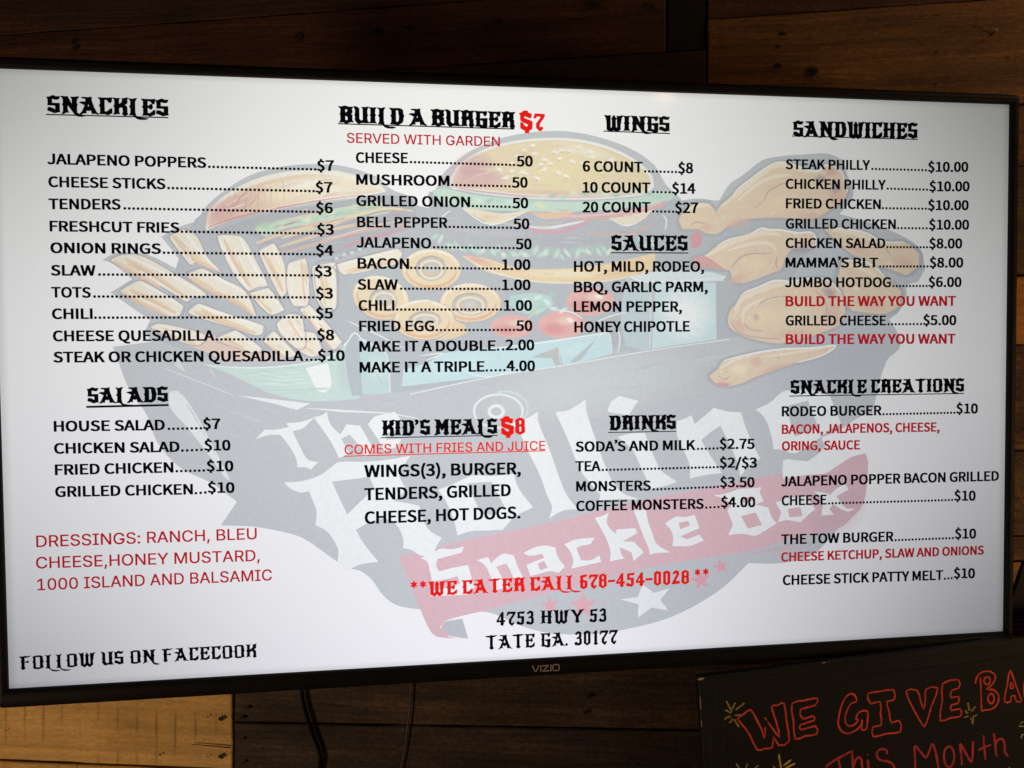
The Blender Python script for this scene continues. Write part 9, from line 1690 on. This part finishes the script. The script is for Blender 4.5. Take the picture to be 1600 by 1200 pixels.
# ------------------------------------------------------------------ mesh collector
class MB:
    def __init__(self): self.v = []; self.f = []; self.c = []; self.uv = []

    def face(self, vs, col=(1, 1, 1, 1), uvs=None):
        b = len(self.v); self.v += [tuple(q) for q in vs]; self.f.append(tuple(range(b, b + len(vs))))
        cols = col if isinstance(col, list) else [col] * len(vs)
        self.c += cols; self.uv += uvs if uvs else [(q[0], q[1]) for q in vs]

    def quad_strip(self, rows, closed=False):
        """rows of equal point counts, shared vertices so it can shade smooth"""
        b = len(self.v); n = len(rows[0])
        for r in rows:
            self.v += [tuple(q) for q in r]
        m = len(rows)
        for i in range(m if closed else m - 1):
            i2 = (i + 1) % m
            for j in range(n - 1):
                f = (b + i * n + j, b + i2 * n + j, b + i2 * n + j + 1, b + i * n + j + 1)
                self.f.append(f)
                for ix in f:
                    self.c.append((1, 1, 1, 1)); self.uv.append(self.v[ix][:2])

    def box(self, lo, hi):
        x0, y0, z0 = lo; x1, y1, z1 = hi
        for q in (((x0, y0, z1), (x1, y0, z1), (x1, y1, z1), (x0, y1, z1)), ((x0, y1, z0), (x1, y1, z0), (x1, y0, z0), (x0, y0, z0)),
                  ((x0, y0, z0), (x1, y0, z0), (x1, y0, z1), (x0, y0, z1)), ((x1, y1, z0), (x0, y1, z0), (x0, y1, z1), (x1, y1, z1)),
                  ((x0, y1, z0), (x0, y0, z0), (x0, y0, z1), (x0, y1, z1)), ((x1, y0, z0), (x1, y1, z0), (x1, y1, z1), (x1, y0, z1))):
            self.face(q)

    def build(self, name, mat, parent=None, smooth=False, loc=None, axes=None):
        me = bpy.data.meshes.new(name); me.from_pydata(self.v, [], self.f)
        ca = me.color_attributes.new('Col', 'FLOAT_COLOR', 'CORNER')
        ca.data.foreach_set('color', [x for c in self.c for x in c])
        ul = me.uv_layers.new(name='grain'); ul.data.foreach_set('uv', [x for c in self.uv for x in c])
        me.materials.append(mat)
        if smooth: me.polygons.foreach_set('use_smooth', [True] * len(me.polygons))
        me.update()
        o = bpy.data.objects.new(name, me); COL.objects.link(o)
        if parent: o.parent = parent
        return o


def frame_matrix(axes, origin):
    m = Matrix([list(axes[i]) + [origin[i]] for i in range(3)] + [[0, 0, 0, 1]])
    return m


def empty(name, matrix, label, cat):
    o = bpy.data.objects.new(name, None); COL.objects.link(o); o.empty_display_size = .1
    o.matrix_world = matrix; o['label'] = label; o['category'] = cat
    return o


def tag(o, label, cat): o['label'] = label; o['category'] = cat; return o


def fill(mb, loops, z, col):
    """flat filled outline (first loop) with holes"""
    flat = [q for l in loops for q in l]
    for tri in tessellate_polygon([[Vector((x, y, 0)) for x, y in l] for l in loops]):
        p = [flat[i] for i in tri]
        a = (p[1][0] - p[0][0]) * (p[2][1] - p[0][1]) - (p[2][0] - p[0][0]) * (p[1][1] - p[0][1])
        if a < 0: p = p[::-1]
        if abs(a) > 1e-12: mb.face([(x, y, z) for x, y in p], col)


def smooth_line(p, n=4):
    if len(p) < 3: return p
    closed = p[0] == p[-1]
    out = []
    for i in range(len(p) - 1):
        p0 = p[i - 1] if i > 0 else (p[-2] if closed else p[0]); p1 = p[i]; p2 = p[i + 1]
        p3 = p[i + 2] if i + 2 < len(p) else (p[1] if closed else p[-1])
        for j in range(n):
            t = j / n
            out.append(tuple(.5 * (2 * p1[a] + (p2[a] - p0[a]) * t + (2 * p0[a] - 5 * p1[a] + 4 * p2[a] - p3[a]) * t * t + (3 * p1[a] - p0[a] - 3 * p2[a] + p3[a]) * t ** 3) for a in range(len(p1))))
    out.append(p[-1]); return out


def sides(p, i):
    a = p[max(0, i - 1)]; b = p[min(len(p) - 1, i + 1)]
    dx, dy = b[0] - a[0], b[1] - a[1]; l = math.hypot(dx, dy) or 1
    return -dy / l, dx / l


def soften(loop):
    """round the gentle bends of an outline, keep its true corners"""
    n = len(loop)
    if n < 6: return loop
    def turn(i):
        a, b, c = loop[i - 1], loop[i], loop[(i + 1) % n]
        d = math.atan2(c[1] - b[1], c[0] - b[0]) - math.atan2(b[1] - a[1], b[0] - a[0])
        return abs((d + math.pi) % (2 * math.pi) - math.pi)
    tu = [turn(i) for i in range(n)]; out = []
    for i in range(n):
        p0, p1, p2, p3 = loop[i - 1], loop[i], loop[(i + 1) % n], loop[(i + 2) % n]
        seg = (p2[0] - p1[0], p2[1] - p1[1]); L = math.hypot(*seg) or 1e-9

        def tan(a, b, corner):
            if corner: return seg
            d = (b[0] - a[0], b[1] - a[1]); l = math.hypot(*d) or 1e-9
            return (d[0] / l * L, d[1] / l * L)
        j = (i + 1) % n; m1 = tan(p0, p2, tu[i] > .75); m2 = tan(p1, p3, tu[j] > .75)
        out.append(p1)
        if (tu[i] > .75 and tu[j] > .75) or L < .003: continue
        for q in (.25, .5, .75):
            h1 = 2 * q ** 3 - 3 * q * q + 1; h2 = q ** 3 - 2 * q * q + q; h3 = -2 * q ** 3 + 3 * q * q; h4 = q ** 3 - q * q
            out.append(tuple(h1 * p1[a] + h2 * m1[a] + h3 * p2[a] + h4 * m2[a] for a in (0, 1)))
    return out


def brush(mb, p, w, z, col, alpha, taper):
    """a soft-edged painted stroke"""
    p = smooth_line(p, 4); n = len(p); rows = []
    for i, (x, y) in enumerate(p):
        nx, ny = sides(p, i)
        k = 1.0
        if taper:
            t = i / (n - 1); k = .35 + .65 * min(1, 4 * t * (1 - t) + .1)
        h = w * .5 * k
        rows.append([(x + nx * h * s, y + ny * h * s, z) for s in (-1.35, -.5, .5, 1.35)])
    al = (0, alpha, alpha, 0)
    for i in range(n - 1):
        for j in range(3):
            mb.face([rows[i][j], rows[i + 1][j], rows[i + 1][j + 1], rows[i][j + 1]][::-1],
                    [(*col, al[j + 1]), (*col, al[j + 1]), (*col, al[j]), (*col, al[j])])


def blob(mb, cx, cy, rx, ry, rot, z, col, alpha):
    N = 20; cr, sr = math.cos(rot), math.sin(rot)

    def ring(s): return [(cx + rx * s * math.cos(a) * cr - ry * s * math.sin(a) * sr, cy + rx * s * math.cos(a) * sr + ry * s * math.sin(a) * cr, z) for a in [2 * math.pi * i / N for i in range(N)]]
    prof = ((.0, alpha), (.35, alpha * .92), (.7, alpha * .45), (1.0, 0))
    rs = [ring(s) for s, _ in prof]
    for k in range(3):
        a0, a1 = prof[k][1], prof[k + 1][1]
        for i in range(N):
            j = (i + 1) % N
            if k == 0: mb.face([(cx, cy, z), rs[1][i], rs[1][j]], [(*col, a0), (*col, a1), (*col, a1)])
            else: mb.face([rs[k][i], rs[k + 1][i], rs[k + 1][j], rs[k][j]], [(*col, a0), (*col, a1), (*col, a1), (*col, a0)])


# ------------------------------------------------------------------ the wall of pallet planks
WALL = frame_matrix(WALL_AXES, WALL_ORIGIN)
TINT = {  # linear albedo, grain strength
    'dark': ((.040, .017, .011), 1.4), 'dark2': ((.034, .016, .011), 1.1), 'dark3': ((.022, .010, .006), .9), 'red': ((.050, .018, .011), 1.4),
    'black': ((.006, .004, .003), .8), 'brown': ((.120, .052, .018), 1.2), 'brown2': ((.085, .038, .012), 1.0), 'brown3': ((.075, .034, .012), 1.1),
    'orange': ((.40, .165, .033), .45), 'rough': ((.115, .056, .021), 1.7), 'rough2': ((.115, .054, .020), 1.7), 'tan': ((.32, .14, .035), .5),
    'gold': ((.460, .245, .080), .6), 'umber': ((.042, .023, .0155), 1.9), 'umber2': ((.032, .017, .012), 2.0)}
wall = MB()
backing = -.020
for idx, (kind, outline) in enumerate(PLANKS):
    P = pts(outline); col, amp = TINT[kind]
    col = tuple(c * rnd.uniform(.92, 1.08) for c in col); C4 = (*col, amp)
    z = rnd.uniform(-.002, .002); ou, ov = rnd.uniform(0, 40), rnd.uniform(0, 40)
    cx = sum(p[0] for p in P) / len(P); cy = sum(p[1] for p in P) / len(P)
    # ragged outline: break long edges up and wander a little
    R = []
    for i, a in enumerate(P):
        b = P[(i + 1) % len(P)]; L = math.hypot(b[0] - a[0], b[1] - a[1]); n = max(1, int(L / .035))
        for j in range(n):
            t = j / n; w = 0 if j == 0 else rnd.gauss(0, .00035)
            nx, ny = -(b[1] - a[1]) / L, (b[0] - a[0]) / L
            R.append((a[0] + (b[0] - a[0]) * t + nx * w, a[1] + (b[1] - a[1]) * t + ny * w))

    def inset(d):
        n = len(R); out = []
        sgn = 1 if sum(R[i][0] * R[(i + 1) % n][1] - R[(i + 1) % n][0] * R[i][1] for i in range(n)) > 0 else -1
        for i in range(n):
            a, b = R[i - 1], R[(i + 1) % n]; dx, dy = b[0] - a[0], b[1] - a[1]; l = math.hypot(dx, dy) or 1
            out.append((R[i][0] - dy / l * d * sgn, R[i][1] + dx / l * d * sgn))
        return out
    r0 = inset(.0009); r1_ = inset(.0024)
    uvf = lambda q: (q[0] + ou, q[1] + ov)
    for tri in tessellate_polygon([[Vector((x, y, 0)) for x, y in r1_]]):
        p = [r1_[i] for i in tri]
        a = (p[1][0] - p[0][0]) * (p[2][1] - p[0][1]) - (p[2][0] - p[0][0]) * (p[1][1] - p[0][1])
        if a < 0: p = p[::-1]
        if abs(a) > 1e-12: wall.face([(x, y, z) for x, y in p], C4, [uvf(q) for q in p])
    n = len(R)
    dk = (*[c * .55 for c in col], amp)
    ccw = sum(R[i][0] * R[(i + 1) % n][1] - R[(i + 1) % n][0] * R[i][1] for i in range(n)) > 0
    for i in range(n):
        j = (i + 1) % n
        for A, B, za, zb, cc in ((r1_, r0, z, z - .0014, C4), (r0, r0, z - .0014, backing, dk)):
            q = [(*A[i], za), (*B[i], zb), (*B[j], zb), (*A[j], za)]
            if not ccw: q = q[::-1]
            wall.face(q, cc, [uvf(s) for s in q])
wall.face([(-2.2, -1.3, backing), (2.4, -1.3, backing), (2.4, 1.3, backing), (-2.2, 1.3, backing)], (.004, .003, .002, .3))
wall.face([(-2.2, 1.3, backing - .03), (2.4, 1.3, backing - .03), (2.4, -1.3, backing - .03), (-2.2, -1.3, backing - .03)], (.004, .003, .002, .3))
for (x, y, r) in KNOTS:
    x *= .001; y *= .001; r *= .001; n = 14
    ring = [(x + r * rnd.uniform(.75, 1.15) * 1.15 * math.cos(2 * math.pi * i / n), y + r * rnd.uniform(.7, 1.1) * .85 * math.sin(2 * math.pi * i / n)) for i in range(n)]
    core = [(x + (a - x) * .55, y + (b - y) * .55) for a, b in ring]
    for i in range(n):
        j = (i + 1) % n
        wall.face([(*core[i], .0026), (*ring[i], .0026), (*ring[j], .0026), (*core[j], .0026)], (.020, .010, .005, 1.6))
    wall.face([(*q, .0026) for q in core], (.008, .004, .003, 1.0))
for c in CRACKS:
    p = smooth_line(pts(c), 5)
    for i in range(len(p) - 1):
        w = .0005 + .0006 * i / len(p)
        wall.face([(p[i][0], p[i][1] - w, .0027), (p[i + 1][0], p[i + 1][1] - w, .0027), (p[i + 1][0], p[i + 1][1] + w, .0027), (p[i][0], p[i][1] + w, .0027)], (.012, .006, .003, .6))
wo = wall.build('plank_wall', M_WOOD); wo.matrix_world = WALL
tag(wo, 'wall of reclaimed brown and golden pallet planks behind the television', 'wall')


def tube(mb, p3, r, n=10):
    rows = []
    for i, q in enumerate(p3):
        a = Vector(p3[max(0, i - 1)]); b = Vector(p3[min(len(p3) - 1, i + 1)]); d = (b - a).normalized()
        up = Vector((0, 0, 1)); s = d.cross(up).normalized(); t = s.cross(d)
        rows.append([tuple(Vector(q) + (s * math.cos(2 * math.pi * k / n) + t * math.sin(2 * math.pi * k / n)) * r) for k in range(n + 1)])
    mb.quad_strip(rows)


for nm, line, r, z, mat, lab in (('power_cable', CABLE_THICK, .0028, .0045, M_CABLE, 'thick black power cable curving down the dark planks under the television'),
                                 ('thin_wire', CABLE_THIN, .0012, .0033, M_WIRE, 'thin brown wire hanging straight down the dark planks under the television')):
    mb = MB(); tube(mb, [(x, y, z) for x, y in smooth_line(pts(line), 6)], r)
    o = mb.build(nm, mat, smooth=True); o.matrix_world = WALL; tag(o, lab, 'cable')

mb = MB(); nx, ny = NAIL[0] * .001, NAIL[1] * .001
tube(mb, [(nx, ny, -.004), (nx - .0005, ny + .001, .012)], .0014, 8)
tube(mb, [(nx - .0005, ny + .001, .012), (nx - .00055, ny + .0011, .0132)], .0026, 10)
mb.face([(nx - .00055 + .0026 * math.cos(i * .628), ny + .0011 + .0026 * math.sin(i * .628), .0132) for i in range(10)])
o = mb.build('nail', M_NAIL, smooth=False); o.matrix_world = WALL
tag(o, 'small steel nail sticking out of the plank above the top right corner of the television', 'nail')

# ------------------------------------------------------------------ the television
TVM = frame_matrix(TV_AXES, TV_CENTRE)
tv = empty('television', TVM, 'wide black framed television showing a burger menu on a white screen', 'television')
HW, HH = .5535, .31135
scr = MB(); N, K = 24, 14
for i in range(N):
    for j in range(K):
        x0, x1 = -HW + 2 * HW * i / N, -HW + 2 * HW * (i + 1) / N; y0, y1 = -HH + 2 * HH * j / K, -HH + 2 * HH * (j + 1) / K
        scr.face([(x0, y0, 0), (x1, y0, 0), (x1, y1, 0), (x0, y1, 0)], (*lin((248, 248, 248)), 1))
screen = scr.build('screen', M_PANEL, tv)

def faded(c, keep=.95, lift=0.0):
    m = sum(c) / 3
    return tuple((m + (v - m) * keep) * (1 - lift) + 238 * lift for v in c)


# the faded picture of the snack box: each colour a thin sheet just above the last
level = .00004
for name, ops in PICTURES.items():
    mb = MB()
    for op in ops:
        level += .0000012; c = lin(faded(op[1]))
        if op[0] == 'P': fill(mb, [soften(pts(op[2]))] + [soften(pts(h)) for h in op[3]], level, (*c, 1))
        elif op[0] == 'L': brush(mb, pts(op[3]), op[2] * .001, level, c, op[4], op[5])
        else: blob(mb, op[2] * .001, op[3] * .001, op[4] * .001, op[5] * .001, op[6], level, c, op[7])
    mb.build(name, M_PIC, screen)
print('picture level', level)

# the writing
INK = {'k': lin((9, 9, 14)), 'r': lin((238, 34, 28)), 'd': lin((196, 30, 44))}
TYPE_Z = max(level + .00003, .001)
SECTION_NAME = {'snacks': 'price_list', 'salads': 'price_list', 'burger': 'price_list', 'kids': 'price_list', 'wings': 'price_list', 'sauces': 'sauce_list', 'drinks': 'price_list',
                'sandwiches': 'price_list', 'creations': 'price_list', 'H:follow': 'follow_line', 'H:cater': 'contact_line', 'H:address': 'address_lines'}
blocks = {}


def block(sec): return blocks.setdefault(sec, MB())


def set_line(mb, font, s, u0, v0, u1, v1, cap, col, wx, wy):
    """one line of type between two baseline points; wx, wy thicken the strokes"""
    G = GLYPHS[font]; k = cap / (100.0 + 2 * wy)
    pen = 0; placed = []; lo = 1e9; hi = -1e9
    for ch in s:
        adv, groups = G[ch]
        placed.append((pen, groups))
        for g in groups:
            for q in raw(g[0]): lo = min(lo, pen + q[0]); hi = max(hi, pen + q[0])
        pen += adv * (.75 if ch == ' ' and wx > 2.5 and font == 'metal' else 1)
    lo -= wx; hi += wx; span = hi - lo
    shifts = ((0, 0), (-wx, -wy), (wx, -wy), (wx, wy), (-wx, wy), (-wx * 1.1, 0), (wx * 1.1, 0)) if wx > 1 else ((-wx, -wy), (wx, wy))
    for pen, groups in placed:
        for gi, g in enumerate(groups):
            for si, (dx, dy) in enumerate(shifts):
                loops = []
                for c in g:
                    L = []
                    for x, y in raw(c):
                        t = (pen + x + dx - lo) / span
                        L.append(((u0 + (u1 - u0) * t) * .001, (v0 + (v1 - v0) * t + (y + dy + wy) * k) * .001))
                    loops.append(L)
                fill(mb, loops, TYPE_Z + (gi * 7 + si) * .000003, (*INK[col], 1))


for sec, font, s, u0, v0, u1, v1, cap, col, wx, wy in TEXT: set_line(block(sec), font, s, u0, v0, u1, v1, cap, col, wx, wy)
for sec, a0, b0, a1, b1, n in DOTS:
    for i in range(n):
        t = i / max(1, n - 1); x = (a0 + 1.1 + (a1 - a0 - 2.2) * t) * .001; y = (b0 + (b1 - b0) * t + 1.35) * .001; r = .00145
        block(sec).face([(x + r * math.cos(2 * math.pi * j / 10), y + r * math.sin(2 * math.pi * j / 10), TYPE_Z) for j in range(10)], (*INK['k'], 1))
for sec, a0, b0, a1, b1, w, col in RULES:
    w *= .0005
    block(sec).face([(a0 * .001, b0 * .001 - w, TYPE_Z + .0001), (a1 * .001, b1 * .001 - w, TYPE_Z + .0001), (a1 * .001, b1 * .001 + w, TYPE_Z + .0001), (a0 * .001, b0 * .001 + w, TYPE_Z + .0001)], (*INK[col], 1))
for sec, mb in blocks.items():
    nm = SECTION_NAME.get(sec) or ('menu_heading' if sec.startswith('H:') else 'red_note')
    mb.build(nm, M_TYPE, screen)

# bezel: one profile swept round the screen
wt, wr, wb, wl_ = .0122, .0118, .0205, .0118
PROF = [(0, -.002), (0, .0028), (.10, .0050), (.22, .0060), (.55, .0060), (.80, .0040), (.94, .0010), (1.0, -.003), (1.0, -.026)]
rows = []; rad = .006
corners = [((HW, HH), (HW + wr, HH + wt), 0), ((-HW, HH), (-HW - wl_, HH + wt), 90), ((-HW, -HH), (-HW - wl_, -HH - wb), 180), ((HW, -HH), (HW + wr, -HH - wb), 270)]
for (ix, iy), (ox, oy), a0 in corners:
    sx = 1 if ox > 0 else -1; sy = 1 if oy > 0 else -1
    for k in range(7):
        a = math.radians(a0 + 90 * k / 6); px_ = ox - sx * rad + rad * math.cos(a); py_ = oy - sy * rad + rad * math.sin(a)
        rows.append([(ix + (px_ - ix) * s, iy + (py_ - iy) * s, z) for s, z in PROF])
mb = MB(); mb.quad_strip(rows, closed=True); bez = mb.build('bezel', M_BEZEL, tv, smooth=True)
bez.data.polygons.foreach_set('use_smooth', [True] * len(bez.data.polygons))
mb = MB()
mb.box((-HW - .008, -HH - .016, -.030), (HW + .008, HH + .008, -.003)); mb.box((-.36, -.24, -.058), (.36, .10, -.0295))
mb.build('back_shell', M_SHELL, tv)
mb = MB()
for s in BADGE:
    p = pts(s)
    for i in range(len(p) - 1):
        (x0, y0), (x1, y1) = p[i], p[i + 1]; l = math.hypot(x1 - x0, y1 - y0); nx_, ny_ = -(y1 - y0) / l * .00055, (x1 - x0) / l * .00055
        ex, ey = (x1 - x0) / l * .0004, (y1 - y0) / l * .0004
        mb.face([(x0 - ex + nx_, y0 - ey + ny_, .0063), (x0 - ex - nx_, y0 - ey - ny_, .0063), (x1 + ex - nx_, y1 + ey - ny_, .0063), (x1 + ex + nx_, y1 + ey + ny_, .0063)])
mb.build('badge_lettering', M_BADGE, tv)
mb = MB(); q = pts(CORNER); mb.face([(x, y, .0064) for x, y in q][::-1]); mb.face([(x, y, .0061) for x, y in q])  # flat grey patch that paints a reflection onto the glossy bezel corner
mb.build('painted_reflection', M_REFLECTION, tv)
# swivel arm back to the wall
mb = MB(); mb.box((-.11, -.11, -.064), (.11, .11, -.058))
inv = TVM.inverted(); wp = inv @ (WALL @ Vector((0.02, -.02, .0)))
mb2 = MB(); tube(mb2, [(0, -.02, -.064), (.05, -.02, -.10), tuple(wp)], .016, 12)
for vv, ff, cc, uu in ((mb2.v, mb2.f, mb2.c, mb2.uv),):
    b = len(mb.v); mb.v += vv; mb.f += [tuple(i + b for i in f) for f in ff]; mb.c += cc; mb.uv += uu
mb.build('swivel_arm', M_STEEL, tv)

# ------------------------------------------------------------------ the chalkboard
ca, sa = math.cos(BOARD_ANGLE), math.sin(BOARD_ANGLE)
BM = TVM @ Matrix.Translation((BOARD_ORIGIN[0] * .001, BOARD_ORIGIN[1] * .001, BOARD_ORIGIN[2] * .001)) @ Matrix.Rotation(BOARD_ANGLE, 4, 'Z')
cb = empty('chalkboard', BM, 'black wooden chalkboard with red and pink hand lettering below the television screen', 'chalkboard')
BW, BH, TH = .70, .46, .0088
FT, FL = .0225, .0290  # frame widths, top and sides
mb = MB(); mb.face([(FL - .001, -BH + FT, -.0012), (BW - FL, -BH + FT, -.0012), (BW - FL, -FT + .001, -.0012), (FL - .001, -FT + .001, -.0012)])
mb.face([(.004, -.004, -TH), (BW - .004, -.004, -TH), (BW - .004, -BH + .004, -TH), (.004, -BH + .004, -TH)])
mb.build('board_face', M_BOARD, cb)


def rail(quad, along):
    """one frame rail: bevelled bar with the grain along it"""
    mb = MB(); n = 40; (a, b, c, d) = quad   # a-b outer edge, d-c inner edge
    rows = []
    for i in range(n + 1):
        t = i / n; o = [a[k] + (b[k] - a[k]) * t for k in (0, 1)]; q = [d[k] + (c[k] - d[k]) * t for k in (0, 1)]
        L = math.hypot(q[0] - o[0], q[1] - o[1]) or 1; ux, uy = (q[0] - o[0]) / L, (q[1] - o[1]) / L
        w = rnd.uniform(0, .0007)
        rows.append([(o[0] + ux * w, o[1] + uy * w, -TH), (o[0] + ux * w, o[1] + uy * w, -.0012), (o[0] + ux * (w + .0012), o[1] + uy * (w + .0012), 0), (q[0] - ux * .0012, q[1] - uy * .0012, 0), (q[0], q[1], -.0012)])
    for i in range(n):
        for j in range(4):
            f = [rows[i][j], rows[i + 1][j], rows[i + 1][j + 1], rows[i][j + 1]]
            uvs = [(p[0], p[1]) if along == 'x' else (p[1] + 3, p[0]) for p in f]
            mb.face(f, (1, 1, 1, 1), uvs)
    return mb


for quad, along in ((((0, 0), (BW, 0), (BW - FL, -FT), (FL, -FT)), 'x'), (((0, -BH), (0, 0), (FL, -FT), (FL, -BH + FT)), 'y'),
                    (((BW, 0), (BW, -BH), (BW - FL, -BH + FT), (BW - FL, -FT)), 'y'), (((BW, -BH), (0, -BH), (FL, -BH + FT), (BW - FL, -BH + FT)), 'x')):
    m_ = rail(quad, along); m_.f = [tuple(reversed(f)) for f in m_.f]; m_.c = m_.c; 
    m_.build('frame_rail', M_FRAME, cb)
for cx, cy, w, h in ((.004, -.0015, .012, .003), (.149, -.0008, .006, .0016), (.001, -.030, .0016, .02), (.0008, -.052, .0014, .012)):
    mb = MB(); n = 9; mb.face([(cx + w * .5 * rnd.uniform(.5, 1.1) * math.cos(2 * math.pi * i / n), cy + h * .5 * rnd.uniform(.5, 1.1) * math.sin(2 * math.pi * i / n), .0003) for i in range(n)])
    mb.build('paint_chip', M_CHIP, cb)


def chalk(name, lines, colour, width):
    mb = MB()
    for s in lines:
        p = pts(s)
        if name == 'chalk_star' or len(p) < 3: p = smooth_line(p, 3)
        else: p = smooth_line(p, 2) if colour == 'red' else smooth_line(p, 5)
        d = []
        for i in range(len(p) - 1):
            L = math.hypot(p[i + 1][0] - p[i][0], p[i + 1][1] - p[i][1]); n = max(1, int(L / .003))
            d += [(p[i][0] + (p[i + 1][0] - p[i][0]) * j / n, p[i][1] + (p[i + 1][1] - p[i][1]) * j / n) for j in range(n)]
        d.append(p[-1]); rows = []
        for i, (x, y) in enumerate(d):
            nx, ny = sides(d, i); h = width * .5 * rnd.uniform(.78, 1.12)
            if i in (0, len(d) - 1): h *= .6
            jx, jy = rnd.gauss(0, .00008), rnd.gauss(0, .00008)
            rows.append([(x + jx - nx * h, y + jy - ny * h, -.00115 if (x > FL and y < -FT) else .0001), (x + jx, y + jy, -.0007 if (x > FL and y < -FT) else .0004), (x + jx + nx * h, y + jy + ny * h, -.00115 if (x > FL and y < -FT) else .0001)])
        mb.quad_strip([r[::-1] for r in rows])
    return mb.build(name, M_CHALK[colour], cb, smooth=True)


for nm, colour, width, lines in CHALK: chalk(nm, lines, colour, width)
